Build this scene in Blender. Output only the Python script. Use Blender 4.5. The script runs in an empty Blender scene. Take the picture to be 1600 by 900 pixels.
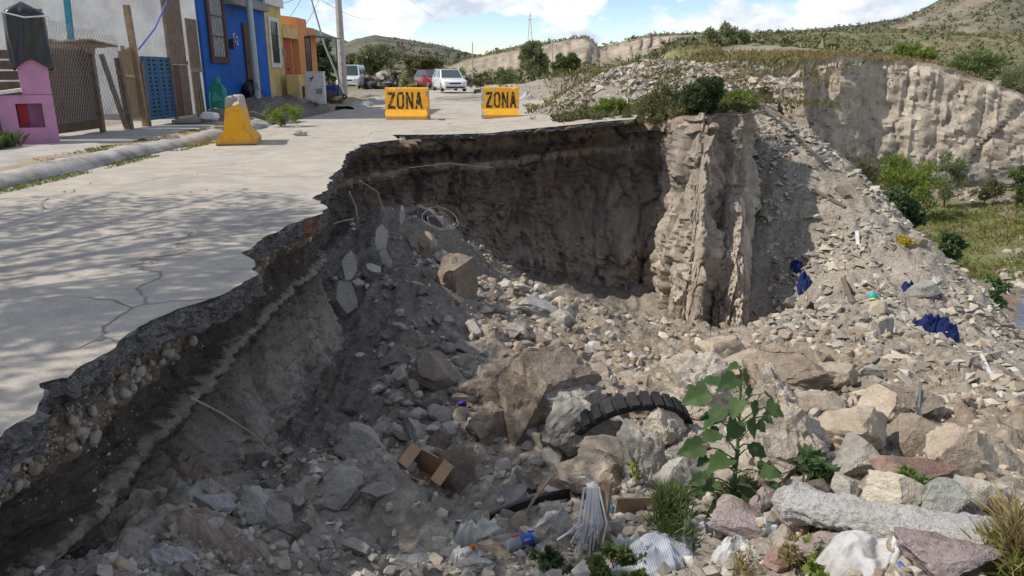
import bpy, bmesh, math, random
import numpy as np
from mathutils import Vector, Matrix

# ------------------------------------------------------------------ camera, sky, sun, exposure
scene = bpy.context.scene
COL = scene.collection
CAM_Z, PITCH, FPX = 1.45, math.radians(16.3), 1155.0
cam_d = bpy.data.cameras.new('camera'); cam = bpy.data.objects.new('camera', cam_d); COL.objects.link(cam)
cam.location = (0, 0, CAM_Z); cam.rotation_euler = (math.radians(90) - PITCH, 0, 0)
cam_d.sensor_width = 36; cam_d.lens = 36 * FPX / 1600; cam_d.clip_start = 0.05; cam_d.clip_end = 20000
scene.camera = cam

SUN_EL = math.radians(47); SUN_DIR = Vector((-0.985, -0.17, 0)).normalized()     # towards the sun, on the ground plan
S = Vector((SUN_DIR.x * math.cos(SUN_EL), SUN_DIR.y * math.cos(SUN_EL), math.sin(SUN_EL)))
sl = bpy.data.lights.new('sun', 'SUN'); sun = bpy.data.objects.new('sun', sl); COL.objects.link(sun)
sl.energy = 2.95; sl.angle = math.radians(0.55); sl.color = (1.0, 0.94, 0.85)
sun.rotation_euler = S.to_track_quat('Z', 'Y').to_euler()

world = bpy.data.worlds.new('World'); scene.world = world; world.use_nodes = True
wt = world.node_tree; wt.nodes.clear()
def wn(t, **k):
    n = wt.nodes.new(t)
    for a, b in k.items(): setattr(n, a, b)
    return n
wo = wn('ShaderNodeOutputWorld'); bg = wn('ShaderNodeBackground'); sky = wn('ShaderNodeTexSky')
sky.sky_type = 'NISHITA'; sky.sun_disc = False; sky.sun_elevation = SUN_EL
sky.sun_rotation = math.atan2(SUN_DIR.x, SUN_DIR.y); sky.air_density = 1.0; sky.dust_density = 0.15; sky.ozone_density = 1.6; sky.altitude = 1400
bg.inputs['Strength'].default_value = 0.15
# cumulus: noise on the direction of the sky, flattened towards the horizon; lit tops, grey bases
geo = wn('ShaderNodeTexCoord')
mp = wn('ShaderNodeMapping'); mp.inputs['Scale'].default_value = (1, 1, 1.9); mp.inputs['Location'].default_value = (0.35, 0.1, 0.035)
wt.links.new(geo.outputs['Generated'], mp.inputs['Vector'])
n1 = wn('ShaderNodeTexNoise'); n1.inputs['Scale'].default_value = 7.5; n1.inputs['Detail'].default_value = 9; n1.inputs['Roughness'].default_value = 0.56
wt.links.new(mp.outputs['Vector'], n1.inputs['Vector'])
r1 = wn('ShaderNodeValToRGB'); r1.color_ramp.elements[0].position = 0.485; r1.color_ramp.elements[1].position = 0.55
wt.links.new(n1.outputs['Fac'], r1.inputs['Fac'])
n2 = wn('ShaderNodeTexNoise'); n2.inputs['Scale'].default_value = 13; n2.inputs['Detail'].default_value = 7; n2.inputs['Roughness'].default_value = 0.6
mp2 = wn('ShaderNodeMapping'); mp2.inputs['Scale'].default_value = (1, 1, 1.9); mp2.inputs['Location'].default_value = (0.3, 0.2, 0.4)
wt.links.new(geo.outputs['Generated'], mp2.inputs['Vector']); wt.links.new(mp2.outputs['Vector'], n2.inputs['Vector'])
r2 = wn('ShaderNodeValToRGB')
r2.color_ramp.elements[0].position = 0.36; r2.color_ramp.elements[0].color = (2.7, 3.05, 3.6, 1)
r2.color_ramp.elements[1].position = 0.62; r2.color_ramp.elements[1].color = (4.9, 4.9, 4.85, 1)
wt.links.new(n2.outputs['Fac'], r2.inputs['Fac'])
mx = wn('ShaderNodeMixRGB')
wt.links.new(r1.outputs['Color'], mx.inputs['Fac']); hs = wn('ShaderNodeHueSaturation'); hs.inputs['Saturation'].default_value = 1.12; hs.inputs['Hue'].default_value = 0.507; hs.inputs['Value'].default_value = 0.64; wt.links.new(sky.outputs['Color'], hs.inputs['Color']); wt.links.new(hs.outputs['Color'], mx.inputs['Color1']); wt.links.new(r2.outputs['Color'], mx.inputs['Color2'])
wt.links.new(mx.outputs['Color'], bg.inputs['Color']); wt.links.new(bg.outputs['Background'], wo.inputs['Surface'])

vs = scene.view_settings
vs.view_transform = 'Standard'; vs.look = 'None'; vs.gamma = 1; vs.use_curve_mapping = False; vs.exposure = 0.68
scene.cycles.max_bounces = 6; scene.cycles.diffuse_bounces = 3; scene.cycles.use_denoising = True
scene.cycles.caustics_reflective = False; scene.cycles.caustics_refractive = False

# ------------------------------------------------------------------ pixel <-> place
CP, SP = math.cos(PITCH), math.sin(PITCH)
def ray(px, py):
    u, v = px - 800.0, 450.0 - py
    return u, FPX * CP + v * SP, v * CP - FPX * SP
def at(px, py, y):                       # the point seen at a pixel of the photograph at a given distance ahead
    u, wy, wz = ray(px, py); t = y / wy
    return np.array((u * t, y, CAM_Z + wz * t))
def road_z(x): return 0.09 * max(0.0, x + 0.5)
def on(px, py, z=0.0):                   # the point seen at a pixel at a given level
    u, wy, wz = ray(px, py); t = (z - CAM_Z) / wz
    return np.array((u * t, wy * t, z))
def on_road(px, py):
    z = 0.0
    for _ in range(12): p = on(px, py, z); z = road_z(p[0])
    return p

# ------------------------------------------------------------------ noise
def _hash(ix, iy, iz, k):
    h = (ix.astype(np.int64) * 374761393 + iy.astype(np.int64) * 668265263 + iz.astype(np.int64) * 2147483647 + k * 974711) & 0xffffffff
    h = ((h ^ (h >> 13)) * 1274126177) & 0xffffffff
    return ((h ^ (h >> 16)) & 0xffffff) / float(0xffffff)
def vnoise(p, k=0):                      # value noise in -1..1, p (n,3)
    f = np.floor(p); i = f.astype(np.int64); w = p - f; w = w * w * w * (w * (w * 6 - 15) + 10)
    r = 0
    for dx in (0, 1):
        wx = w[:, 0] if dx else 1 - w[:, 0]
        for dy in (0, 1):
            wy = w[:, 1] if dy else 1 - w[:, 1]
            for dz in (0, 1):
                wz = w[:, 2] if dz else 1 - w[:, 2]
                r = r + wx * wy * wz * _hash(i[:, 0] + dx, i[:, 1] + dy, i[:, 2] + dz, k)
    return r * 2 - 1
def fbm(p, octv=4, k=0, gain=0.5):
    a, s, r = 1.0, 1.0, 0
    for o in range(octv):
        r = r + a * vnoise(p * s + 17.3 * o, k + o); a *= gain; s *= 2.03
    return r
def ridge(p, octv=4, k=0, gain=0.5):
    a, s, r = 1.0, 1.0, 0
    for o in range(octv):
        r = r + a * (1 - 2 * np.abs(vnoise(p * s + 9.1 * o, k + o))); a *= gain; s *= 2.03
    return r
def cells(p, k=0):                       # nearest cell: its random value and how near its border is (crack where small)
    f = np.floor(p).astype(np.int64); f1 = np.full(len(p), 9.0); f2 = np.full(len(p), 9.0); idv = np.zeros(len(p))
    for dx in (-1, 0, 1):
        for dy in (-1, 0, 1):
            for dz in (-1, 0, 1):
                c = f + np.array((dx, dy, dz)); h = [_hash(c[:, 0], c[:, 1], c[:, 2], k + j) for j in range(4)]
                d = np.sqrt((c[:, 0] + h[0] - p[:, 0]) ** 2 + (c[:, 1] + h[1] - p[:, 1]) ** 2 + (c[:, 2] + h[2] - p[:, 2]) ** 2)
                near = d < f1; f2 = np.where(near, f1, np.minimum(f2, d)); idv = np.where(near, h[3], idv); f1 = np.where(near, d, f1)
    return idv, f2 - f1
def chunky(p, k=0, crack=0.12):
    q = p + 0.25 * np.stack([vnoise(p * 1.7, k + 31), vnoise(p * 1.7 + 5, k + 32), vnoise(p * 1.7 + 9, k + 33)], -1)
    a, e = cells(q, k); return (a - 0.5) - 0.5 * (1 - sm(0, crack, e))
def P3(x, y, z=None):
    x = np.asarray(x, float); return np.stack([x, np.asarray(y, float) + 0 * x, (np.zeros_like(x) if z is None else np.asarray(z, float) + 0 * x)], -1)
def sm(a, b, x):
    t = np.clip((np.asarray(x, float) - a) / (b - a), 0, 1); return t * t * (3 - 2 * t)

# ------------------------------------------------------------------ meshes
def mesh_from(name, V, F, mats=None, smooth=False, mi=None, attrs=None):
    me = bpy.data.meshes.new(name); V = np.asarray(V, np.float32).reshape(-1, 3)
    if isinstance(F, np.ndarray):
        nf, k = F.shape
        me.vertices.add(len(V)); me.vertices.foreach_set('co', V.ravel())
        me.loops.add(nf * k); me.loops.foreach_set('vertex_index', F.astype(np.int32).ravel())
        me.polygons.add(nf); me.polygons.foreach_set('loop_start', np.arange(0, nf * k, k, dtype=np.int32))
        me.update(calc_edges=True)
    else:
        me.from_pydata(V.tolist(), [], [list(f) for f in F]); me.update()
    for m in (mats if isinstance(mats, (list, tuple)) else [mats]):
        if m: me.materials.append(m)
    n = len(me.polygons)
    me.polygons.foreach_set('use_smooth', np.full(n, bool(smooth)))
    if mi is not None: me.polygons.foreach_set('material_index', np.asarray(mi, np.int32))
    for kx, vals in (attrs or {}).items():
        at_ = me.attributes.new(kx, 'FLOAT', 'POINT'); at_.data.foreach_set('value', np.asarray(vals, np.float32))
    me.update(); return me
def sharpen(o, deg):
    o.data.set_sharp_from_angle(angle=math.radians(deg)); return o
def link(name, me, parent=None, loc=None, rot=None, scale=None):
    o = bpy.data.objects.new(name, me); COL.objects.link(o)
    if parent is not None: o.parent = parent
    if loc is not None: o.location = tuple(loc)
    if rot is not None: o.rotation_euler = rot
    if scale is not None: o.scale = scale if hasattr(scale, '__len__') else (scale,) * 3
    return o
def tag(o, label=None, cat=None, group=None, kind=None):
    if label: o['label'] = label
    if cat: o['category'] = cat
    if group: o['group'] = group
    if kind: o['kind'] = kind
    return o
def thing(name, label, cat, loc=(0, 0, 0), rz=0.0, group=None):
    o = bpy.data.objects.new(name, None); COL.objects.link(o); o.location = tuple(loc); o.rotation_euler = (0, 0, rz)
    return tag(o, label, cat, group)
class MB:
    def __init__(s): s.v, s.f = [], []
    def add(s, V, F):
        b = len(s.v); s.v += [tuple(map(float, p)) for p in V]; s.f += [tuple(int(i) + b for i in f) for f in F]; return s
    def box(s, c, d, rz=0.0, top=None, M=None):          # centre, size; top = (sx, sy) scales the upper face
        x, y, z = [k / 2 for k in d]; tx, ty = top or (1, 1)
        V = [(-x, -y, -z), (x, -y, -z), (x, y, -z), (-x, y, -z), (-x * tx, -y * ty, z), (x * tx, -y * ty, z), (x * tx, y * ty, z), (-x * tx, y * ty, z)]
        if M is not None: V = [tuple(M @ Vector(v)) for v in V]
        cs, sn = math.cos(rz), math.sin(rz)
        V = [(c[0] + a * cs - b * sn, c[1] + a * sn + b * cs, c[2] + q) for a, b, q in V]
        return s.add(V, [(0, 3, 2, 1), (4, 5, 6, 7), (0, 1, 5, 4), (1, 2, 6, 5), (2, 3, 7, 6), (3, 0, 4, 7)])
    def tube(s, pts, r, n=8, caps=True):
        pts = [Vector(p) for p in pts]; m = len(pts); R = list(r) if hasattr(r, '__len__') else [r] * m; V, F = [], []
        up = None
        for i, p in enumerate(pts):
            d = (pts[min(i + 1, m - 1)] - pts[max(i - 1, 0)])
            d = d.normalized() if d.length > 1e-9 else Vector((0, 0, 1))
            if up is None: up = Vector((0, 0, 1)) if abs(d.z) < 0.9 else Vector((1, 0, 0))
            a = d.cross(up).normalized(); b = a.cross(d).normalized(); up = b
            for k in range(n):
                t = 2 * math.pi * k / n; V.append(p + (a * math.cos(t) + b * math.sin(t)) * R[i])
        for i in range(m - 1):
            for k in range(n):
                k2 = (k + 1) % n; F.append((i * n + k, i * n + k2, (i + 1) * n + k2, (i + 1) * n + k))
        if caps: F.append(tuple(range(n))[::-1]); F.append(tuple((m - 1) * n + k for k in range(n)))
        return s.add(V, F)
    def lathe(s, prof, c=(0, 0, 0), n=20, axis='z'):
        V, F = [], []; m = len(prof)
        for r, h in prof:
            for k in range(n):
                t = 2 * math.pi * k / n; q = (r * math.cos(t), r * math.sin(t), h)
                if axis == 'x': q = (h, q[0], q[1])
                if axis == 'y': q = (q[0], h, q[1])
                V.append((c[0] + q[0], c[1] + q[1], c[2] + q[2]))
        for i in range(m - 1):
            for k in range(n):
                k2 = (k + 1) % n; F.append((i * n + k, i * n + k2, (i + 1) * n + k2, (i + 1) * n + k))
        F.append(tuple(range(n))[::-1]); F.append(tuple((m - 1) * n + k for k in range(n)))
        return s.add(V, F)
    def prism(s, poly, a, b, axis='y'):                   # polygon in the plane across the axis, from a to b
        n = len(poly); V = []
        for h in (a, b):
            for p, q in poly: V.append({'y': (p, h, q), 'x': (h, p, q), 'z': (p, q, h)}[axis])
        F = [tuple(range(n)), tuple(range(2 * n - 1, n - 1, -1))] + [(i, i + n, (i + 1) % n + n, (i + 1) % n) for i in range(n)]
        return s.add(V, F)
    def build(s, name, mat, parent=None, loc=None, rot=None, smooth=False, bevel=0.0, seg=2, auto=None):
        me = bpy.data.meshes.new(name); me.from_pydata(s.v, [], s.f); me.update()
        bm = bmesh.new(); bm.from_mesh(me); bmesh.ops.recalc_face_normals(bm, faces=bm.faces)
        if bevel > 0: bmesh.ops.bevel(bm, geom=bm.edges[:], offset=bevel, segments=seg, affect='EDGES', clamp_overlap=True, profile=0.7)
        bm.to_mesh(me); bm.free()
        for m in (mat if isinstance(mat, (list, tuple)) else [mat]): me.materials.append(m)
        me.polygons.foreach_set('use_smooth', np.full(len(me.polygons), bool(smooth or auto)))
        if auto: me.set_sharp_from_angle(angle=math.radians(auto))
        me.update(); return link(name, me, parent, loc, rot)

# ------------------------------------------------------------------ materials
MATS = {}
class NB:
    def __init__(s, name):
        s.m = bpy.data.materials.new(name); s.m.use_nodes = True; s.t = s.m.node_tree; s.t.nodes.clear()
        s.out = s.n('ShaderNodeOutputMaterial'); s.b = s.n('ShaderNodeBsdfPrincipled'); s.l(s.b.outputs[0], s.out.inputs[0])
        tc = s.n('ShaderNodeTexCoord'); s.co = tc.outputs['Object']
        s._r = None
    def n(s, t, **k):
        x = s.t.nodes.new(t)
        for a, b in k.items(): setattr(x, a, b)
        return x
    def l(s, a, b): s.t.links.new(a, b)
    def rnd(s):
        if s._r is None: s._r = s.n('ShaderNodeObjectInfo').outputs['Random']
        return s._r
    def world(s): s.co = s.n('ShaderNodeNewGeometry').outputs['Position']; return s
    def shift(s):                                         # a different patch of the pattern on every object
        v = s.n('ShaderNodeVectorMath', operation='MULTIPLY_ADD'); c = s.n('ShaderNodeCombineXYZ'); k = s.n('ShaderNodeMath', operation='MULTIPLY'); k.inputs[1].default_value = 37
        s.l(s.rnd(), k.inputs[0])
        for i in range(3): s.l(k.outputs[0], c.inputs[i])
        s.l(s.co, v.inputs[0]); v.inputs[1].default_value = (1, 1, 1); s.l(c.outputs[0], v.inputs[2]); s.co = v.outputs[0]; return s
    def noise(s, scale, detail=4, rough=0.6, stretch=None, dist=0.0):
        x = s.n('ShaderNodeTexNoise'); x.inputs['Scale'].default_value = scale; x.inputs['Detail'].default_value = min(detail, 4); x.inputs['Roughness'].default_value = rough; x.inputs['Distortion'].default_value = dist
        co = s.co
        if stretch:
            m = s.n('ShaderNodeMapping'); m.inputs['Scale'].default_value = stretch; s.l(s.co, m.inputs['Vector']); co = m.outputs[0]
        s.l(co, x.inputs['Vector']); return x.outputs['Fac']
    def voro(s, scale, feat='F1', out='Distance', rand=1.0, stretch=None):
        x = s.n('ShaderNodeTexVoronoi', feature=feat); x.inputs['Scale'].default_value = scale; x.inputs['Randomness'].default_value = rand
        co = s.co
        if stretch:
            m = s.n('ShaderNodeMapping'); m.inputs['Scale'].default_value = stretch; s.l(s.co, m.inputs['Vector']); co = m.outputs[0]
        s.l(co, x.inputs['Vector']); return x.outputs[out]
    def ramp(s, fac, stops):
        r = s.n('ShaderNodeValToRGB'); e = r.color_ramp.elements
        for i, (p, c) in enumerate(stops):
            c = (c, c, c) if not hasattr(c, '__len__') else c
            x = e[i] if i < 2 else e.new(p)
            x.position = p; x.color = (*c[:3], 1)
        s.l(fac, r.inputs['Fac']); return r.outputs['Color']
    def mix(s, fac, a, b, mode='MIX'):
        m = s.n('ShaderNodeMixRGB', blend_type=mode)
        for v, i in ((fac, 0), (a, 1), (b, 2)):
            if hasattr(v, 'is_linked'): s.l(v, m.inputs[i])
            elif i == 0: m.inputs[0].default_value = v
            else: m.inputs[i].default_value = (*v[:3], 1) if hasattr(v, '__len__') else (v, v, v, 1)
        return m.outputs[0]
    def math(s, op, a, b=0.0):
        m = s.n('ShaderNodeMath', operation=op)
        for v, i in ((a, 0), (b, 1)):
            if hasattr(v, 'is_linked'): s.l(v, m.inputs[i])
            else: m.inputs[i].default_value = v
        return m.outputs[0]
    def n_sep(s, c):
        x = s.n('ShaderNodeSeparateColor'); s.l(c, x.inputs[0]); return x.outputs[0]
    def attr(s, name):
        a = s.n('ShaderNodeAttribute'); a.attribute_name = name; return a.outputs['Fac']
    def sep(s, co=None):
        x = s.n('ShaderNodeSeparateXYZ'); s.l(co or s.co, x.inputs[0]); return x.outputs
    def bump(s, h, strength=0.3, dist=0.02):              # heights add up; one bump node at the end
        k = s.math('MULTIPLY', h, strength * dist * 10); s._h = k if getattr(s, '_h', None) is None else s.math('ADD', s._h, k); return s
    def done(s, color, rough=0.9, metal=0.0, spec=0.3, **k):
        if hasattr(color, 'is_linked'): s.l(color, s.b.inputs['Base Color'])
        else: s.b.inputs['Base Color'].default_value = (*color[:3], 1)
        if hasattr(rough, 'is_linked'): s.l(rough, s.b.inputs['Roughness'])
        else: s.b.inputs['Roughness'].default_value = rough
        if getattr(s, '_h', None) is not None:
            bn = s.n('ShaderNodeBump'); bn.inputs['Strength'].default_value = 1.0; bn.inputs['Distance'].default_value = 0.1; s.l(s._h, bn.inputs['Height']); s.l(bn.outputs[0], s.b.inputs['Normal'])
        s.b.inputs['Metallic'].default_value = metal; s.b.inputs['Specular IOR Level'].default_value = spec
        for a, v in k.items(): s.b.inputs[a.replace('_', ' ')].default_value = v
        return s.m
def worn(name, base, dirt=None, amt=0.5, scale=6, rough=0.8, bump=0.15, metal=0.0, fine=60, spec=0.3, shift=True, thr=0.5):
    """a painted or plain surface with a second worn or dirty tone in patches and fine grain"""
    if name in MATS: return MATS[name]
    b = NB(name)
    if shift: b.shift()
    d = dirt or tuple(c * 0.55 for c in base)
    f1 = b.ramp(b.noise(scale, 7, 0.65), [(thr - 0.08, 0), (thr + 0.17, 1)])
    f = b.math('MULTIPLY', f1, amt)
    c = b.mix(f, base, d); g = b.noise(fine, 4, 0.7)
    c = b.mix(0.35, c, b.ramp(g, [(0.25, 0.72), (0.75, 1.2)]), 'MULTIPLY')
    b.bump(g, bump, 0.006)
    MATS[name] = b.done(c, rough, metal, spec); return MATS[name]
def plain(name, col, rough=0.6, metal=0.0, spec=0.4):
    if name in MATS: return MATS[name]
    b = NB(name); c = b.mix(0.25, col, b.ramp(b.noise(25, 5, 0.6), [(0.3, 0.75), (0.7, 1.15)]), 'MULTIPLY')
    MATS[name] = b.done(c, rough, metal, spec); return MATS[name]
def leafmat(name, a, b_, dry=None, drya=0.0, rough=0.6, trans=0.35):
    if name in MATS: return MATS[name]
    b = NB(name); b.world(); t = b.attr('tint')
    c = b.ramp(t, [(0.0, a), (1.0, b_)])
    if dry: c = b.mix(b.ramp(b.noise(1.3, 4, 0.6), [(0.5, 0), (0.62, drya)]), c, dry)
    m = b.done(c, rough, 0, 0.25)
    tr = b.n('ShaderNodeBsdfTranslucent'); b.l(c, tr.inputs['Color']); ms = b.n('ShaderNodeMixShader'); ms.inputs[0].default_value = trans
    b.l(b.b.outputs[0], ms.inputs[1]); b.l(tr.outputs[0], ms.inputs[2]); b.l(ms.outputs[0], b.out.inputs[0])
    MATS[name] = m; return m

# ------------------------------------------------------------------ rocks
_ICO = {}
def ico(sub):
    if sub not in _ICO:
        bm = bmesh.new(); bmesh.ops.create_icosphere(bm, subdivisions=sub, radius=1.0)
        V = np.array([v.co[:] for v in bm.verts]); F = np.array([[v.index for v in f.verts] for f in bm.faces]); bm.free(); _ICO[sub] = (V, F)
    return _ICO[sub]
def rock_shape(seed, sub=3, cuts=9, rough=0.06, flat=(1, 1, 1), round_=0.0, lump=0.12):
    r = np.random.RandomState(seed); V, F = ico(sub); V = V.copy()
    V *= (1 + lump * fbm(V * 1.6 + seed * 3.1, 2, seed % 50))[:, None]
    for _ in range(cuts):
        n = r.normal(size=3); n /= np.linalg.norm(n); d = r.uniform(0.38, 0.78); over = V @ n - d
        V -= np.clip(over, 0, None)[:, None] * n * (1 - round_)
    V *= np.asarray(flat)
    if rough > 0:
        nn = V / (np.linalg.norm(V, axis=1)[:, None] + 1e-6)
        V += nn * (rough * fbm(V * 4.0 + seed * 1.7, 5, seed % 40, 0.62))[:, None]
        if sub >= 4: V += nn * (rough * 0.55 * chunky(V * 2.6 + seed * 0.7, seed % 37, 0.10))[:, None]
    return V, F
# ================================================================== THE SETTING
# the broken edge of the road slab, read from near to far, then round the back of the hole
EDGE_PX = [(-260, 905), (-120, 760), (0, 672), (45, 646), (62, 622), (66, 600), (110, 592), (150, 565), (190, 540), (205, 522), (255, 500), (300, 478), (345, 462), (398, 428), (394, 410), (372, 396), (400, 372),
           (440, 352), (498, 334), (505, 322), (486, 311), (512, 296), (519, 270), (540, 256), (546, 240), (566, 226), (622, 218), (618, 211), (700, 210), (800, 204), (880, 196), (940, 190), (992, 186)]
EDGE = [on_road(*p)[:2] for p in EDGE_PX]
def resample(P, ds):
    P = np.asarray(P, float); d = np.r_[0, np.cumsum(np.linalg.norm(np.diff(P, axis=0), axis=1))]
    s = np.linspace(0, d[-1], max(2, int(d[-1] / ds) + 1)); return np.stack([np.interp(s, d, P[:, 0]), np.interp(s, d, P[:, 1])], -1)

# ---- materials of the ground
def concrete_road():
    b = NB('weathered_concrete'); b.world()
    big = b.noise(0.35, 6, 0.6); mid = b.noise(2.3, 7, 0.65); fine = b.noise(45, 5, 0.7)
    c = b.mix(b.ramp(big, [(0.35, 0), (0.65, 1)]), (0.42, 0.375, 0.31), (0.335, 0.30, 0.25))
    c = b.mix(b.ramp(mid, [(0.42, 0), (0.62, 0.75)]), c, (0.48, 0.425, 0.345))
    c = b.mix(b.ramp(b.noise(6.0, 7, 0.7), [(0.58, 0), (0.70, 0.6)]), c, (0.28, 0.25, 0.22))
    c = b.mix(0.6, c, b.ramp(fine, [(0.3, 0.7), (0.7, 1.2)]), 'MULTIPLY')
    m = b.n('ShaderNodeVectorMath', operation='ADD'); ds = b.n('ShaderNodeTexNoise'); ds.inputs['Scale'].default_value = 1.1; ds.inputs['Detail'].default_value = 6
    b.l(b.co, ds.inputs['Vector']); k = b.n('ShaderNodeVectorMath', operation='SCALE'); k.inputs['Scale'].default_value = 0.9
    b.l(ds.outputs['Color'], k.inputs[0]); b.l(b.co, m.inputs[0]); b.l(k.outputs[0], m.inputs[1])
    vo = b.n('ShaderNodeTexVoronoi', feature='DISTANCE_TO_EDGE'); vo.inputs['Scale'].default_value = 0.33; b.l(m.outputs[0], vo.inputs['Vector'])
    gate = b.ramp(b.noise(0.6, 3, 0.5), [(0.46, 0), (0.56, 1)])
    cr = b.math('MULTIPLY', b.ramp(vo.outputs['Distance'], [(0.0015, 1), (0.005, 0)]), gate)
    c = b.mix(b.math('MULTIPLY', cr, 0.6), c, (0.13, 0.09, 0.08))
    c = b.mix(b.ramp(b.noise(0.9, 5, 0.7, (1, 0.25, 1)), [(0.52, 0), (0.66, 0.5)]), c, (0.27, 0.25, 0.225))
    c = b.mix(b.ramp(b.voro(70), [(0.10, 0.55), (0.16, 0)]), c, (0.20, 0.185, 0.17))
    b.bump(fine, 0.5, 0.008); b.bump(mid, 0.4, 0.03); b.bump(b.math('MULTIPLY', cr, -1.0), 0.8, 0.02)
    return b.done(c, 0.92, 0, 0.2)
M_ROAD = concrete_road()
def slab_side():
    b = NB('broken_slab_face'); b.world()
    f = b.noise(22, 6, 0.7); g = b.noise(4, 5, 0.6)
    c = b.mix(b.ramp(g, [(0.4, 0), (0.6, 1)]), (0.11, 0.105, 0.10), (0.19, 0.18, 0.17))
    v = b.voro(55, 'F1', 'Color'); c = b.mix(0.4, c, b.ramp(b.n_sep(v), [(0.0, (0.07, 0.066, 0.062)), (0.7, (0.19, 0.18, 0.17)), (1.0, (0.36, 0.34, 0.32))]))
    c = b.mix(b.ramp(b.noise(1.7, 4, 0.6), [(0.60, 0), (0.68, 0.8)]), c, (0.30, 0.12, 0.05))
    b.bump(f, 1.0, 0.05); b.bump(b.voro(55), 1.0, 0.02); return b.done(c, 0.95, 0, 0.15)
M_SLAB = slab_side()
def wall_earth():
    b = NB('cut_earth_wall'); b.world(); x, y, z = b.sep()
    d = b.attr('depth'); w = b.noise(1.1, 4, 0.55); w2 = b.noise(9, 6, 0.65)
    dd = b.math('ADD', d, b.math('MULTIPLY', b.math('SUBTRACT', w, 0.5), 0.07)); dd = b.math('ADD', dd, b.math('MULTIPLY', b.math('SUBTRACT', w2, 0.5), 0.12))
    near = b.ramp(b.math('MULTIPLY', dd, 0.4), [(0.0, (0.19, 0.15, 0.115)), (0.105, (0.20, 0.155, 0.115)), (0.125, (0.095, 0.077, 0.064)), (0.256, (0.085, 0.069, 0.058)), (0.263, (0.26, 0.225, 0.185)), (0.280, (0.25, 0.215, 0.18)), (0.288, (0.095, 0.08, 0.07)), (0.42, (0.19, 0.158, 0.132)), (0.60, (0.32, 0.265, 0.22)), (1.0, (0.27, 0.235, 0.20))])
    back = b.ramp(b.math('MULTIPLY', dd, 0.19), [(0.0, (0.24, 0.18, 0.13)), (0.05, (0.20, 0.15, 0.11)), (0.07, (0.10, 0.08, 0.065)), (0.12, (0.13, 0.10, 0.08)), (0.135, (0.32, 0.265, 0.21)), (0.155, (0.28, 0.23, 0.18)), (0.17, (0.14, 0.11, 0.088)), (0.42, (0.24, 0.195, 0.155)), (0.7, (0.29, 0.24, 0.195)), (1.0, (0.31, 0.26, 0.21))])
    pill = b.ramp(b.noise(1.4, 6, 0.6, (1, 1, 0.5)), [(0.3, (0.27, 0.225, 0.18)), (0.55, (0.42, 0.36, 0.29)), (0.75, (0.34, 0.295, 0.245))])
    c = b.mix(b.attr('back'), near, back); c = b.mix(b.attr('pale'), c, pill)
    st = b.noise(3.0, 7, 0.7, (1, 1, 0.22)); c = b.mix(0.75, c, b.ramp(st, [(0.28, 0.55), (0.72, 1.45)]), 'MULTIPLY')
    f = b.noise(30, 6, 0.7); c = b.mix(0.6, c, b.ramp(f, [(0.3, 0.65), (0.7, 1.3)]), 'MULTIPLY')
    c = b.mix(b.ramp(b.noise(0.9, 4, 0.6), [(0.62, 0), (0.72, 0.5)]), c, (0.24, 0.14, 0.10))
    vs_ = b.voro(26); c = b.mix(b.math('MULTIPLY', b.ramp(vs_, [(0.18, 1), (0.26, 0)]), b.ramp(b.noise(2.0, 3, 0.6), [(0.52, 0), (0.6, 0.55)])), c, (0.42, 0.38, 0.33))
    b.bump(st, 0.7, 0.08); b.bump(f, 0.9, 0.03); return b.done(c, 0.97, 0, 0.1)
M_WALL = wall_earth()
def rubble_ground():
    b = NB('loose_rubble_ground'); b.world()
    br = b.attr('brown'); g = b.noise(1.2, 6, 0.6); f = b.noise(16, 7, 0.7); v = b.voro(16, 'F1', 'Color'); vv = b.n('ShaderNodeSeparateColor'); b.l(v, vv.inputs[0])
    c = b.mix(b.ramp(g, [(0.35, 0), (0.65, 1)]), (0.255, 0.225, 0.18), (0.345, 0.305, 0.25))
    c = b.mix(br, c, b.mix(b.ramp(g, [(0.4, 0), (0.6, 1)]), (0.235, 0.185, 0.135), (0.32, 0.26, 0.195)))
    c = b.mix(b.attr('damp'), c, (0.17, 0.15, 0.13))
    c = b.mix(b.attr('green'), c, b.mix(b.noise(5, 5, 0.6), (0.13, 0.15, 0.055), (0.21, 0.20, 0.09)))
    c = b.mix(b.attr('mud'), c, (0.25, 0.18, 0.135))
    c = b.mix(0.6, c, b.ramp(vv.outputs[0], [(0.0, 0.68), (1.0, 1.3)]), 'MULTIPLY')
    c = b.mix(0.6, c, b.ramp(f, [(0.3, 0.65), (0.7, 1.3)]), 'MULTIPLY')
    b.bump(b.noise(60, 4, 0.7), 0.5, 0.012); b.bump(b.voro(16), 0.6, 0.03); b.bump(f, 0.7, 0.05)
    return b.done(c, 0.96, 0, 0.12)
M_RUB = rubble_ground()

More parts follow.
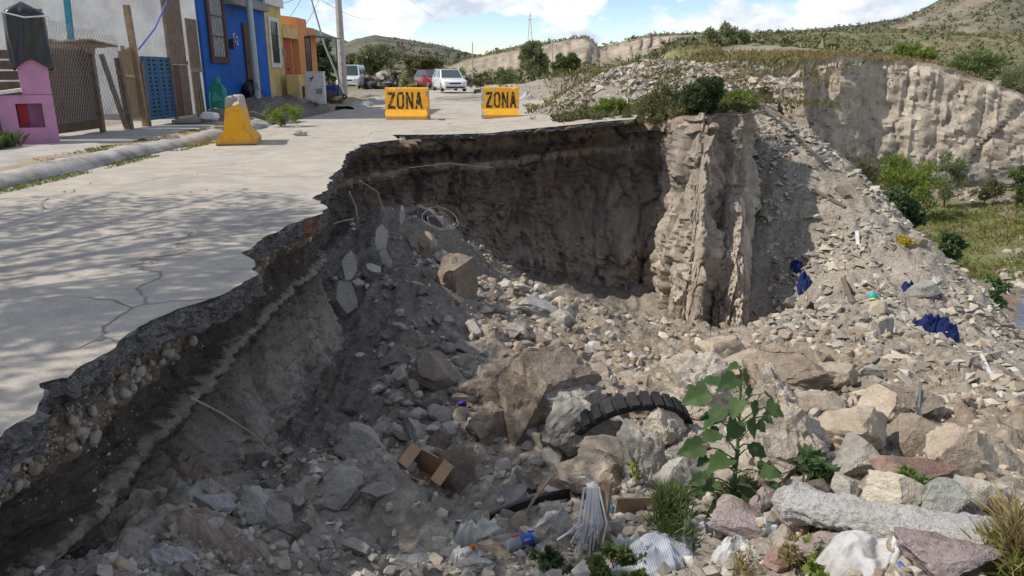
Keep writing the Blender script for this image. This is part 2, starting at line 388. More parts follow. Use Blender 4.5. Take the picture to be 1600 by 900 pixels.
# ---- road slab: jagged plan, thickness of its own, rough broken face
def build_road():
    E = resample(EDGE, 0.04); n = len(E); T = np.gradient(E, axis=0); T /= np.linalg.norm(T, axis=1)[:, None]; Nn = np.stack([T[:, 1], -T[:, 0]], -1)
    s = np.arange(n) * 0.04
    E = E + Nn * (0.07 * fbm(P3(s * 0.9, 0 * s), 4, 3, 0.55) + 0.016 * vnoise(P3(s * 8, 0 * s), 8) + 0.012 * np.round(1.5 * vnoise(P3(s * 4, 0 * s), 9)))[:, None]
    th = np.where(E[:, 1] > 12, 0.13, 0.215); rows = [(0, 0.0), (0.012, -0.012), (0.03, -0.004), (0.05, 0.0), (0.07, 0.0), (0.09, 0.0), (0.11, -0.005), (0.13, -0.01), (0.15, -0.015), (0.168, -0.025), (0.185, -0.06)]
    V = []; zE = np.array([road_z(x) for x in E[:, 0]])
    for j, (d, o) in enumerate(rows):
        am = 0.0 if j == 0 else 0.035
        q = E + Nn * (o + am * fbm(P3(s * 7, d * 14 + 0 * s), 4, 21, 0.65) + (0.05 * chunky(P3(s * 9, d * 16 + 0 * s), 23) if j else 0))[:, None]
        V.append(np.stack([q[:, 0], q[:, 1], zE - d * th / 0.185], -1))
    V = np.concatenate(V); F = [(j * n + i, (j + 1) * n + i, (j + 1) * n + i + 1, j * n + i + 1) for j in range(len(rows) - 1) for i in range(n - 1)]
    side = len(F)
    # the top: rows across from the kerb to the edge / to the far end
    top = [(-6.8, -8.0), (E[0, 0], -8.0)]
    far = [(E[-1, 0] + 0.3, E[-1, 1] + 1.4), (1.9, 27.5), (1.2, 40), (1.8, 56), (2.6, 82), (-6.4, 82), (-6.8, 60)]
    rim = [tuple(p) for p in E]
    poly = top + rim + far
    base = len(V); Vt = np.array([(x, y, road_z(x)) for x, y in poly])
    from mathutils.geometry import delaunay_2d_cdt
    inner = []
    for yy in np.arange(-7, 82, 1.1):
        for xx in np.arange(-6.2, 4.5, 1.1): inner.append((xx, yy))
    vin = [Vector(p) for p in poly] + [Vector(p) for p in inner]
    vo, _, fo, *_ = delaunay_2d_cdt(vin, [], [list(range(len(poly)))], 1, 1e-6)
    vo = np.array([(v.x, v.y, road_z(v.x)) for v in vo])
    # the same rim points start the side strip, so nudge nothing: both share the outline
    V2 = np.concatenate([V, vo]); F += [tuple(i + base for i in f) for f in fo]
    mi = [1] * side + [0] * (len(F) - side)
    o = link('road', mesh_from('road', V2, F, [M_ROAD, M_SLAB], False, mi)); tag(o, 'cracked concrete street broken off along the pit', kind='structure')
    return E
RIM = build_road()

# ---- ground under and beyond the street (plateau), with the debris mound
def mound(x, y):
    m = 1.15 * np.exp(-((y - 30.5) / 4.6) ** 2) * sm(0.8, 5.0, x) + 0.35 * np.exp(-((y - 26.5) / 2.6) ** 2 - ((x - 4.0) / 2.6) ** 2)
    m = m + 0.9 * np.exp(-((y - 44) / 4) ** 2 - ((x - 2.5) / 4.5) ** 2) + 0.8 * np.exp(-((y - 50) / 5) ** 2 - ((x - 8) / 4) ** 2)
    return m
def cliff_top(x): return np.interp(x, [12, 15, 20, 23.8, 26.6, 29.3, 34, 50, 95], [1.9, 2.05, 2.1, 1.75, 0.9, -0.2, -1.2, -1.5, -1.5])
def plateau_z(x, y):
    z = 0.09 * np.maximum(0, np.minimum(x, 5.5) + 0.5) - 0.01
    z = np.where((x < 2.6) & (x > -7.2), z - 0.06 * (1 - sm(1.2, 2.6, x)), z)
    z = z + mound(x, y) + (cliff_top(x) - 0.53 + 0.05 * np.maximum(0, y - 43)) * sm(9, 14, x) * sm(36, 44, y) + 0.03 * np.maximum(0, np.abs(x + 1) - 9) * sm(40, 60, y) * (x > 0)
    b = fbm(P3(x * 0.7, y * 0.7), 5, 5) * 0.10 + fbm(P3(x * 3, y * 3), 3, 9) * 0.035
    z = z + b * np.where((x < 2.4) & (x > -7.4), 0.15, 1.0)
    return z
RIMY = np.array([(x, y) for x, y in RIM if y > 17.0])
WALL_PL = [(-2.30, -8), (-2.30, 1.0), (-2.33, 2.9), (-2.36, 4.2), (-2.42, 5.4), (-2.40, 6.6), (-2.50, 7.6), (-2.42, 8.6), (-2.45, 9.4), (-2.75, 10.0), (-3.25, 11.2), (-3.55, 13.2), (-3.55, 15.4), (-3.3, 17.0), (-2.5, 18.0),
           (-1.0, 18.9), (0.6, 19.75), (1.9, 20.1), (2.9, 20.2), (3.7, 20.2), (4.0, 20.0), (4.08, 19.0), (4.2, 18.0), (4.5, 17.6), (4.86, 17.7), (4.98, 18.2), (5.12, 18.25), (5.55, 18.3), (5.9, 18.45), (6.15, 19.3), (6.3, 20.6), (6.6, 22.6), (6.9, 24.5)]
def build_ground():
    xs = np.unique(np.r_[np.linspace(-90, -10, 24), np.linspace(-10, -3.7, 22), np.linspace(-3.69, 8.5, 190), np.linspace(8.5, 13, 30), np.linspace(13, 95, 60)])
    wp = np.array(WALL_PL); far = wp[wp[:, 1] > 15]
    def y0(x):
        if x < -3.7: return -9.0
        if x < 2.2:
            k = RIMY[np.argsort(RIMY[:, 0])]; return float(np.interp(x, k[:, 0], k[:, 1])) + 0.45
        if x < 3.9: return float(np.interp(x, [2.2, 3.0, 3.9], [float(np.interp(2.2, *RIMY[np.argsort(RIMY[:, 0])]  .T)) + 0.45, 20.05, 19.75]))
        if x < 6.2: return float(np.interp(x, [3.9, 4.15, 4.45, 4.9, 5.3, 5.9, 6.2], [19.75, 18.2, 17.8, 18.3, 18.75, 18.9, 19.9]))
        if x < 13: return float(np.interp(x, [6.2, 6.9, 9, 13], [19.9, 24.5, 26.5, 40]))
        return float(np.interp(x, [13, 14.5, 17, 21, 25, 29, 34, 45, 95], [40, 41.5, 43.7, 44.2, 43.2, 42.2, 41.2, 40.2, 40])) 
    rows = np.r_[np.linspace(0, 1, 10) ** 1.0 * 0.02, np.linspace(0.02, 0.2, 40)[1:], np.linspace(0.2, 1, 70)[1:] ** 1.0]
    rows = np.r_[np.linspace(0, 0.04, 14), np.linspace(0.04, 0.30, 90)[1:], np.linspace(0.30, 1, 60)[1:]]
    X, R = np.meshgrid(xs, rows); Y0 = np.array([y0(x) for x in xs])[None, :]; Y = Y0 + R * (66 - Y0)
    z = plateau_z(X.ravel(), Y.ravel()).reshape(X.shape)
    z = np.where(X > 7.5, z - 1.6 * sm(7.2, 9.5, X) * (1 - sm(27, 33, Y)) * 1.0, z)
    z = z - np.where((X > 3.0) & (X < 11.5), 0.28 * np.exp(-(Y - Y0) / 0.22), 0) - np.where((X > 6.2) & (X < 11.5), 1.3 * np.exp(-(Y - Y0) / 0.5), 0)
    z[0] -= 0.05
    V = np.stack([X, Y, z], -1).reshape(-1, 3); nr, nc = X.shape
    I = np.arange(nr * nc).reshape(nr, nc); F = np.stack([I[:-1, :-1], I[:-1, 1:], I[1:, 1:], I[1:, :-1]], -1).reshape(-1, 4)
    x, y = X.ravel(), Y.ravel()
    gr = np.clip(sm(34, 42, y) * sm(1.5, 4, x) + sm(-6, -14, x) * 0.0 + sm(56, 64, y), 0, 1) * np.clip(0.55 + 0.9 * fbm(P3(x * .25, y * .25), 3, 2), 0, 1)
    br = np.clip(0.35 + 0.6 * fbm(P3(x * .2, y * .2), 3, 7), 0, 1)
    o = link('ground', mesh_from('ground', V, F, M_RUB, True, attrs={'green': gr, 'brown': br, 'damp': 0 * x, 'mud': 0 * x})); tag(o, kind='structure')
build_ground()

# ---- the ravine: floor of the hole, debris slope and stream bed as one sheet through surveyed points
CTRL = [(at(*p)) for p in [
    (180, 893, 3.34), (350, 765, 4.5), (480, 705, 6.3), (530, 605, 8.2), (545, 495, 10.0), (600, 395, 12.0), (640, 352, 14.0), (705, 360, 15.2), (690, 425, 14.2), (760, 462, 15.0), (830, 482, 13.8), (920, 500, 14.0),
    (1000, 517, 15.5), (1110, 522, 16.9), (1185, 522, 17.4), (650, 520, 9.5), (760, 560, 9.0), (700, 640, 7.1), (620, 625, 7.2), (850, 620, 8.2), (1000, 585, 10.0), (1050, 548, 11.6), (1200, 575, 10.6), (500, 765, 4.8),
    (560, 872, 3.9), (700, 785, 4.8), (700, 885, 3.8), (900, 730, 5.5), (900, 885, 3.4), (1000, 805, 4.2), (1100, 885, 3.1), (1100, 765, 4.7), (1200, 872, 3.0), (1200, 680, 6.0), (1300, 765, 4.2), (1400, 890, 2.7), (1400, 725, 5.0),
    (1560, 872, 2.8), (1570, 765, 4.2), (1500, 640, 7.5), (1590, 640, 7.5), (1400, 600, 9.5), (1300, 560, 11.0), (1250, 500, 14.0), (1400, 480, 14.0), (1300, 380, 18.0), (1205, 300, 20.0), (1185, 205, 23.2), (1250, 215, 25.0),
    (1400, 330, 20.0), (1500, 430, 17.5), (1590, 530, 15.5), (1500, 540, 13.0), (1605, 705, 6.5), (1590, 600, 10.0), (1170, 152, 27.0)]]
CTRL += [np.array(p, float) for p in [(0, 0, -0.35), (-1.8, 1.2, -0.75), (-3, -3, -0.5), (2, 1, -0.3), (5, 1, -0.6), (4, -3, -0.3), (9, 3, -2.6), (8, 7, -3.4), (13.0, 19.0, -5.1), (13.6, 13.0, -5.4), (13.5, 9, -5.5), (11.8, 5, -5.0), (18, 10, -5.6), (25, 12, -5.5), (16, 22, -5.5), (15, 28, -5.0), (12.5, 25, -3.6), (11.5, 30, -2.0), (14.5, 36, -4.6),
         (20, 30, -5.1), (28, 30, -5.0), (40, 30, -5), (22, 41, -4.9), (35, 42, -4.9), (17, 43, -4.7), (40, 15, -5.4), (-4, 10, -2.0), (-4, 14, -2.0), (-3.5, 18, -2.5), (-1.5, 19.5, -3.1), (1, 20.5, -4.2), (3, 19.5, -4.5), (3.4, 17.2, -4.45), (-4, 5, -1.3), (-4, 0, -0.7), (9.5, 30, 0.4), (50, 45, -5), (50, 5, -5.4), (20, -3, -5), (-4, 22, -3), (4, 23, -4)]]
CTRL = np.array(CTRL)
def _tps(C):
    P = C[:, :2]; n = len(P); d = np.linalg.norm(P[:, None] - P[None], axis=2); K = np.where(d > 0, d * d * np.log(d + 1e-12), 0) + 0.02 * np.eye(n)
    Q = np.c_[np.ones(n), P]; A = np.block([[K, Q], [Q.T, np.zeros((3, 3))]]); return np.linalg.solve(A, np.r_[C[:, 2], 0, 0, 0])
_TW = _tps(CTRL)
def ravine_base(x, y):
    x = np.asarray(x, float).ravel(); y = np.asarray(y, float).ravel(); r = np.empty(len(x)); n = len(CTRL)
    for i in range(0, len(x), 20000):
        q = np.c_[x[i:i + 20000], y[i:i + 20000]]; d2 = ((q[:, None] - CTRL[None, :, :2]) ** 2).sum(2); K = 0.5 * d2 * np.log(d2 + 1e-12)
        r[i:i + 20000] = K @ _TW[:n] + _TW[n] + q @ _TW[n + 1:]
    r = r - 0.42 * np.exp(-((x + 2.7) / 0.9) ** 2 - ((y - 12.8) / 2.2) ** 2)
    r = r + 0.42 * np.exp(-((x - 0.7) / 0.8) ** 2 - ((y - 7.4) / 0.9) ** 2) + 0.22 * np.exp(-((x + 1.0) / 0.5) ** 2 - ((y - 5.0) / 0.5) ** 2) + 0.25 * np.exp(-((x - 0.4) / 1.2) ** 2 - ((y - 13.2) / 0.9) ** 2)
    return np.clip(r, -5.6, 1.2)
def creek(x, y): return sm(13.0, 15.5, x + 0.12 * (y - 22) * (y < 22))
def ravine_z(x, y):
    x = np.asarray(x, float).ravel(); y = np.asarray(y, float).ravel(); z = ravine_base(x, y); ck = creek(x, y)
    p = P3(x, y)
    big = fbm(p * 0.55, 3, 31) * 0.16; mid = ridge(p * 1.7, 4, 41) * 0.055; fin = fbm(p * 7, 4, 51, 0.6) * 0.028
    cl = np.clip(ridge(p * 2.6 + 5, 3, 61) - 0.35, 0, 1) * 0.10
    return z + (big + mid + cl) * (1 - 0.75 * ck) + fin
def build_ravine():
    ys = np.r_[np.linspace(-5, 1.2, 20), 1.2 + (np.exp(np.linspace(0, 1, 420) * 3.1) - 1) / (math.exp(3.1) - 1) * 46.0]
    us = np.r_[np.linspace(0, 1, 490)]
    U, Y = np.meshgrid(us, ys)
    x0 = np.where(Y < 26, -4.6, -4.6 + (Y - 26) * 0.8); x0 = np.minimum(x0, 7); x1 = np.maximum(8, Y * 0.9 + 7)
    X = x0 + (x1 - x0) * U
    z = ravine_z(X, Y).reshape(X.shape)
    V = np.stack([X, Y, z], -1).reshape(-1, 3); nr, nc = X.shape; I = np.arange(nr * nc).reshape(nr, nc)
    F = np.stack([I[:-1, :-1], I[:-1, 1:], I[1:, 1:], I[1:, :-1]], -1).reshape(-1, 4)
    x, y, zz = X.ravel(), Y.ravel(), z.ravel(); nz = fbm(P3(x * .35, y * .35), 4, 71)
    # brown tumbled earth in the middle and at the foot of the slope, grey chips on the slope, damp soil in the hollow
    br = np.clip(np.exp(-(((x - 4.0) / 3.2) ** 2 + ((y - 10.5) / 3.0) ** 2)) * 1.3 + 0.55 * np.exp(-(((x - 5.2) / 1.6) ** 2 + ((y - 7.5) / 2.0) ** 2)) + 0.35 * nz, 0, 1)
    damp = np.clip((1 - sm(-2.2, 0.2, x - 0.10 * (y - 6))) * sm(4.2, 6.0, y) * (0.85 + 0.3 * nz), 0, 0.9) * (y < 22)
    damp = np.maximum(damp, 0.8 * np.exp(-(((x - 1.2) / 2.6) ** 2 + ((y - 18.5) / 2.6) ** 2)))
    ck = creek(x, y); gr = ck * np.clip(sm(21.5, 24.5, y + 2.5 * nz) * 1.0, 0, 1) * (0.75 + 0.35 * nz) + ck * 0.7 * sm(0.2, 0.5, -((x - 14.2) / 2.0) ** 2 + 1) * (y < 19)
    mud = np.clip(ck - gr, 0, 1)
    o = link('ravine', mesh_from('ravine', V, F, M_RUB, True, attrs={'brown': br * (1 - ck), 'damp': damp, 'green': np.clip(gr, 0, 1), 'mud': mud})); tag(o, 'eroded hole with rubble floor and debris slope down to the stream', kind='structure')
build_ravine()
from mathutils.bvhtree import BVHTree
def bvh(name):
    return BVHTree.FromObject(bpy.data.objects[name], bpy.context.evaluated_depsgraph_get())
bpy.context.view_layer.update()
BV = [bvh('ravine'), bvh('ground'), bvh('road')]
def hit_px(px, py):                      # where the line of sight of a pixel meets the ground
    d = Vector(ray(px, py)).normalized(); best = None
    for t in BV:
        h = t.ray_cast(Vector((0, 0, CAM_Z)), d)
        if h[0] is not None and (best is None or h[3] < best[1]): best = (h[0], h[3], h[1])
    return best
def drop(x, y, top=8.0):
    best = -99
    for t in BV:
        h = t.ray_cast(Vector((x, y, top)), Vector((0, 0, -1)))
        if h[0] is not None: best = max(best, h[0].z)
    return best

# ---- cut faces of the hole
def build_wall():
    P = resample(WALL_PL, 0.03); s = np.arange(len(P)) * 0.03
    keep = np.r_[np.where(P[:, 1] < 1.0)[0][::12], np.where((P[:, 1] >= 1.0) & (P[:, 1] < 10))[0], np.where(P[:, 1] >= 10)[0][::2]]; keep = np.unique(keep)
    # smooth the corners
    k = np.ones(21) / 21; Q = np.stack([np.convolve(np.pad(P[:, i], 10, 'edge'), k, 'valid') for i in (0, 1)], -1); P, s = Q[keep], s[keep]
    T = np.gradient(P, axis=0); T /= np.linalg.norm(T, axis=1)[:, None] + 1e-9; Nn = np.stack([T[:, 1], -T[:, 0]], -1)
    y = P[:, 1]; x = P[:, 0]
    left = 1 - sm(9.2, 11.5, np.where(x < 0, y, 30)); pale = (0.45 * sm(0.8, 3.4, x) + 0.55 * sm(3.6, 4.2, x)) * (y < 26)
    fl = ravine_base(x + Nn[:, 0] * 0.4, y + Nn[:, 1] * 0.4) - 0.7
    zt = np.where(x > 3.0, plateau_z(x, y + 0.6) - 0.02, np.array([road_z(a) for a in x]) - np.where(y > 12, 0.10, 0.18))
    zt = np.where((x > 3) & (y < 19.2), np.minimum(zt, 0.46 + 0 * x), zt)
    m = 130; v = np.linspace(0, 1, m) ** 1.15
    S_, Vv = np.meshgrid(np.arange(len(P)), v); dep = Vv * (zt - fl)[None, :]; Z = zt[None, :] - dep; d = dep
    ss = s[None, :] + 0 * d; L = left[None, :]; Pa = pale[None, :]; Pq = (sm(3.6, 4.2, x) * (y < 26))[None, :]
    # strata on the street side: cobble bed, undercut dark soil, a pale ledge, then the foot spreading out
    wob = 0.05 * fbm(P3(ss.ravel() * 0.8, 0 * ss.ravel()), 3, 11).reshape(d.shape); dd = d + wob
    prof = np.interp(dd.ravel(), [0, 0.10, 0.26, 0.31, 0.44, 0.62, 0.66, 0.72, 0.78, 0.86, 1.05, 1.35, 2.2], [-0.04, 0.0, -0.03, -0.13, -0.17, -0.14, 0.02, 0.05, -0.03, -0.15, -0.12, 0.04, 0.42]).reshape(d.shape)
    prof = prof * np.clip(0.55 + 0.75 * fbm(P3(ss.ravel() * 1.1, 3 + 0 * ss.ravel()), 4, 15).reshape(d.shape) + 0.3, 0.25, 1.3)
    H = np.maximum((zt - fl)[None, :], 0.5); t = d / H
    profb = np.interp(t.ravel(), [0, 0.05, 0.10, 0.14, 0.18, 0.3, 0.5, 0.75, 0.9, 1], [-0.05, 0.0, -0.1, -0.28, -0.22, -0.3, -0.32, -0.10, 0.15, 0.3]).reshape(d.shape)
    profp = np.interp(t.ravel(), [0, 0.08, 0.3, 0.5, 0.75, 0.86, 0.92, 1], [-0.25, -0.1, 0.0, 0.10, 0.16, 0.10, -0.25, -0.5]).reshape(d.shape)
    off = prof * L + (profb * (1 - Pq) + profp * Pq) * (1 - L)
    pw = np.stack([P[:, 0][None] + 0 * d, P[:, 1][None] + 0 * d, Z], -1).reshape(-1, 3)
    fl_ = fbm(pw * np.array((2.6, 2.6, 0.5)), 4, 81, 0.55).reshape(d.shape)
    lump = ridge(pw * np.array((0.9, 0.9, 0.7)), 4, 91).reshape(d.shape); fin = fbm(pw * 11, 4, 95, 0.6).reshape(d.shape); chunk = vnoise(pw * np.array((1.7, 1.7, 1.2)), 97).reshape(d.shape)
    off = off + (0.05 + 0.10 * (1 - L)) * fl_ + (0.03 + 0.10 * (1 - L)) * lump + 0.028 * fin + 0.07 * (1 - L) * chunk + L * 0.03 * np.round(chunk * 3) / 3
    hol = -0.85 * np.exp(-((P[:, 0][None] - 2.2) / 1.1) ** 2 - ((Z + 2.0) / 1.0) ** 2) - 0.4 * np.exp(-((P[:, 0][None] - 0.3) / 0.9) ** 2 - ((Z + 2.6) / 0.8) ** 2) + 0.55 * np.exp(-((P[:, 0][None] - 3.3) / 0.5) ** 2 - ((Z + 3.5) / 0.9) ** 2)
    off = off + hol * (P[:, 1][None] > 17) + (0.04 + 0.16 * (1 - L)) * chunky(pw * np.array((1.7, 1.7, 0.33)) + 3, 111, 0.05).reshape(d.shape)
    off = off + (0.05 + 0.15 * (1 - L)) * chunky(pw * np.array((1.5, 1.5, 0.85)), 101, 0.08).reshape(d.shape) + (0.03 + 0.045 * (1 - L)) * chunky(pw * np.array((4.2, 4.2, 2.6)), 107, 0.12).reshape(d.shape) + 0.012 * chunky(pw * 14, 109).reshape(d.shape)
    edge_fade = sm(0.0, 0.06, d); off = off * (0.35 + 0.65 * edge_fade)
    X = P[:, 0][None] + Nn[:, 0][None] * off; Y = P[:, 1][None] + Nn[:, 1][None] * off
    V = np.stack([X, Y, Z], -1).reshape(-1, 3); nr, nc = d.shape; I = np.arange(nr * nc).reshape(nr, nc)
    F = np.stack([I[:-1, :-1], I[:-1, 1:], I[1:, 1:], I[1:, :-1]], -1).reshape(-1, 4)
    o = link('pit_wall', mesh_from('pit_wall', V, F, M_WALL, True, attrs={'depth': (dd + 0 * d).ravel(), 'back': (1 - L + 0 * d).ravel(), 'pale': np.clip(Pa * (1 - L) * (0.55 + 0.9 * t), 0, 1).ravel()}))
    sharpen(o, 32); tag(o, 'dark layered earth face cut under the broken street', kind='structure')
build_wall()

# free-standing spur of pale earth in front of the end of the wall, with a crack between
def build_spur(name, base_pts, ztop, lean, seed, label):
    B = np.array(base_pts, float); c = B.mean(0); n = 170; P = resample(np.vstack([B, B[:1]]), 0.01); P = P[np.linspace(0, len(P) - 1, n + 1).astype(int)[:-1]]
    for _ in range(2): P = (np.roll(P, 1, 0) + 2 * P + np.roll(P, -1, 0)) / 4
    m = 170; zb = -5.3; V = []
    for j in range(m + 1):
        t = j / m; z = zb + (ztop - zb) * t; sc = np.interp(t, [0, 0.10, 0.3, 0.6, 0.8, 0.93, 1.0], [0.72, 1.0, 1.0, 0.84, 0.62, 0.42, 0.12])
        q = c + (P - c) * sc + np.array(lean) * t
        V.append(np.c_[q, np.full(n, z)])
    V = np.concatenate(V); d = V - np.r_[c, 0][None] * np.array((1, 1, 0)); nn = d * np.array((1, 1, 0)); nn /= np.linalg.norm(nn, axis=1)[:, None] + 1e-6
    V += nn * (0.025 * ridge(V * np.array((1.9, 1.9, 0.7)) + seed, 4, seed) + 0.05 * fbm(V * np.array((5, 5, 2.2)), 5, seed + 5, 0.6) + 0.03 * vnoise(V * np.array((2.2, 2.2, 1.1)), seed + 3) + 0.17 * chunky(V * np.array((1.9, 1.9, 0.40)), seed + 40, 0.05) + 0.08 * chunky(V * np.array((3.2, 3.2, 1.4)), seed + 42, 0.07) + 0.05 * chunky(V * np.array((5.5, 5.5, 3.2)), seed + 45, 0.12) + 0.018 * fbm(V * 14, 3, seed + 50))[:, None]
    V[:, 2] += 0.18 * fbm(V * np.array((3, 3, 0.2)), 3, seed + 9) * sm(0.5, 1, (V[:, 2] - zb) / (ztop - zb))
    F = [(j * n + i, j * n + (i + 1) % n, (j + 1) * n + (i + 1) % n, (j + 1) * n + i) for j in range(m) for i in range(n)] + [tuple((m) * n + i for i in range(n))]
    k = len(V); o = link(name, mesh_from(name, V, F, M_WALL, True, attrs={'depth': 3 + 0 * V[:, 2], 'back': 1 + 0 * V[:, 2], 'pale': 1 + 0 * V[:, 2]})); sharpen(o, 30)
    return tag(o, label, kind='structure')
build_spur('earth_pillar', [(4.0, 19.0), (4.12, 17.7), (4.42, 16.75), (4.55, 16.75), (4.84, 17.6), (4.80, 18.6)], 0.42, (0.1, 0.35), 7, 'tall pale earth pillar standing at the end of the pit wall')
build_spur('earth_pillar', [(4.96, 18.4), (5.0, 17.5), (5.36, 16.8), (5.55, 16.75), (5.95, 17.6), (5.9, 18.7)], -1.35, (0.02, 0.3), 23, 'shorter pale earth pillar right of the dark vertical crack')
# ================================================================== STREET SIDE
def front(px, py, X=-9.5):               # where a pixel falls on the line of the house fronts
    u, wy, wz = ray(px, py); t = X / u; return np.array((X, wy * t, CAM_Z + wz * t))
M_KERB = worn('kerb_concrete', (0.42, 0.40, 0.37), (0.20, 0.185, 0.165), 0.95, 2.2, 0.9, 0.6, thr=0.45)
M_WALK = worn('walk_concrete', (0.40, 0.37, 0.33), (0.26, 0.235, 0.20), 0.8, 1.2, 0.92, 0.3)
def strip(name, xs, zs, y0, y1, mat, seed, jit=0.03, dy=0.12, kind='structure'):
    ys = np.arange(y0, y1 + 1e-6, dy); n = len(xs); V = []
    for yv in ys: V += [(xs[i], yv, zs[i]) for i in range(n)]
    V = np.array(V); V[:, 0] += jit * fbm(V * np.array((0, 0.5, 0)) + seed, 3, seed); V[:, 2] += (jit * 0.7 * fbm(V * 2.2 + seed, 3, seed + 3)) * (V[:, 2] > 0.02)
    I = np.arange(len(V)).reshape(len(ys), n); F = np.stack([I[:-1, :-1], I[:-1, 1:], I[1:, 1:], I[1:, :-1]], -1).reshape(-1, 4)
    o = link(name, mesh_from(name, V, F, mat, True)); return tag(o, kind=kind)
strip('kerb', [-6.56, -6.60, -6.70, -6.84, -7.02, -7.10, -7.12], [-0.04, 0.05, 0.125, 0.155, 0.15, 0.10, -0.03], -8, 17.7, M_KERB, 3, 0.05)
strip('kerb', [-6.66, -6.72, -6.86, -7.02, -7.18, -7.26, -7.28], [-0.04, 0.06, 0.12, 0.14, 0.14, 0.10, -0.03], 19.6, 21.4, M_KERB, 5, 0.10)
strip('kerb', [-6.2, -6.3, -6.5, -6.7, -6.9, -7.0, -7.02], [-0.04, 0.05, 0.13, 0.155, 0.15, 0.10, -0.03], 30.5, 58, M_KERB, 8, 0.10)
strip('sidewalk', [-10.6, -9.2, -8.4, -7.5], [0.09, 0.09, 0.085, 0.06], -8, 22.8, M_WALK, 9, 0.02)
M_SOIL = worn('dark_yard_soil', (0.13, 0.11, 0.09), (0.22, 0.18, 0.14), 0.8, 2.0, 0.97, 0.6)
M_DRYDIRT = worn('dry_verge_dirt', (0.33, 0.25, 0.16), (0.24, 0.19, 0.13), 0.8, 2.5, 0.97, 0.6)
strip('verge', [-7.76, -7.6, -7.3, -7.08], [0.08, 0.10, 0.105, 0.10], -8, 23.0, M_DRYDIRT, 12, 0.05)
def heap(name, cx, cy, rx, ry, h, mat, seed, label, cat='soil', z0=0.0, kind=None, rough=0.06):
    n, m = 64, 24; V = [(cx, cy, z0 + h)]; F = []
    for j in range(1, m + 1):
        r = j / m
        for i in range(n):
            a = 2 * math.pi * i / n; V.append((cx + rx * r * math.cos(a), cy + ry * r * math.sin(a), z0 + h * (1 - r * r) ** 1.2 - (0.12 if j == m else 0)))
    for i in range(n): F.append((0, 1 + i, 1 + (i + 1) % n))
    for j in range(m - 1):
        for i in range(n): a = 1 + j * n; F.append((a + i, a + n + i, a + n + (i + 1) % n, a + (i + 1) % n))
    V = np.array(V); k = np.clip((V[:, 2] - z0) / h, 0, 1); V[:, 2] += (h * 0.45 * fbm(V * 0.9 + seed, 3, seed) + rough * fbm(V * 5, 3, seed + 2)) * np.sqrt(k)
    o = link(name, mesh_from(name, V, F, mat, True)); return tag(o, label, None if kind else cat, kind=kind)
heap('earth_bank', -8.6, 27.0, 1.7, 6.0, 0.55, M_SOIL, 4, None, kind='structure')
heap('earth_bank', -8.4, 37.0, 2.2, 6.0, 0.25, M_DRYDIRT, 6, None, kind='structure')

# ---- houses in the row
M_WHITEWALL = worn('rough_white_render', (0.62, 0.62, 0.60), (0.40, 0.39, 0.38), 0.75, 1.1, 0.92, 0.7, fine=14)
M_BLUE = worn('blue_house_paint', (0.005, 0.10, 0.43), (0.012, 0.07, 0.23), 0.9, 1.6, 0.75, 0.25)
M_BROWN = worn('brown_frame_paint', (0.085, 0.040, 0.030), None, 0.6, 8, 0.7, 0.2)
M_YEL = worn('yellow_house_paint', (0.62, 0.46, 0.17), (0.38, 0.28, 0.14), 0.85, 1.8, 0.85, 0.25)
M_ORA = worn('orange_house_paint', (0.62, 0.27, 0.10), (0.45, 0.20, 0.09), 0.5, 1.5, 0.85, 0.25)
M_WHT = worn('white_trim_paint', (0.66, 0.65, 0.62), (0.42, 0.40, 0.36), 0.6, 5, 0.8, 0.2)
M_RED = worn('red_door_paint', (0.40, 0.065, 0.025), (0.28, 0.11, 0.05), 0.6, 4, 0.7, 0.2)
M_GREYC = worn('bare_grey_concrete', (0.27, 0.255, 0.235), (0.17, 0.16, 0.15), 0.7, 3, 0.95, 0.5)
M_DARKGL = NB('dark_window_glass').done((0.02, 0.022, 0.026), 0.12, 0, 0.6)
M_CURT = worn('pale_curtain', (0.50, 0.50, 0.48), (0.25, 0.25, 0.25), 0.9, 14, 0.9, 0.2)
M_IRON = worn('black_iron', (0.03, 0.03, 0.03), (0.09, 0.05, 0.03), 0.4, 20, 0.6, 0.1)
HX = -9.5
def yz(px, py): p = front(px, py, HX); return p[1], p[2]
def house_base(name, label, y0, y1, z1, mat, depth=7.0, z0=-0.2, x1=HX):
    h = thing(name, label, 'house', (x1, y0, 0))
    MB().box((-depth / 2, (y1 - y0) / 2, (z0 + z1) / 2), (depth, y1 - y0, z1 - z0)).build('wall', mat, h)
    return h
def window(h, y0, y1, z0, z1, fw, fm, gm, bars=0, hb=0, proud=0.04, cur=None):
    f = MB(); c = ((y0 + y1) / 2, (z0 + z1) / 2)
    for (yy, zz, dy, dz) in ((c[0], z0 + fw / 2, y1 - y0, fw), (c[0], z1 - fw / 2, y1 - y0, fw), (y0 + fw / 2, c[1], fw, z1 - z0 - 2 * fw), (y1 - fw / 2, c[1], fw, z1 - z0 - 2 * fw)):
        f.box((proud / 2 + 0.003, yy, zz), (proud, dy, dz))
    w = f.build('window', fm, h)
    MB().box((0.006, c[0], c[1]), (0.012, y1 - y0 - 2 * fw, z1 - z0 - 2 * fw)).build('pane', gm, w)
    for i in range(bars):
        yy = y0 + fw + (i + 0.5) / bars * (y1 - y0 - 2 * fw); MB().tube([(0.055, yy, z0 + fw * 0.6), (0.055, yy, z1 - fw * 0.6)], 0.009, 5).build('bar', M_IRON, w)
    for i in range(hb):
        zz = z0 + fw + (i + 1) / (hb + 1) * (z1 - z0 - 2 * fw); MB().box((0.062, c[0], zz), (0.012, y1 - y0 - 2 * fw + 0.06, 0.03)).build('crossbar', M_IRON, w)
    return w
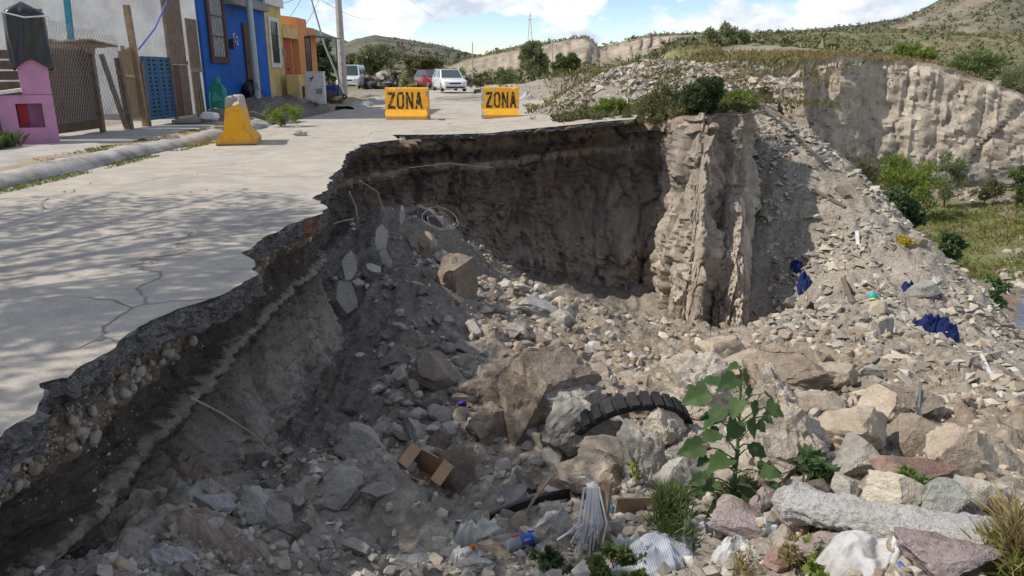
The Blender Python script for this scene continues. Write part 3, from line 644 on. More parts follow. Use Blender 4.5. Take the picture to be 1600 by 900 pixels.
# blue house, its white side wall towards the viewer
BH0, BH1 = 23.6, 29.7
bh = thing('blue_house', 'deep blue row house with rough white side wall and barred brown window', 'house', (HX, BH0, 0))
MB().box((-4.5, 0.11, 3.3), (9.0, 0.22, 7.2)).build('side_wall', M_WHITEWALL, bh)
MB().box((-4.5, -0.05, -0.05), (8.9, 0.2, 0.5)).build('plinth', M_GREYC, bh)
MB().box((-4.2, 3.17, 3.2), (8.4, BH1 - BH0 - 0.24, 7.0)).build('wall', M_BLUE, bh)
MB().box((0.03, 1.15, 2.5), (0.10, 2.2, 5.4)).build('window_bay', M_BLUE, bh)
w = window(bh, 0.55, 2.05, 1.72, 3.95, 0.20, M_BROWN, M_CURT, 9, 2, 0.06); w.location.x = 0.09
MB().box((0.06, 5.45, 2.3), (0.20, 1.15, 4.9)).build('pilaster', M_BLUE, bh)
d = MB().box((0.04, 4.35, 1.85), (0.06, 0.95, 2.5)).build('door', M_BROWN, bh); MB().box((0.085, 4.05, 1.8), (0.04, 0.06, 0.12)).build('handle', M_IRON, d)
MB().box((0.12, 4.2, 3.75), (0.5, 3.6, 0.30)).build('canopy_beam', M_GREYC, bh)
MB().box((0.10, 2.55, 2.35), (0.12, 0.16, 0.32)).build('meter_box', M_IRON, bh)
MB().box((-4.5, 3.1, 7.0), (9.2, 6.5, 0.25)).build('roof', M_GREYC, bh)
# painted house number
def digit_strokes(segs, mat, name, parent, loc, sx, sz, t=0.035):
    m = MB()
    for (a, b) in segs:
        p, q = Vector((0, a[0] * sx, a[1] * sz)), Vector((0, b[0] * sx, b[1] * sz)); dv = (q - p); L = dv.length; ang = math.atan2(dv.z, dv.y)
        M = Matrix.Rotation(ang, 3, 'X'); m.box((p + q) / 2, (0.006, L + t, t), M=M)
    return m.build(name, mat, parent, loc)
D5 = [((1, 1), (0, 1)), ((0, 1), (0, .55)), ((0, .55), (.8, .55)), ((.8, .55), (1, .4)), ((1, .4), (.9, 0)), ((.9, 0), (0, 0))]
D2 = [((0, .85), (.4, 1)), ((.4, 1), (1, .85)), ((1, .85), (.9, .55)), ((.9, .55), (0, 0)), ((0, 0), (1, 0))]
digit_strokes(D5, M_WHT, 'painted_numeral', bh, (0.012, 2.95, 2.42), 0.16, 0.28, 0.045); digit_strokes(D2, M_WHT, 'painted_numeral', bh, (0.012, 3.22, 2.36), 0.16, 0.28, 0.045)
# yellow house
Y0, Y1, Y2 = 29.72, 31.95, 34.1
yh = thing('yellow_house', 'yellow row house with white framed window and red double door', 'house', (HX, Y0, 0))
MB().box((-3.4, 1.1, 1.9), (7.0, 2.2, 4.2)).build('wall', M_YEL, yh)
MB().box((-3.4, 1.1, 4.08), (7.25, 2.4, 0.32)).build('cornice', M_WHT, yh)
MB().box((-3.6, 3.28, 1.65), (6.9, 2.14, 3.5)).build('entrance_wall', M_YEL, yh)
MB().box((0.04, 3.27, 3.02), (0.22, 2.14, 0.42)).build('lintel', M_YEL, yh)
w = window(yh, 0.40, 1.66, 1.62, 3.5, 0.17, M_WHT, M_DARKGL, 4, 2, 0.05); w.location.x = 0.105
for i, yy in enumerate((2.62, 3.30)):
    d = MB().box((-0.11, yy + 0.34, 1.65), (0.06, 0.66, 2.3)).build('door', M_RED, yh); MB().box((-0.07, yy + (0.60 if i == 0 else 0.08), 1.55), (0.03, 0.04, 0.10)).build('handle', M_IRON, d)
MB().box((-0.10, 2.42, 1.6), (0.05, 0.16, 2.4)).build('side_light', M_DARKGL, yh); MB().box((0.12, 2.15, 2.2), (0.10, 0.16, 0.30)).build('meter_box', M_GREYC, yh)
# orange house
oh = thing('orange_house', 'orange row house with stepped parapet and narrow dark window', 'house', (HX, Y2, 0))
MB().box((-3.3, 1.5, 1.7), (6.9, 3.0, 3.3)).build('wall', M_ORA, oh)
MB().prism([(-6.7, 3.352), (0.15, 3.352), (0.15, 3.72), (-0.9, 3.85), (-1.6, 3.5), (-6.7, 3.45)], 0.0, 1.5).build('parapet', M_ORA, oh)
w = window(oh, 1.0, 1.9, 1.45, 3.0, 0.06, M_IRON, M_DARKGL, 3, 1, 0.03); w.location.x = 0.152
MB().box((0.55, 2.4, 3.02), (1.5, 1.8, 0.05), M=Matrix.Rotation(0.07, 3, 'Y')).build('awning', M_GREYC, oh)
MB().tube([(1.1, 3.1, 0), (1.1, 3.1, 2.95)], 0.035, 6).build('awning_post', M_GREYC, oh)
MB().lathe([(0.02, 0), (0.02, 0.3), (0.25, 0.33), (0.27, 0.42), (0.05, 0.45)], (-0.7, 1.9, 3.36), 14).build('vent_cowl', M_WHT, oh)
# yellow garden pier, white cabinet
gp = thing('garden_pier', 'short mossy yellow wall pier before the yellow house', 'wall', (-8.9, 31.6, 0.1))
MB().box((0, 0, 0.62), (0.5, 0.9, 1.25)).build('pier', M_YEL, gp, bevel=0.02); MB().box((0.26, 0.1, 0.55), (0.02, 0.35, 0.45)).build('niche', M_IRON, gp)  # flat black plate on the face stands in for a niche's shaded depth
wc = thing('white_cabinet', 'discarded white metal cabinet standing on the pavement by the red door', 'cabinet', (-8.35, 32.6, 0.12), 0.12)
MB().box((0, 0, 0.67), (0.75, 0.7, 1.3)).build('body', M_WHT, wc, bevel=0.015); MB().box((0, 0, 1.335), (0.80, 0.75, 0.03)).build('lid', M_WHT, wc)
MB().box((0.18, -0.36, 0.55), (0.24, 0.012, 0.2)).build('vent', M_GREYC, wc); MB().tube([(-0.2, -0.36, 1.1), (-0.12, -0.40, 1.05), (-0.02, -0.36, 1.15), (-0.15, -0.36, 0.95)], 0.018, 6).build('cable', M_IRON, wc)
for k in range(2): tag(MB().box((-8.5 + 0.05 * k, 31.0, 0.16 + 0.13 * k), (0.9 - 0.25 * k, 0.5, 0.13), rz=0.1 + 0.2 * k).build('concrete_block', M_GREYC, bevel=0.015), ['flat grey concrete block lying before the white cabinet', 'small concrete block stacked on the flat one by the cabinet'][k], 'block')

# ---- poles and wires
M_POLE = worn('pale_teal_pole_paint', (0.30, 0.38, 0.37), (0.45, 0.44, 0.40), 0.6, 5, 0.6, 0.1)
M_CPOLE = worn('concrete_pole', (0.44, 0.42, 0.39), (0.32, 0.30, 0.27), 0.6, 3, 0.9, 0.2)
p = np.array((-8.72, 26.2, 0.1))
lp = thing('street_pole', 'pale teal steel pole standing before the blue house', 'pole', (p[0], p[1], 0.1))
MB().tube([(0, 0, -0.2), (0.0, 0, 2.5), (-0.02, 0, 7.5)], [0.115, 0.105, 0.07], 14).build('shaft', M_POLE, lp, auto=40)
MB().box((0.02, -0.12, 0.9), (0.10, 0.03, 0.14)).build('junction_box', M_GREYC, lp); MB().lathe([(0.13, 0.78), (0.13, 0.82)], n=12).build('band', M_GREYC, lp)
p = on(537, 140, 0.05); p = p * (40 / p[1])
cp_ = thing('utility_pole', 'tall grey concrete utility pole beside the blue bin', 'pole', (p[0], 40, 0.05))
MB().tube([(0, 0, -0.3), (0, 0, 9.0)], [0.22, 0.13], 8).build('shaft', M_CPOLE, cp_, auto=30)
for k in range(7): MB().box((0.0, -0.205 + 0.009 * k, 1.3 + 0.5 * k), (0.05, 0.02, 0.06)).build('step_hole_shade', M_IRON, cp_)  # raised black blocks stand in for the shade inside the step holes
MB().box((0, 0, 8.4), (1.8, 0.12, 0.12)).build('crossarm', M_CPOLE, cp_)
q = on(496, 118, 1.0); tp = thing('leaning_pole', 'thin leaning steel pole behind the awning carrying wires', 'pole', (-9.2, 38.2, 0.1))
MB().tube([(0.95, 0, 0), (-0.05, 0.2, 2.6), (-0.75, 0.3, 5.5)], [0.06, 0.05, 0.04], 8).build('shaft', M_POLE, tp, auto=40)
M_WIRE = plain('wire_black', (0.02, 0.02, 0.02), 0.5)
rw = random.Random(4)
top = Vector((cp_.location.x, 40, 8.4))
for k, (a, b) in enumerate([((-10.0, 38.5, 5.4), (cp_.location.x, 40, 8.2)), ((-10.0, 35.0, 3.7), (cp_.location.x - .4, 40, 8.2)), ((-10.2, 32.0, 4.2), (cp_.location.x - .3, 40, 8.1)), ((-10.0, 29.0, 4.2), (-9.9, 38.5, 5.3)), ((-11.0, 26.0, 7.1), (cp_.location.x, 40, 8.0)), ((-10.0, 37.0, 3.3), (cp_.location.x + .3, 40, 7.9)), ((cp_.location.x + .3, 40, 8.4), (-9.0, 90, 7.5)), ((-10, 38.4, 5.3), (-12, 70, 6.0))]):
    a, b = Vector(a), Vector(b); pts = [a.lerp(b, t / 14) - Vector((0, 0, 0.5 * 4 * (t / 14) * (1 - t / 14))) for t in range(15)]
    tag(MB().tube(pts, 0.012, 4).build('overhead_wire', M_WIRE), 'thin black overhead wire sagging between the row houses and poles', 'wire', 'overhead wires')

# ---- yard fence of scrap: pink meter pillar, wire, panels
M_PINK = worn('pink_paint', (0.50, 0.24, 0.38), (0.36, 0.19, 0.29), 0.6, 4, 0.85, 0.25)
M_WOOD = worn('grey_weathered_wood', (0.20, 0.15, 0.11), (0.11, 0.085, 0.065), 0.8, 7, 0.95, 0.4)
M_WOODL = worn('tan_weathered_wood', (0.30, 0.215, 0.13), (0.18, 0.13, 0.085), 0.8, 5, 0.92, 0.3)
M_PLY = worn('dark_plywood', (0.155, 0.105, 0.068), (0.10, 0.07, 0.048), 0.9, 3, 0.9, 0.3)
M_TARP = NB('black_plastic').shift().done((0.012, 0.012, 0.013), 0.32, 0, 0.5)
def cloth_blob(name, pts_fn, nu, nv, mat, parent=None, smooth=True):
    V = [pts_fn(i / (nu - 1), j / (nv - 1)) for j in range(nv) for i in range(nu)]
    F = [(j * nu + i, j * nu + i + 1, (j + 1) * nu + i + 1, (j + 1) * nu + i) for j in range(nv - 1) for i in range(nu - 1)]
    return link(name, mesh_from(name, V, F, mat, smooth), parent)
FX = -9.75
pb = front(40, 236, FX); PY = 14.95
pp = thing('meter_pillar', 'pink painted masonry meter pillar with a square niche', 'pillar', (-9.52, PY, 0.05), 0.56)
b = MB()
for c, dm in (((-0.02, 0, 0.15), (0.92, 0.5, 0.40)), ((-0.34, 0, 0.58), (0.28, 0.5, 0.46)), ((0.34, 0, 0.58), (0.20, 0.5, 0.46)), ((0.02, 0.2, 0.58), (0.44, 0.1, 0.46)), ((-0.02, 0, 0.89), (0.92, 0.5, 0.16))): b.box(c, dm)
b.build('base', M_PINK, pp); MB().box((0.19, 0, 1.75), (0.50, 0.46, 1.55)).build('column', M_PINK, pp, bevel=0.01)
MB().box((-0.30, -0.02, 1.03), (0.52, 0.56, 0.06), M=Matrix.Rotation(-0.14, 3, 'Y')).build('shoulder_slab', M_WHT, pp)
MB().box((-0.10, 0.12, 0.58), (0.16, 0.06, 0.40)).build('red_box', worn('red_plastic', (0.5, 0.02, 0.04), None, 0.4, 8, 0.4), pp)
MB().box((-0.56, 0.02, 0.42), (0.17, 0.4, 0.9)).build('bare_brick_side', worn('bare_brick', (0.24, 0.17, 0.13), (0.14, 0.10, 0.08), 0.9, 6, 0.95, 0.7), pp)
def tarp(u, v):
    a = 2 * math.pi * u; r = 1 + 0.10 * math.sin(5 * a + 6 * v) * v + 0.05 * math.sin(11 * a + 3 * v); z = 2.62 - v * 1.05 + 0.10 * math.sin(3 * a) * v
    sq = 1 / max(abs(math.cos(a)), abs(math.sin(a))) ** 0.7; t = 1.0 if v > 0.06 else v / 0.06
    return (0.19 + 0.33 * r * sq * math.cos(a) * t, 0.30 * r * sq * math.sin(a) * t, z - 0.05 + 0.12 * (1 - t))
o = cloth_blob('plastic_tarp', tarp, 60, 26, M_TARP); o.location = (-9.52, PY, 0.05); o.rotation_euler = (0, 0, 0.56); tag(o, 'black plastic sheet wrapped over the top of the pink pillar', 'tarp')
tag(MB().tube([(0.55, -.36, 2.42), (0.2, -.41, 2.38), (-0.16, -.36, 2.47)], 0.016, 6).build('tie_tape', M_WHT, None, (-9.52, PY, 0.05), (0, 0, 0.56)), 'pale tape tied around the black plastic sheet', 'tape')
# boards in the yard behind the pillar
ys = thing('scrap_lumber', 'stack of grey weathered boards behind the pink pillar', 'lumber', (-11.2, 16.0, 0.1), 0.5)
for k in range(8): MB().box((0.0, 0.1 * (k % 2), 0.2 + k * 0.215), (1.9, 0.04, 0.18), rz=0.03 * (-1) ** k).build('board', M_WOOD, ys)
wk = thing('work_platform', 'makeshift plank platform carrying two blue posts behind the wire', 'platform', (-10.3, 18.0, 0.1))
for k in range(6): MB().box((-0.75 + k * 0.3, 0, 1.95 + 0.02 * (k % 3)), (0.27, 1.2, 0.035), M=Matrix.Rotation(-0.09, 3, 'X')).build('plank', M_WOODL, wk)
for sx in (-0.8, 0.8): MB().box((sx, -0.5, 0.95), (0.1, 0.1, 1.9)).build('leg', M_WOOD, wk)
MB().box((0, -0.58, 1.82), (1.8, 0.05, 0.16)).build('rail', M_WOOD, wk)
M_TEAL = worn('blue_teal_paint', (0.035, 0.20, 0.29), None, 0.5, 8, 0.7)
for sx, hz in ((-0.42, 0.72), (0.25, 0.95)): MB().box((sx, -0.2, 2.0 + hz / 2), (0.13, 0.06, hz), M=Matrix.Rotation(0.05, 3, 'Y')).build('blue_post', M_TEAL, wk)
# wire fence
wf = thing('wire_fence', 'rusty chain link fence sagging in front of the plywood sheet', 'fence', (-9.55, 15.45, 0.1))
m = MB(); L, Hh, sp = 3.3, 2.55, 0.11
def wz_top(yv): return Hh - 0.12 * yv
for s_ in (-1, 1):
    k0 = -int(Hh / sp) - 2
    for k in range(k0, int(L / sp) + int(Hh / sp) + 3):
        pts = []
        for j in range(25):
            zz = 0.3 + (Hh - 0.3) * j / 24; yy = k * sp + s_ * zz * 0.62
            if 0 <= yy <= L and zz < wz_top(yy): pts.append((0.05 * math.sin(yy * 2.2 + zz) + 0.05, yy, zz))
        if len(pts) > 1: m.tube(pts, 0.0042, 3, caps=False)
M_WIREG = plain('galvanised_wire', (0.30, 0.29, 0.27), 0.5, 0.4); wm = m.build('wire_mesh', M_WIREG, wf); wm['kind'] = 'stuff'
MB().tube([(0.03, 0.02, 0), (0.0, 0.02, 1.95)], 0.035, 7).build('post', M_GREYC, wf)
MB().tube([(0.1, L - 0.25, 0), (-0.15, L - 0.45, 1.75)], 0.06, 6).build('post', M_WOOD, wf)
pl = thing('plywood_sheet', 'large dark plywood sheet leaning behind the chain link fence', 'plywood', (-9.75, 15.75, 0.1))
MB().box((0, 1.05, 0.95), (0.03, 2.35, 1.78), M=Matrix.Rotation(0.08, 3, 'Y')).build('sheet', M_PLY, pl); MB().box((0.05, 1.05, 1.87), (0.09, 2.4, 0.07)).build('top_batten', M_WOODL, pl)
# gate and panels further on
g = thing('plank_gate', 'tan wooden plank gate with a pale cross batten', 'gate', (-9.6, 18.85, 0.1))
for k, hz in enumerate((1.62, 1.75, 1.68, 1.72)): MB().box((0, 0.12 + k * 0.175, 0.22 + hz / 2), (0.03, 0.165, hz), M=Matrix.Rotation(0.015 * (k - 1.5), 3, 'X')).build('plank', M_WOODL, g)
MB().box((0.03, 0.40, 1.25), (0.025, 0.5, 0.07), M=Matrix.Rotation(-0.1, 3, 'X')).build('batten', worn('pale_batten', (0.42, 0.32, 0.18), None, 0.4, 8), g)
fp = thing('fence_post', 'tall rough timber post beside the blue pallet', 'post', (-9.55, 19.62, 0.0))
MB().box((0, 0, 1.5), (0.14, 0.13, 3.1), M=Matrix.Rotation(0.02, 3, 'X') @ Matrix.Rotation(-0.02, 3, 'Y')).build('timber', M_WOODL, fp, bevel=0.01); MB().box((0.03, 0.12, 0.85), (0.16, 0.10, 1.7)).build('dark_stub', M_WOOD, fp)
fp2 = tag(MB().box((-9.45, 18.62, 0.85), (0.13, 0.12, 1.85), M=Matrix.Rotation(0.08, 3, 'X')).build('fence_post', M_WOOD), 'short leaning timber post left of the tan gate', 'post')
M_PAL = worn('blue_plastic', (0.03, 0.11, 0.22), (0.02, 0.06, 0.12), 0.6, 6, 0.55, 0.1)
bp = thing('plastic_pallet', 'blue plastic lattice pallet stood on edge as a fence panel', 'pallet', (-9.55, 19.95, 0.22))
PW, PH = 1.55, 1.62
MB().box((-0.05, PW / 2, PH / 2), (0.03, PW, PH)).build('back_skin', plain('pallet_gap', (0.16, 0.20, 0.24), 0.8), bp)
for yv in (0.05, 0.42, 0.72, 0.84, 1.15, PW - 0.05): MB().box((0.0, yv, PH / 2), (0.05, 0.09, PH)).build('stile', M_PAL, bp)
for k in range(15): MB().box((0.0, PW / 2, 0.05 + k * (PH - 0.1) / 14), (0.036, PW, 0.055 if k % 5 else 0.10)).build('slat', M_PAL, bp)
wd = thing('wood_door', 'tall grey plank door standing upright against the yard fence', 'door', (-9.55, 21.55, 0.15))
for k in range(3): MB().box((0, 0.2 + k * 0.36, 2.45), (0.04, 0.345, 1.75)).build('plank', M_WOOD, wd)
for zz in (1.55, 3.34): MB().box((0.03, 0.56, zz), (0.04, 1.15, 0.10)).build('rail', M_WOOD, wd)
MB().box((0, 0.3, 0.78), (0.03, 0.55, 1.42)).build('rust_grille', worn('rusty_mesh', (0.13, 0.075, 0.055), (0.08, 0.05, 0.04), 0.8, 20, 0.9, 0.5), wd)
MB().box((0, 0.86, 0.78), (0.04, 0.5, 1.42)).build('lower_board', M_WOOD, wd); MB().box((0.02, -0.02, 1.7), (0.08, 0.08, 3.4)).build('stile', M_WOOD, wd)
gb = thing('board_panel', 'grey board panel leaning between plank door and blue wall', 'panel', (-9.5, 22.75, 0.15))
MB().box((0, 0.42, 2.1), (0.04, 0.72, 1.4)).build('upper_board', M_WOOD, gb); MB().box((0.03, 0.42, 1.35), (0.05, 0.8, 0.12)).build('rail', M_WOODL, gb)
for k in range(3): MB().box((0, 0.15 + k * 0.22, 0.65), (0.05, 0.12, 1.3), M=Matrix.Rotation(0.03 * k, 3, 'X')).build('upright', M_WOOD, gb)
tag(MB().tube([(-9.5, 19.75, 2.0), (-9.4, 20.6, 2.55), (-9.4, 21.5, 3.28)], 0.022, 6).build('tied_rope', plain('blue_cord', (0.07, 0.10, 0.40), 0.6)), 'blue cord tied from timber post up to the plank door', 'cord')
M_GRN = worn('green_plastic', (0.02, 0.21, 0.17), (0.015, 0.10, 0.09), 0.6, 5, 0.55, 0.1)
bl = thing('green_barrel', 'teal green plastic barrel and crate beside the blue wall', 'barrel', (-9.0, 23.4, 0.12))
MB().lathe([(0.22, 0), (0.26, 0.08), (0.27, 0.5), (0.24, 0.85), (0.12, 0.98), (0.10, 1.18), (0.06, 1.2)], n=20).build('drum', M_GRN, bl, auto=40); MB().box((0.05, -0.25, 0.72), (0.38, 0.06, 0.5), M=Matrix.Rotation(-0.12, 3, 'Y')).build('flap', M_GRN, bl)
ws = tag(link('white_sack', mesh_from('white_sack', *[q * np.array((0.26, 0.22, 0.17)) if i == 0 else q for i, q in enumerate(rock_shape(5, 3, 4, 0.05))], M_WHT, True), None, (-8.35, 20.9, 0.26)), 'small white sack resting on stones on the pavement', 'sack')
st2 = thing('door_step', 'dark flat slab lying before the plank door', 'slab', (-8.9, 21.3, 0.1))
MB().box((0, 0, 0.05), (0.7, 1.5, 0.09)).build('slab', M_GREYC, st2, bevel=0.01)
tag(cloth_blob('dark_plant_blob', lambda u, v: (-9.2 + 0.30 * math.sin(math.pi * v) ** .6 * math.cos(6.283 * u) * (1 + .35 * math.sin(7 * u * 6.28 + 5 * v) * math.sin(9 * v)), 27.0 + 0.30 * math.sin(math.pi * v) * math.sin(6.283 * u) * (1 + .2 * math.sin(9 * v + 18 * u)), 0.30 + 0.85 * (1 - v) + 0.06 * math.sin(7 * u * 6.28)), 40, 20, M_TARP), 'dark blob standing in for irregular plants against the blue wall', 'rubbish')  # black blob added in place of the dark irregular plants here

# ---- concrete barriers
M_BARR = None
def barrier_paint():
    b = NB('chipped_yellow_barrier_paint'); b.shift()
    x, y, z = b.sep(b.n('ShaderNodeTexCoord').outputs['Object'])
    f = b.noise(5, 6, 0.7); chips = b.ramp(b.math('ADD', f, b.attr('chip')), [(0.57, 0), (0.60, 1)])
    c = b.mix(b.noise(3, 4, 0.6), (0.66, 0.30, 0.012), (0.78, 0.39, 0.02)); c = b.mix(chips, c, (0.36, 0.33, 0.29))
    c = b.mix(b.ramp(b.noise(9, 5, 0.75), [(0.52, 0), (0.68, 0.6)]), c, (0.33, 0.19, 0.05)); c = b.mix(b.ramp(z, [(0.0, 0.75), (0.14, 0.0)]), c, (0.30, 0.22, 0.12))
    b.bump(f, 0.4, 0.02); b.bump(b.noise(40, 3, 0.6), 0.4, 0.006); return b.done(c, 0.7, 0, 0.3)
M_BARR = barrier_paint(); M_BLK = worn('black_stencil_paint', (0.014, 0.013, 0.012), (0.60, 0.30, 0.02), 0.9, 11, 0.7, 0.1, thr=0.58)
def barrier(name, label, loc, rz, L, W=0.60, H=0.84, seed=1, chipend=0, clean=0.0):
    h = thing(name, label, 'barrier', loc, rz)
    prof = [(-W / 2, 0), (-W / 2, 0.11), (-W * 0.27, 0.30), (-W * 0.15, H - 0.03), (-W * 0.11, H), (W * 0.11, H), (W * 0.15, H - 0.03), (W * 0.27, 0.30), (W / 2, 0.11), (W / 2, 0)]
    P = resample(np.array(prof), 0.035); n = len(P); nx = max(12, int(L / 0.035)); V = []
    for i in range(nx + 1):
        xx = -L / 2 + L * i / nx; V.append(np.c_[np.full(n, xx), P])
    V = np.concatenate(V); I = np.arange(len(V)).reshape(nx + 1, n)
    F = np.stack([I[:-1, :-1], I[1:, :-1], I[1:, 1:], I[:-1, 1:]], -1).reshape(-1, 4).tolist() + [list(I[0]), list(I[-1][::-1])]
    c = np.array((0, 0, H * .4)); d = V - c; rn = fbm(V * 4 + seed * 3, 4, seed)
    ends = sm(0.86, 1.0, np.abs(V[:, 0]) / (L / 2)); topk = sm(H * .8, H, V[:, 2])
    bite = np.clip(rn - 0.05, 0, 1) * (ends * 0.8 + topk) * 0.09
    V = V - d / np.linalg.norm(d, axis=1)[:, None] * bite[:, None]; V[:, 2] = np.maximum(V[:, 2], 0)
    chip = 0.05 * ends * 1.6 + 0.06 * topk + bite * 1.2 - 0.06 + chipend * sm(0.55, 1.0, -V[:, 0] / (L / 2)) * 0.16
    if clean: chip = -0.25 + 0.55 * sm(H * .72, H * .86, V[:, 2] + 0.10 * rn) + 0.20 * (V[:, 1] < -W * .1) * sm(0.2, 0.4, V[:, 2]) * (np.abs(V[:, 0]) < L * .47)
    link('body', mesh_from('body', V, F, M_BARR, False, attrs={'chip': chip}), h)
    return h, W, H
def letters(h, W, H, L, word, x0, x1, z0, z1):
    G = {'Z': [[(0, 1), (1, 1), (1, .84), (.38, .17), (1, .17), (1, 0), (0, 0), (0, .15), (.62, .83), (0, .83)]],
         'O': [[(.25, 1), (.48, 1), (.48, .86), (.36, .86), (.27, .76), (.27, .24), (.36, .14), (.48, .14), (.48, 0), (.25, 0), (0, .18), (0, .82)], [(.52, 1), (.75, 1), (1, .82), (1, .18), (.75, 0), (.52, 0), (.52, .14), (.64, .14), (.73, .24), (.73, .76), (.64, .86), (.52, .86)]],
         'N': [[(0, 0), (0, 1), (.27, 1), (.74, .38), (.74, 1), (1, 1), (1, 0), (.74, 0), (.26, .60), (.26, 0)]],
         'A': [[(0, 0), (.34, 1), (.66, 1), (1, 0), (.74, 0), (.665, .22), (.335, .22), (.26, 0)], ]}
    n = len(word); gap = 0.22; w = (x1 - x0) / (n + gap * (n - 1))
    yb, zb, yt, zt = -W * 0.27, 0.30, -W * 0.15, H - 0.03; nrm = Vector((0, -(zt - zb), -(yb - yt) * -1)).normalized(); nrm = Vector((0, -(zt - zb), (yt - yb))).normalized()
    for i, ch in enumerate(word):
        m = MB(); xa = x0 + i * w * (1 + gap)
        for poly in G[ch]:
            base = len(m.v); V = []
            for off in (0.004, 0.0):
                for a, b_ in poly:
                    zz = z0 + (z1 - z0) * b_; t = (zz - zb) / (zt - zb); yy = yb + (yt - yb) * t; V.append((xa + a * w, yy + nrm.y * off, zz + nrm.z * off))
            k = len(poly); m.add(V, [tuple(range(k))[::-1]] + [(q, (q + 1) % k, (q + 1) % k + k, q + k) for q in range(k)])
        m.build('letter', M_BLK, h)
pL = on_road(636, 187); pR = on_road(781, 185); pN = on(372, 227, 0.0)
b1, W_, H_ = barrier('road_barrier', 'yellow concrete barrier stencilled ZONA, nearer the houses', (pL[0], pL[1] + 0.25, 0), -0.02, 1.36, W=0.68, H=0.98, seed=2); letters(b1, W_, H_, 1.36, 'ZONA', -0.60, 0.50, 0.33, 0.84)
b2, W_, H_ = barrier('road_barrier', 'yellow concrete barrier stencilled ZONA with chipped corner, beside the gravel', (pR[0], pR[1] + 0.3, road_z(pR[0])), 0.06, 1.22, W=0.68, H=0.98, seed=5, chipend=1); letters(b2, W_, H_, 1.22, 'ZONA', -0.46, 0.52, 0.33, 0.82)
b3, W_, H_ = barrier('road_barrier', 'unlettered yellow concrete barrier seen end on beside the kerb', (pN[0] - 0.16, pN[1] + 0.55, 0), math.pi / 2 + 0.24, 1.3, W=0.80, H=0.98, seed=9, clean=1.0); MB().tube([(-0.52, 0, 0.95), (-0.52, 0, 1.10)], 0.014, 6).build('rebar', M_IRON, b3)

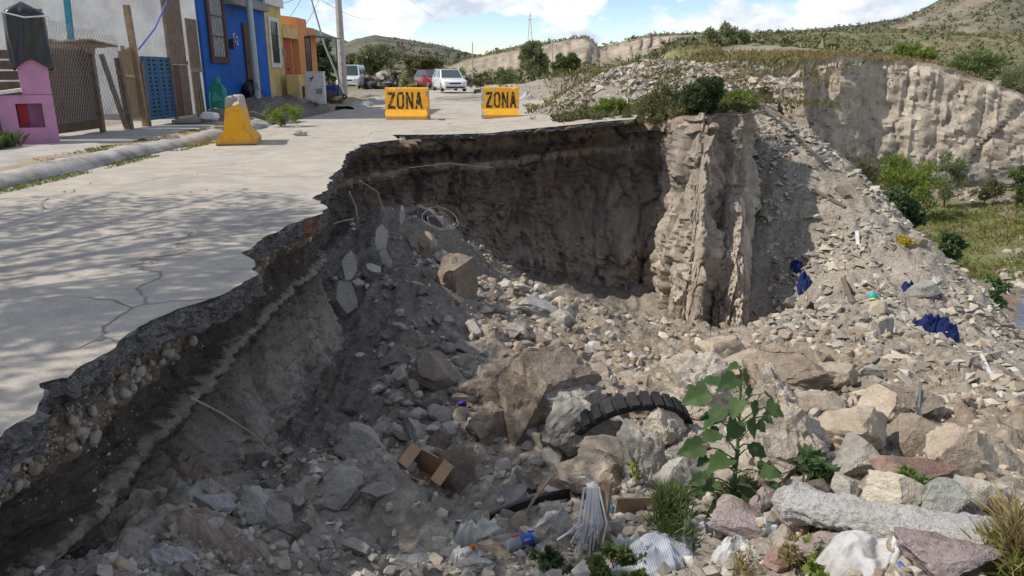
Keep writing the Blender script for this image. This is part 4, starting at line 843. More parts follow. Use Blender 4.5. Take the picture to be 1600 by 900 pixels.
# ---- vehicles
M_TYRE = plain('tyre_rubber', (0.02, 0.02, 0.02), 0.85); M_RIM = plain('wheel_alloy', (0.38, 0.38, 0.39), 0.4, 0.7)
M_GLASS = NB('car_glass').done((0.035, 0.055, 0.06), 0.08, 0, 0.7); M_LAMP = plain('lamp_glass', (0.62, 0.64, 0.66), 0.15, 0, 0.6); M_TRIM = plain('black_trim', (0.018, 0.018, 0.018), 0.5)
def carpaint(name, c):
    b = NB(name); return b.done(b.mix(b.ramp(b.noise(3, 4, 0.6), [(0.35, 0), (0.7, 0.2)]), c, tuple(x * 0.7 + 0.06 for x in c)), 0.28, 0, 0.5, Coat_Weight=0.6)
def car(name, label, loc, rz, paint, L=4.0, W=1.68, H=1.48, hood=1.08, van=False, cat='car'):
    """nose towards local -Y; lofted from cross sections along the length"""
    h = thing(name, label, cat, loc, rz)
    gz = 0.20; belt = 0.92 if not van else 1.08
    def sect(y, zt, w, zb=gz, wt=None):
        wt = w if wt is None else wt
        return [(-w / 2 * .9, y, zb), (-w / 2, y, zb + 0.12), (-w / 2, y, zb + (zt - zb) * .6), (-wt / 2 * .985, y, zt - 0.05), (-wt / 2 * .86, y, zt), (wt / 2 * .86, y, zt), (wt / 2 * .985, y, zt - 0.05), (w / 2, y, zb + (zt - zb) * .6), (w / 2, y, zb + 0.12), (w / 2 * .9, y, zb)]
    y0 = -L / 2
    S_ = [sect(y0, belt - 0.28, W * .84), sect(y0 + .06, belt - 0.22, W * .93), sect(y0 + .25, belt - 0.14, W * .985), sect(y0 + hood * .7, belt - 0.05, W), sect(y0 + hood, belt, W), sect(0, belt + .02, W), sect(L / 2 - .45, belt + .04, W), sect(L / 2 - .08, belt, W * .95), sect(L / 2, belt - .15, W * .88)]
    n = 10; V = [p for s_ in S_ for p in s_]; F = [(i * n + k, i * n + (k + 1) % n, (i + 1) * n + (k + 1) % n, (i + 1) * n + k) for i in range(len(S_) - 1) for k in range(n)] + [tuple(range(n))[::-1], tuple((len(S_) - 1) * n + k for k in range(n))]
    MB().add(V, F).build('body', paint, h, bevel=0.0, auto=35)
    # cabin: roof, pillars, glass set into it
    ws, rs = (0.78, 0.50) if not van else (0.62, 0.10); yf = y0 + hood - 0.05; yr = L / 2 - 0.12; wt = W * .76
    cab = [(-W * .47, yf, belt - .02), (W * .47, yf, belt - .02), (W * .48, yr, belt), (-W * .48, yr, belt), (-wt / 2, yf + ws, H), (wt / 2, yf + ws, H), (wt / 2, yr - rs, H), (-wt / 2, yr - rs, H)]
    MB().add(cab, [(0, 3, 2, 1), (4, 5, 6, 7), (0, 1, 5, 4), (1, 2, 6, 5), (2, 3, 7, 6), (3, 0, 4, 7)]).build('cabin', paint, h, bevel=0.05, seg=3, auto=40)
    def pane(nm, a, b_, c, d, ins=0.12, out=0.012):
        a, b_, c, d = map(Vector, (a, b_, c, d)); ce = (a + b_ + c + d) / 4; nr = (b_ - a).cross(d - a).normalized()
        if nr.dot(ce - Vector((0, 0, 0.9))) < 0: nr = -nr
        q = [p + (ce - p) * ins + nr * out for p in (a, b_, c, d)]; r_ = [p - nr * 0.02 for p in q]
        return MB().add(q + r_, [(0, 1, 2, 3), (7, 6, 5, 4), (0, 4, 5, 1), (1, 5, 6, 2), (2, 6, 7, 3), (3, 7, 4, 0)]).build(nm, M_GLASS, h)
    pane('windscreen', cab[0], cab[1], cab[5], cab[4], 0.11); pane('rear_window', cab[2], cab[3], cab[7], cab[6], 0.14)
    for s_ in (0, 1):
        i0, i3, i4, i7 = (0, 3, 4, 7) if s_ == 0 else (1, 2, 5, 6); A, B, C_, D_ = (Vector(cab[i]) for i in (i0, i3, i7, i4))
        for t0, t1 in ((0.04, 0.48), (0.52, 0.96)): pane('side_window', A.lerp(B, t0), A.lerp(B, t1), D_.lerp(C_, t1), D_.lerp(C_, t0), 0.14)
    for sx in (-1, 1):
        for yy in (y0 + .72, L / 2 - .68):
            wl = MB().lathe([(0.20, -0.09), (0.295, -0.09), (0.31, -0.05), (0.31, 0.06), (0.295, 0.09), (0.19, 0.10)], (0, 0, 0), 24, 'x').build('wheel', M_TYRE, h, (sx * (W / 2 - .09), yy, 0.31), auto=30)
            MB().lathe([(0.03, 0.105), (0.185, 0.10), (0.195, 0.085)], (0, 0, 0), 20, 'x').build('rim', M_RIM, wl, rot=(0, 0, 0 if sx > 0 else math.pi))
        MB().box((sx * W * .36, y0 + .07, belt - .32), (0.34, 0.14, 0.17), M=Matrix.Rotation(sx * 0.35, 3, 'Z')).build('headlight', M_LAMP, h, bevel=0.03)
        MB().box((sx * (W / 2 + .06), yf + .35, belt + .08), (0.18, 0.10, 0.12)).build('mirror', paint, h, bevel=0.02)
        MB().box((sx * (W / 2 + .004), 0.15, belt - .16), (0.02, 0.16, 0.03)).build('door_handle', M_TRIM, h)
    MB().box((0, y0 + .015, belt - .36), (W * .46, 0.05, 0.10)).build('grille', M_TRIM, h); MB().box((0, y0 - .02, 0.40), (W * .86, 0.10, 0.16)).build('bumper', paint, h, bevel=0.03); MB().box((0, y0 - .035, 0.30), (W * .72, 0.09, 0.11)).build('air_intake', M_TRIM, h)
    MB().box((0, y0 - .075, 0.42), (0.34, 0.012, 0.15)).build('number_plate', M_WHT, h); MB().box((0, y0 + hood * .9, belt + .02), (W * .7, 0.03, 0.02)).build('wiper', M_TRIM, h)
    return h
pc = on(697, 143, 0.12); pr_ = on(668, 138, 0.12); pv = on(547, 138.5, 0.05); ps = on(515, 139, 0.05)
car('parked_car', 'white hatchback parked facing the viewer at the end of the street', (pc[0] + 0.1, pc[1] + 1.5, 0.12), 0.30, carpaint('white_car_paint', (0.72, 0.72, 0.71)), 4.1, 1.78, 1.50)
car('parked_car', 'dark red hatchback parked behind the white hatchback', (pr_[0] + .1, pr_[1] + 2.2, 0.12), 0.50, carpaint('red_car_paint', (0.22, 0.012, 0.022)), 4.1, 1.72, 1.50)
car('parked_van', 'white passenger van parked beside the utility pole', (pv[0], pv[1] + 1.0, 0.05), 0.03, carpaint('van_paint', (0.66, 0.64, 0.60)), 4.8, 1.95, 1.98, 1.05, True, 'van')
car('parked_suv', 'bright red car half hidden behind the concrete pole', (-15.6, 58.0, 0.05), 0.05, carpaint('bright_red_paint', (0.42, 0.02, 0.02)), 4.3, 1.8, 1.75, 1.1)
bb = thing('blue_bin', 'dark blue plastic bin at the foot of the utility pole', 'bin', (cp_.location.x - 0.75, 39.6, 0.05))
bbx = MB()
for sx in (-1, 1): bbx.box((sx * 0.50, 0, 0.38), (0.05, 0.9, 0.76))
for sy in (-1, 1): bbx.box((0, sy * 0.44, 0.38), (0.95, 0.05, 0.76))
bbx.box((0, 0, 0.04), (0.95, 0.83, 0.05)); bbx.build('body', worn('bin_blue', (0.015, 0.04, 0.20), None, 0.5, 5, 0.5), bb)
MB().box((0, -0.475, 0.68), (1.08, 0.03, 0.06)).build('rim', worn('bin_blue', (0, 0, 0)), bb)

# ---- the person on the street
def person(loc, rz):
    h = thing('person', 'person in dark clothes standing on the street between van and red car', 'person', loc, rz)
    J = {'pel': (0, 0, .92, .13, .10), 'ch': (0, 0.01, 1.22, .155, .105), 'nk': (0, 0, 1.45, .06, .06), 'hd0': (0, -.01, 1.54, .07, .08), 'hd1': (0, -.01, 1.66, .075, .09), 'hd2': (0, -.01, 1.73, .05, .06),
         'sl': (-.19, 0, 1.40, .06, .06), 'el': (-.26, .03, 1.12, .045, .045), 'wl': (-.25, -.06, .88, .034, .034), 'fl': (-.24, -.09, .76, .03, .022), 'sr': (.19, 0, 1.40, .06, .06), 'er': (.27, .03, 1.12, .045, .045), 'wr': (.27, -.05, .88, .034, .034), 'fr': (.26, -.08, .76, .03, .022),
         'hl': (-.10, 0, .88, .09, .09), 'kl': (-.11, -.03, .48, .062, .062), 'al': (-.12, .03, .09, .045, .045), 'tl': (-.13, -.14, .04, .042, .034), 'hr': (.10, 0, .88, .09, .09), 'kr': (.12, -.01, .48, .062, .062), 'ar': (.13, .06, .09, .045, .045), 'tr': (.15, -.11, .04, .042, .034)}
    E = [('pel', 'ch'), ('ch', 'nk'), ('nk', 'hd0'), ('hd0', 'hd1'), ('hd1', 'hd2'), ('ch', 'sl'), ('sl', 'el'), ('el', 'wl'), ('wl', 'fl'), ('ch', 'sr'), ('sr', 'er'), ('er', 'wr'), ('wr', 'fr'), ('pel', 'hl'), ('hl', 'kl'), ('kl', 'al'), ('al', 'tl'), ('pel', 'hr'), ('hr', 'kr'), ('kr', 'ar'), ('ar', 'tr')]
    K = list(J); me = bpy.data.meshes.new('body'); me.from_pydata([J[k][:3] for k in K], [(K.index(a), K.index(b)) for a, b in E], []); o = bpy.data.objects.new('body', me); COL.objects.link(o)
    m = o.modifiers.new('skin', 'SKIN')
    for k, sv in zip(K, me.skin_vertices[0].data): sv.radius = J[k][3:]; sv.use_root = (k == 'pel')
    o.modifiers.new('sub', 'SUBSURF').levels = 2
    dg = bpy.context.evaluated_depsgraph_get(); me2 = bpy.data.meshes.new_from_object(o.evaluated_get(dg)); bpy.data.objects.remove(o)
    for mt in (plain('skin_tone', (0.26, 0.15, 0.10), 0.6), plain('navy_shirt', (0.025, 0.022, 0.05), 0.9), plain('grey_trousers', (0.075, 0.07, 0.07), 0.9), plain('dark_cap_hair', (0.02, 0.017, 0.015), 0.8), plain('shoe', (0.03, 0.025, 0.02), 0.7)): me2.materials.append(mt)
    for p in me2.polygons:
        z, x, y = p.center.z, abs(p.center.x), p.center.y
        p.material_index = 4 if z < 0.10 else 2 if z < 0.90 and x < 0.215 else (3 if (z > 1.69 or (z > 1.58 and y > 0.02)) else 0) if z > 1.46 else (0 if (x > 0.2 and z < 1.12) else 1); p.use_smooth = True
    bd = link('body', me2, h, scale=(1.35, 1.3, 1.0))
    MB().lathe([(0.105, 1.695), (0.10, 1.74), (0.06, 1.785), (0.01, 1.795)], (0, 0, 0), 14).build('cap', plain('dark_cap_hair', (0, 0, 0)), h, auto=50); MB().box((0, -0.12, 1.70), (0.15, 0.10, 0.012)).build('cap_brim', plain('dark_cap_hair', (0, 0, 0)), h)
    for s_ in (-1, 1): MB().lathe([(0.004, -.004), (0.011, 0), (0.004, .004)], (s_ * .03, -0.095, 1.645), 8, 'y').build('eye', plain('eye_dark', (0.02, 0.02, 0.02), 0.4), h)
    MB().prism([(-.018, 1.59), (.018, 1.59), (.008, 1.645), (-.008, 1.645)], -.125, -.085).build('nose', plain('skin_tone', (0, 0, 0)), h)
ph = on(618, 139, 0.0); person((ph[0], ph[1], 0.0), 0.15)
# ================================================================== ROCKS
def rockmat(name, a, b_, vein=None, scale=3.0, bumpk=0.6):
    if name in MATS: return MATS[name]
    b = NB(name); b.shift(); f = b.noise(scale, 6, 0.65); g = b.noise(scale * 9, 5, 0.7)
    c = b.mix(b.ramp(f, [(0.36, 0), (0.64, 1)]), a, b_)
    c = b.mix(0.5, c, b.ramp(b.rnd(), [(0.0, 0.72), (1.0, 1.22)]), 'MULTIPLY'); c = b.mix(0.6, c, b.ramp(g, [(0.28, 0.62), (0.72, 1.3)]), 'MULTIPLY')
    if vein: c = b.mix(b.ramp(b.noise(scale * 2.2, 5, 0.7), [(0.56, 0), (0.66, 0.75)]), c, vein)
    b.bump(f, bumpk, 0.06); b.bump(g, bumpk, 0.035); b.bump(b.noise(scale * 30, 3, 0.7), bumpk, 0.012); MATS[name] = b.done(c, 0.93, 0, 0.15); return MATS[name]
RM = {'brown': rockmat('brown_earth_rock', (0.22, 0.175, 0.135), (0.33, 0.27, 0.21), (0.17, 0.138, 0.108)),
      'tan': rockmat('tan_rock', (0.34, 0.275, 0.20), (0.46, 0.385, 0.295), (0.27, 0.22, 0.165)),
      'grey': rockmat('grey_rock', (0.29, 0.265, 0.23), (0.41, 0.375, 0.325), (0.22, 0.20, 0.17)),
      'pale': rockmat('pale_caliche_rock', (0.45, 0.385, 0.305), (0.58, 0.51, 0.42), (0.36, 0.30, 0.235), 4.5, 1.0),
      'red': rockmat('red_brown_rock', (0.26, 0.165, 0.13), (0.34, 0.235, 0.19), (0.38, 0.30, 0.255)),
      'purple': rockmat('purple_grey_rock', (0.255, 0.20, 0.185), (0.34, 0.28, 0.26), (0.42, 0.37, 0.33)),
      'cream': rockmat('cream_ochre_rock', (0.45, 0.39, 0.29), (0.54, 0.48, 0.38), (0.33, 0.25, 0.16)),
      'green': rockmat('green_grey_rock', (0.27, 0.27, 0.235), (0.37, 0.37, 0.33), (0.22, 0.21, 0.19)),
      'conc': rockmat('broken_concrete', (0.38, 0.36, 0.33), (0.50, 0.475, 0.43), (0.30, 0.28, 0.255), 5),
      'speck': rockmat('speckled_white_rock', (0.50, 0.47, 0.42), (0.62, 0.58, 0.52), (0.26, 0.24, 0.21), 6, 0.9)}
def boulder(px, py, w, h, col, label, seed, flat=None, tilt=(0, 0), sub=4, cuts=9, rough=0.05, sink=0.30, name='boulder', round_=0.0, depth=None):
    hp = hit_px(px, py)
    if hp is None: return None
    p, dist = hp[0], hp[1]; sx, sz = w * dist / FPX / 2 * 1.12, h * dist / FPX / 2 * 1.12; sy = depth if depth else (sx + sz) / 2 * 0.9
    V, F = rock_shape(seed, sub, cuts, rough, (1, 1, 1), round_); ext = np.abs(V).max(0); V = V / ext * np.array((sx, sy, sz))
    R = Matrix.Rotation(tilt[0], 3, 'Y') @ Matrix.Rotation(tilt[1], 3, 'X'); V = V @ np.array(R).T
    o = link(name, mesh_from(name, V, F, RM[col], False), None, (p.x, p.y + sy * 0.5, p.z + sz * (1 - 2 * sink) * 0.85))
    me = o.data; me.polygons.foreach_set('use_smooth', np.full(len(me.polygons), True)); me.set_sharp_from_angle(angle=math.radians(24))
    return tag(o, label, 'rock')
BIG = [
 (838, 676, 118, 150, 'brown', 'large tilted brown boulder with a flat grey side in the middle of the hole', 11, (0.5, -0.2)),
 (716, 770, 66, 92, 'brown', 'upright dark brown slab beside the cardboard box', 12, (-0.12, 0.1)),
 (1238, 738, 145, 140, 'pale', 'largest pale pitted boulder behind the big-leaved plant', 13, (0.35, 0)),
 (1098, 655, 86, 100, 'pale', 'tall pale pitted rock between the tyre and the leafy plant', 14, (0.1, 0)),
 (1000, 662, 92, 62, 'brown', 'rough brown rock framed by the black tyre arc', 15, (0, 0)),
 (905, 712, 110, 92, 'grey', 'broad grey rock sloping down from the tyre', 16, (-0.4, 0)),
 (1012, 760, 62, 96, 'grey', 'upright pitted grey rock below the tyre', 17, (0, 0)),
 (945, 762, 108, 74, 'tan', 'sunlit tan rock behind the white mop', 18, (0.2, 0)),
 (1068, 775, 70, 62, 'grey', 'dark grey crumbly rock left of the leafy plant', 19, (0, 0)),
 (1248, 612, 92, 66, 'brown', 'brown cleft rock above the largest pale boulder', 20, (0, 0)),
 (1312, 606, 52, 46, 'tan', 'rounded tan boulder half in shade, above the flat tan rock', 21, (0, 0)),
 (1268, 652, 78, 44, 'tan', 'flat tan rock resting on the largest pale boulder', 22, (0.2, 0)),
 (1350, 706, 84, 62, 'tan', 'cracked tan boulder behind the grey stacked stone', 23, (0, 0)),
 (1448, 712, 74, 58, 'brown', 'brown earthy boulder behind the red stone', 24, (0, 0)),
 (1512, 750, 80, 66, 'tan', 'broad tan boulder at the foot of the debris slope', 25, (0.3, 0)),
 (1340, 748, 52, 60, 'grey', 'tall smooth grey stone above the white concrete post', 26, (0, 0)),
 (1325, 786, 44, 48, 'grey', 'dark round grey stone leaning on the tall smooth one', 27, (0, 0)),
 (1398, 796, 78, 64, 'cream', 'cream and ochre angular stone resting on the white post', 28, (0.15, 0)),
 (1425, 755, 104, 40, 'red', 'long red-brown slab behind the cream stone', 29, (0.12, 0)),
 (1474, 806, 70, 56, 'green', 'grey-green angular stone right of the cream stone', 30, (-0.1, 0)),
 (1520, 796, 44, 56, 'grey', 'pointed grey stone leaning on the grey-green one', 31, (0.5, 0)),
 (1560, 800, 48, 24, 'red', 'small flat rust-red stone at the end of the stone row', 32, (0, 0)),
 (1150, 846, 128, 62, 'purple', 'long reddish purple rock lying beside the striped cloth', 33, (0.3, 0)),
 (1198, 800, 52, 44, 'purple', 'small purple-grey rock at the foot of the leafy plant', 34, (0, 0)),
 (1046, 842, 44, 32, 'purple', 'rounded purplish stone behind the striped cloth', 35, (0, 0)),
 (1480, 905, 118, 80, 'purple', 'purplish brown rock at the bottom edge below the post', 36, (0.35, 0)),
 (1300, 872, 96, 46, 'purple', 'flat pinkish purple slab below the white post', 37, (0.15, 0)),
 (1226, 893, 46, 34, 'red', 'small pink stone among dry weeds at the bottom edge', 38, (0, 0)),
 (386, 806, 72, 62, 'conc', 'angular grey concrete block at the foot of the dark wall', 39, (0.25, 0)),
 (336, 806, 62, 30, 'conc', 'broken concrete slab behind the tan cloth', 40, (0.2, 0)),
 (308, 842, 64, 28, 'conc', 'flat concrete slab in front of the tan cloth', 41, (-0.1, 0)),
 (428, 818, 46, 38, 'grey', 'lumpy grey stone right of the angular concrete block', 42, (0, 0)),
 (462, 800, 34, 36, 'grey', 'small bluish stone behind the lumpy grey one', 43, (0, 0)),
 (865, 848, 58, 74, 'speck', 'white speckled boulder between bottle and mop', 44, (0.1, 0)),
 (658, 400, 46, 52, 'brown', 'square brown block high on the scree under the road', 45, (0, 0)),
 (706, 452, 74, 72, 'brown', 'big earthy block at the foot of the scree', 46, (0.1, 0)),
 (846, 502, 86, 44, 'conc', 'pale concrete slab on the sunlit rubble ridge', 47, (0.25, 0)),
 (884, 512, 46, 40, 'grey', 'pale grey rock right of the slab on the rubble ridge', 48, (0, 0)),
 (876, 482, 30, 26, 'tan', 'small round tan stone on top of the rubble ridge', 49, (0, 0)),
 (800, 524, 40, 32, 'grey', 'grey stone at the shaded end of the rubble ridge', 50, (0, 0)),
 (1083, 556, 34, 26, 'brown', 'round brown stone below the earth pillar', 51, (0, 0)),
 (1135, 566, 70, 46, 'tan', 'smooth tan rock before the shorter earth pillar', 52, (0, 0)),
 (1198, 612, 60, 60, 'brown', 'shaded brown rock above the leafy plant', 53, (0, 0)),
 (608, 690, 42, 40, 'grey', 'square grey stone on the shaded floor', 54, (0, 0)),
 (652, 690, 46, 44, 'grey', 'leaning grey slab stone beside the square one', 55, (0.5, 0)),
 (682, 700, 44, 40, 'brown', 'dark stone behind the cardboard box', 56, (0, 0)),
 (756, 690, 70, 60, 'brown', 'dark earthy lump left of the tilted boulder', 57, (0, 0)),
 (868, 560, 36, 46, 'brown', 'brown lump standing above the tilted boulder', 58, (0, 0)),
 (1362, 592, 36, 26, 'green', 'flat grey-green stone on the earthy slope', 59, (0, 0)),
 (1356, 628, 32, 30, 'cream', 'small yellowish stone beside the wire bundle', 60, (0, 0)),
 (1396, 660, 56, 44, 'tan', 'split tan rock under the wire bundle', 61, (0, 0)),
 (1280, 690, 30, 24, 'tan', 'small tan stone wedged beside the largest pale boulder', 62, (0, 0)),
 (1430, 385, 34, 24, 'tan', 'tan boulder on the crest of the debris slope', 63, (0, 0)),
 (1376, 492, 28, 26, 'cream', 'pale yellowish stone below the teal toy', 64, (0, 0)),
 (1440, 462, 44, 24, 'green', 'flat greenish slab beside the blue rag', 65, (0, 0)),
 (1238, 480, 22, 24, 'grey', 'grey stone at the shadow edge on the slope', 66, (0, 0)),
 (1226, 532, 24, 20, 'tan', 'rounded stone at the foot of the shaded slope', 67, (0, 0)),
 (1380, 520, 30, 28, 'grey', 'white-grey lump midway down the slope', 68, (0, 0)),
 (560, 868, 40, 30, 'grey', 'knobbly grey stone in the foreground rubble', 69, (0, 0)),
 (520, 790, 90, 60, 'grey', 'heap-like grey conglomerate lump left of the box', 70, (0, 0)),
 (640, 890, 60, 30, 'conc', 'flat grey slab half buried at the bottom edge', 71, (0, 0)),
 (770, 872, 54, 30, 'tan', 'flat tan stone in front of the cloth bundle', 72, (0, 0)),
 (740, 895, 60, 28, 'conc', 'grey slab stone at the bottom edge by the weeds', 73, (0, 0)),
 (590, 780, 50, 36, 'grey', 'rough grey lump left of the cloth bundle', 74, (0, 0)),
 (818, 770, 54, 40, 'tan', 'two-tone knobbly rock above the black trim strip', 75, (0, 0)),
 (850, 760, 40, 34, 'grey', 'grey rock against the white mop', 76, (0, 0)),
 (800, 640, 90, 70, 'brown', 'crumbling earth mass leaning on the tilted boulder', 401, (0.3, 0)),
 (880, 668, 96, 88, 'grey', 'rough dusty rock right against the tilted boulder', 402, (-0.2, 0)),
 (950, 742, 84, 52, 'tan', 'broad dusty rock below the tyre arc', 403, (0.1, 0)),
 (690, 600, 70, 44, 'brown', 'long earth clod lying across the shaded scree', 404, (0.3, 0)),
 (640, 540, 50, 32, 'brown', 'earth clod high on the shaded scree', 405, (0.2, 0)),
 (760, 620, 60, 46, 'brown', 'dark earth clod left of the crumbling mass', 406, (-0.3, 0)),
 (560, 720, 70, 56, 'grey', 'weathered lump at the foot of the dark wall', 407, (0.1, 0)),
 (1160, 600, 66, 50, 'tan', 'tan block below the shorter earth pillar', 408, (0.1, 0)),
 (1040, 700, 56, 60, 'pale', 'pale crusted rock right of the tyre', 409, (0, 0)),
 (1420, 640, 70, 46, 'brown', 'earthy brown lump on the lower slope', 410, (0.2, 0)),
 (435, 895, 30, 26, 'cream', 'small orange-tan stone at the bottom edge', 77, (0, 0)),
]
for i, (px, py, w, h, col, lab, sd, tl) in enumerate(BIG):
    if 540 < py < 790 and w > 50: w, h = w * 1.28, h * 1.22
    boulder(px, py, w, h, col, lab, sd, tilt=tl, sub=5 if w * h > 9000 else 4 if w * h > 900 else 3, cuts=15 if col in ('conc', 'cream', 'green', 'red') else 13, rough=0.10 if col == 'pale' else 0.055)
# loose lump on the road, slabs of paving hanging behind the corner
def slab_piece(px, py, w, h, label, seed, rx, ry, rz, y=None, mat='conc', th=0.06):
    p = at(px, py, y); d = np.linalg.norm(p - np.array((0, 0, CAM_Z))); r = np.random.RandomState(seed); n = 9
    a = np.sort(r.uniform(0, 2 * math.pi, n) * 0.15 + np.linspace(0, 2 * math.pi, n, endpoint=False)); rr = r.uniform(0.75, 1.05, n)
    poly = [(w * d / FPX / 2 * rr[i] * math.cos(a[i]), h * d / FPX / 2 * rr[i] * math.sin(a[i])) for i in range(n)]
    o = MB().prism(poly, -th / 2, th / 2, 'y').build('pavement_slab', RM[mat], None, tuple(p), (rx, ry, rz), bevel=0.006)
    return tag(o, label, 'slab')
slab_piece(546, 415, 26, 52, 'upper cracked paving piece hanging behind the road corner', 1, -0.35, 0.15, 0.25, 10.1)
slab_piece(541, 462, 34, 58, 'lower cracked paving piece hanging behind the road corner', 2, -0.30, -0.2, 0.25, 9.9)
slab_piece(596, 372, 24, 48, 'thin paving shard standing on the scree under the road', 3, -0.4, 0.2, 0.2, 12.0)
slab_piece(603, 402, 16, 44, 'narrow paving shard leaning below the standing one', 4, -0.4, -0.35, 0.2, 11.6)
slab_piece(560, 442, 22, 14, 'small paving fragment between the hanging pieces', 5, -0.9, 0.1, 0.3, 10.3)
slab_piece(584, 420, 30, 16, 'flat paving fragment lying on the dark scree', 6, -1.0, 0.3, 0.0, 10.9)
slab_piece(628, 337, 10, 32, 'upright pale plank-like shard under the road edge', 7, -0.15, 0.1, 0.1, 13.6)
rl = on_road(470, 212); V, F = rock_shape(301, 3, 6, 0.10); tag(link('broken_lump', mesh_from('broken_lump', V * np.array((0.20, 0.17, 0.10)), F, RM['conc'], False), None, (rl[0], rl[1], 0.07)), 'broken concrete lump lying on the street past the near barrier', 'rock')
rl = on_road(690, 188); V, F = rock_shape(302, 2, 6, 0.08); tag(link('broken_lump', mesh_from('broken_lump', V * np.array((0.13, 0.1, 0.07)), F, RM['grey'], False), None, (rl[0], rl[1], 0.05)), 'small stone beside the foot of the barrier nearer the houses', 'rock')

# middle-sized loose stones: single objects, sharing a few shapes
R_ = np.random.RandomState(77)
PROTO = {}
for k in range(9):
    fl = [(1, .8, .38), (1, .9, .6), (1, .8, .75)][k % 3]; V, F = rock_shape(500 + k, 2, 10, 0.05, fl); PROTO[k] = (V, F)
def proto_mesh(k, col):
    key = ('pm', k, col)
    if key not in MATS: MATS[key] = mesh_from('loose_stone', PROTO[k][0], PROTO[k][1], RM[col], False)
    return MATS[key]
ZONES = [  # x range, y range, n, size range, colours, shapes, label, group
 ((5.8, 12.5), (10, 24), 110, (0.08, 0.22), ['grey', 'green', 'cream', 'grey', 'conc'], (0, 3, 6, 1), 'flat grey stone lying loose on the debris slope', 'loose stones on the debris slope'),
 ((-0.6, 5.8), (9.5, 15.5), 60, (0.08, 0.20), ['tan', 'brown', 'grey', 'tan'], (1, 2, 4, 5), 'loose earthy stone on the sunlit rubble floor', 'loose stones on the rubble floor'),
 ((-2.0, 1.0), (4.0, 13.0), 105, (0.05, 0.17), ['grey', 'conc', 'brown', 'grey'], (1, 2, 4, 7), 'loose grey stone on the shaded floor of the hole', 'loose stones in the shade'),
 ((1.0, 5.2), (3.2, 8.5), 55, (0.05, 0.13), ['tan', 'grey', 'purple', 'cream', 'brown'], (1, 2, 5, 8), 'loose stone among the foreground boulders', 'loose stones among the boulders'),
]
for (xr, yr, n, sr, cols, ks, lab, grp) in ZONES:
    x = R_.uniform(*xr, n); y = R_.uniform(*yr, n); z = ravine_z(x, y)
    for i in range(n):
        if -5.2 > z[i] or (y[i] < 17.5 and x[i] > 0.9 * y[i]): continue
        s_ = sr[0] + (sr[1] - sr[0]) * R_.rand() ** 2
        o = link('loose_stone', proto_mesh(ks[R_.randint(len(ks))], cols[R_.randint(len(cols))]), None, (x[i], y[i], z[i] + s_ * 0.25), tuple(R_.uniform(-0.6, 0.6, 2)) + (R_.uniform(0, 6.28),), (s_, s_ * R_.uniform(.6, 1), s_ * R_.uniform(.6, 1)))
        tag(o, lab, 'rock', grp)

# gravel, chips and clods nobody could count
def scatter_mesh(name, x, y, z, s, shapes, tintr, mat, seed, lift=0.25, flatten=None, tilt=0.8):
    r = np.random.RandomState(seed); n = len(x); ang = r.uniform(0, 6.283, n); Vs, Fs, Ts = [], [], []; base = 0
    which = r.randint(0, len(shapes), n); tv = r.uniform(*tintr, n)
    for k, (V, F) in enumerate(shapes):
        idx = np.where(which == k)[0]; m = len(idx)
        if m == 0: continue
        sc = s[idx][:, None] * np.stack([r.uniform(.7, 1.2, m), r.uniform(.6, 1.1, m), r.uniform(.45, 1.0, m) if flatten is None else r.uniform(*flatten, m)], -1)
        P = V[None] * sc[:, None, :]; t = r.uniform(-tilt, tilt, m); c, q = np.cos(t)[:, None], np.sin(t)[:, None]
        P = np.stack([P[..., 0], P[..., 1] * c - P[..., 2] * q, P[..., 1] * q + P[..., 2] * c], -1)
        c, q = np.cos(ang[idx])[:, None], np.sin(ang[idx])[:, None]; P = np.stack([P[..., 0] * c - P[..., 1] * q, P[..., 0] * q + P[..., 1] * c, P[..., 2]], -1)
        P = P + np.stack([x[idx], y[idx], z[idx] + s[idx] * lift], -1)[:, None, :]
        Vs.append(P.reshape(-1, 3)); Fs.append((F[None] + (base + np.arange(m) * len(V))[:, None, None]).reshape(-1, 3)); Ts.append(np.repeat(tv[idx], len(V))); base += m * len(V)
    o = link(name, mesh_from(name, np.concatenate(Vs), np.concatenate(Fs), mat, False, attrs={'tint': np.concatenate(Ts)})); return tag(o, kind='stuff')
def gravelmat(name, stops):
    b = NB(name); b.world(); c = b.ramp(b.attr('tint'), stops); c = b.mix(0.5, c, b.ramp(b.noise(28, 4, 0.7), [(0.3, 0.65), (0.7, 1.3)]), 'MULTIPLY'); return b.done(c, 0.95, 0, 0.12)
GM_GREY = gravelmat('grey_chip_gravel', [(0.0, (0.20, 0.175, 0.145)), (0.45, (0.32, 0.285, 0.235)), (0.75, (0.41, 0.37, 0.305)), (0.92, (0.50, 0.46, 0.39)), (1.0, (0.40, 0.30, 0.19))])
GM_TAN = gravelmat('tan_clod_gravel', [(0.0, (0.20, 0.155, 0.11)), (0.5, (0.33, 0.265, 0.195)), (0.85, (0.43, 0.36, 0.275)), (1.0, (0.52, 0.48, 0.42))])
GM_MIX = gravelmat('mixed_chunks', [(0.0, (0.19, 0.155, 0.12)), (0.35, (0.28, 0.24, 0.195)), (0.7, (0.36, 0.325, 0.28)), (0.9, (0.42, 0.39, 0.345)), (1.0, (0.50, 0.46, 0.40))])
GM_DARK = gravelmat('shade_gravel', [(0.0, (0.16, 0.14, 0.12)), (0.5, (0.28, 0.25, 0.215)), (0.85, (0.39, 0.355, 0.31)), (1.0, (0.52, 0.49, 0.44))])
SM0 = [rock_shape(900 + k, 1, 7, 0.0) for k in range(6)]; SM1 = [(ico(1)[0] * (1 + 0.25 * np.random.RandomState(k).uniform(-1, 1, (len(ico(1)[0]), 1))), ico(1)[1]) for k in range(2)]
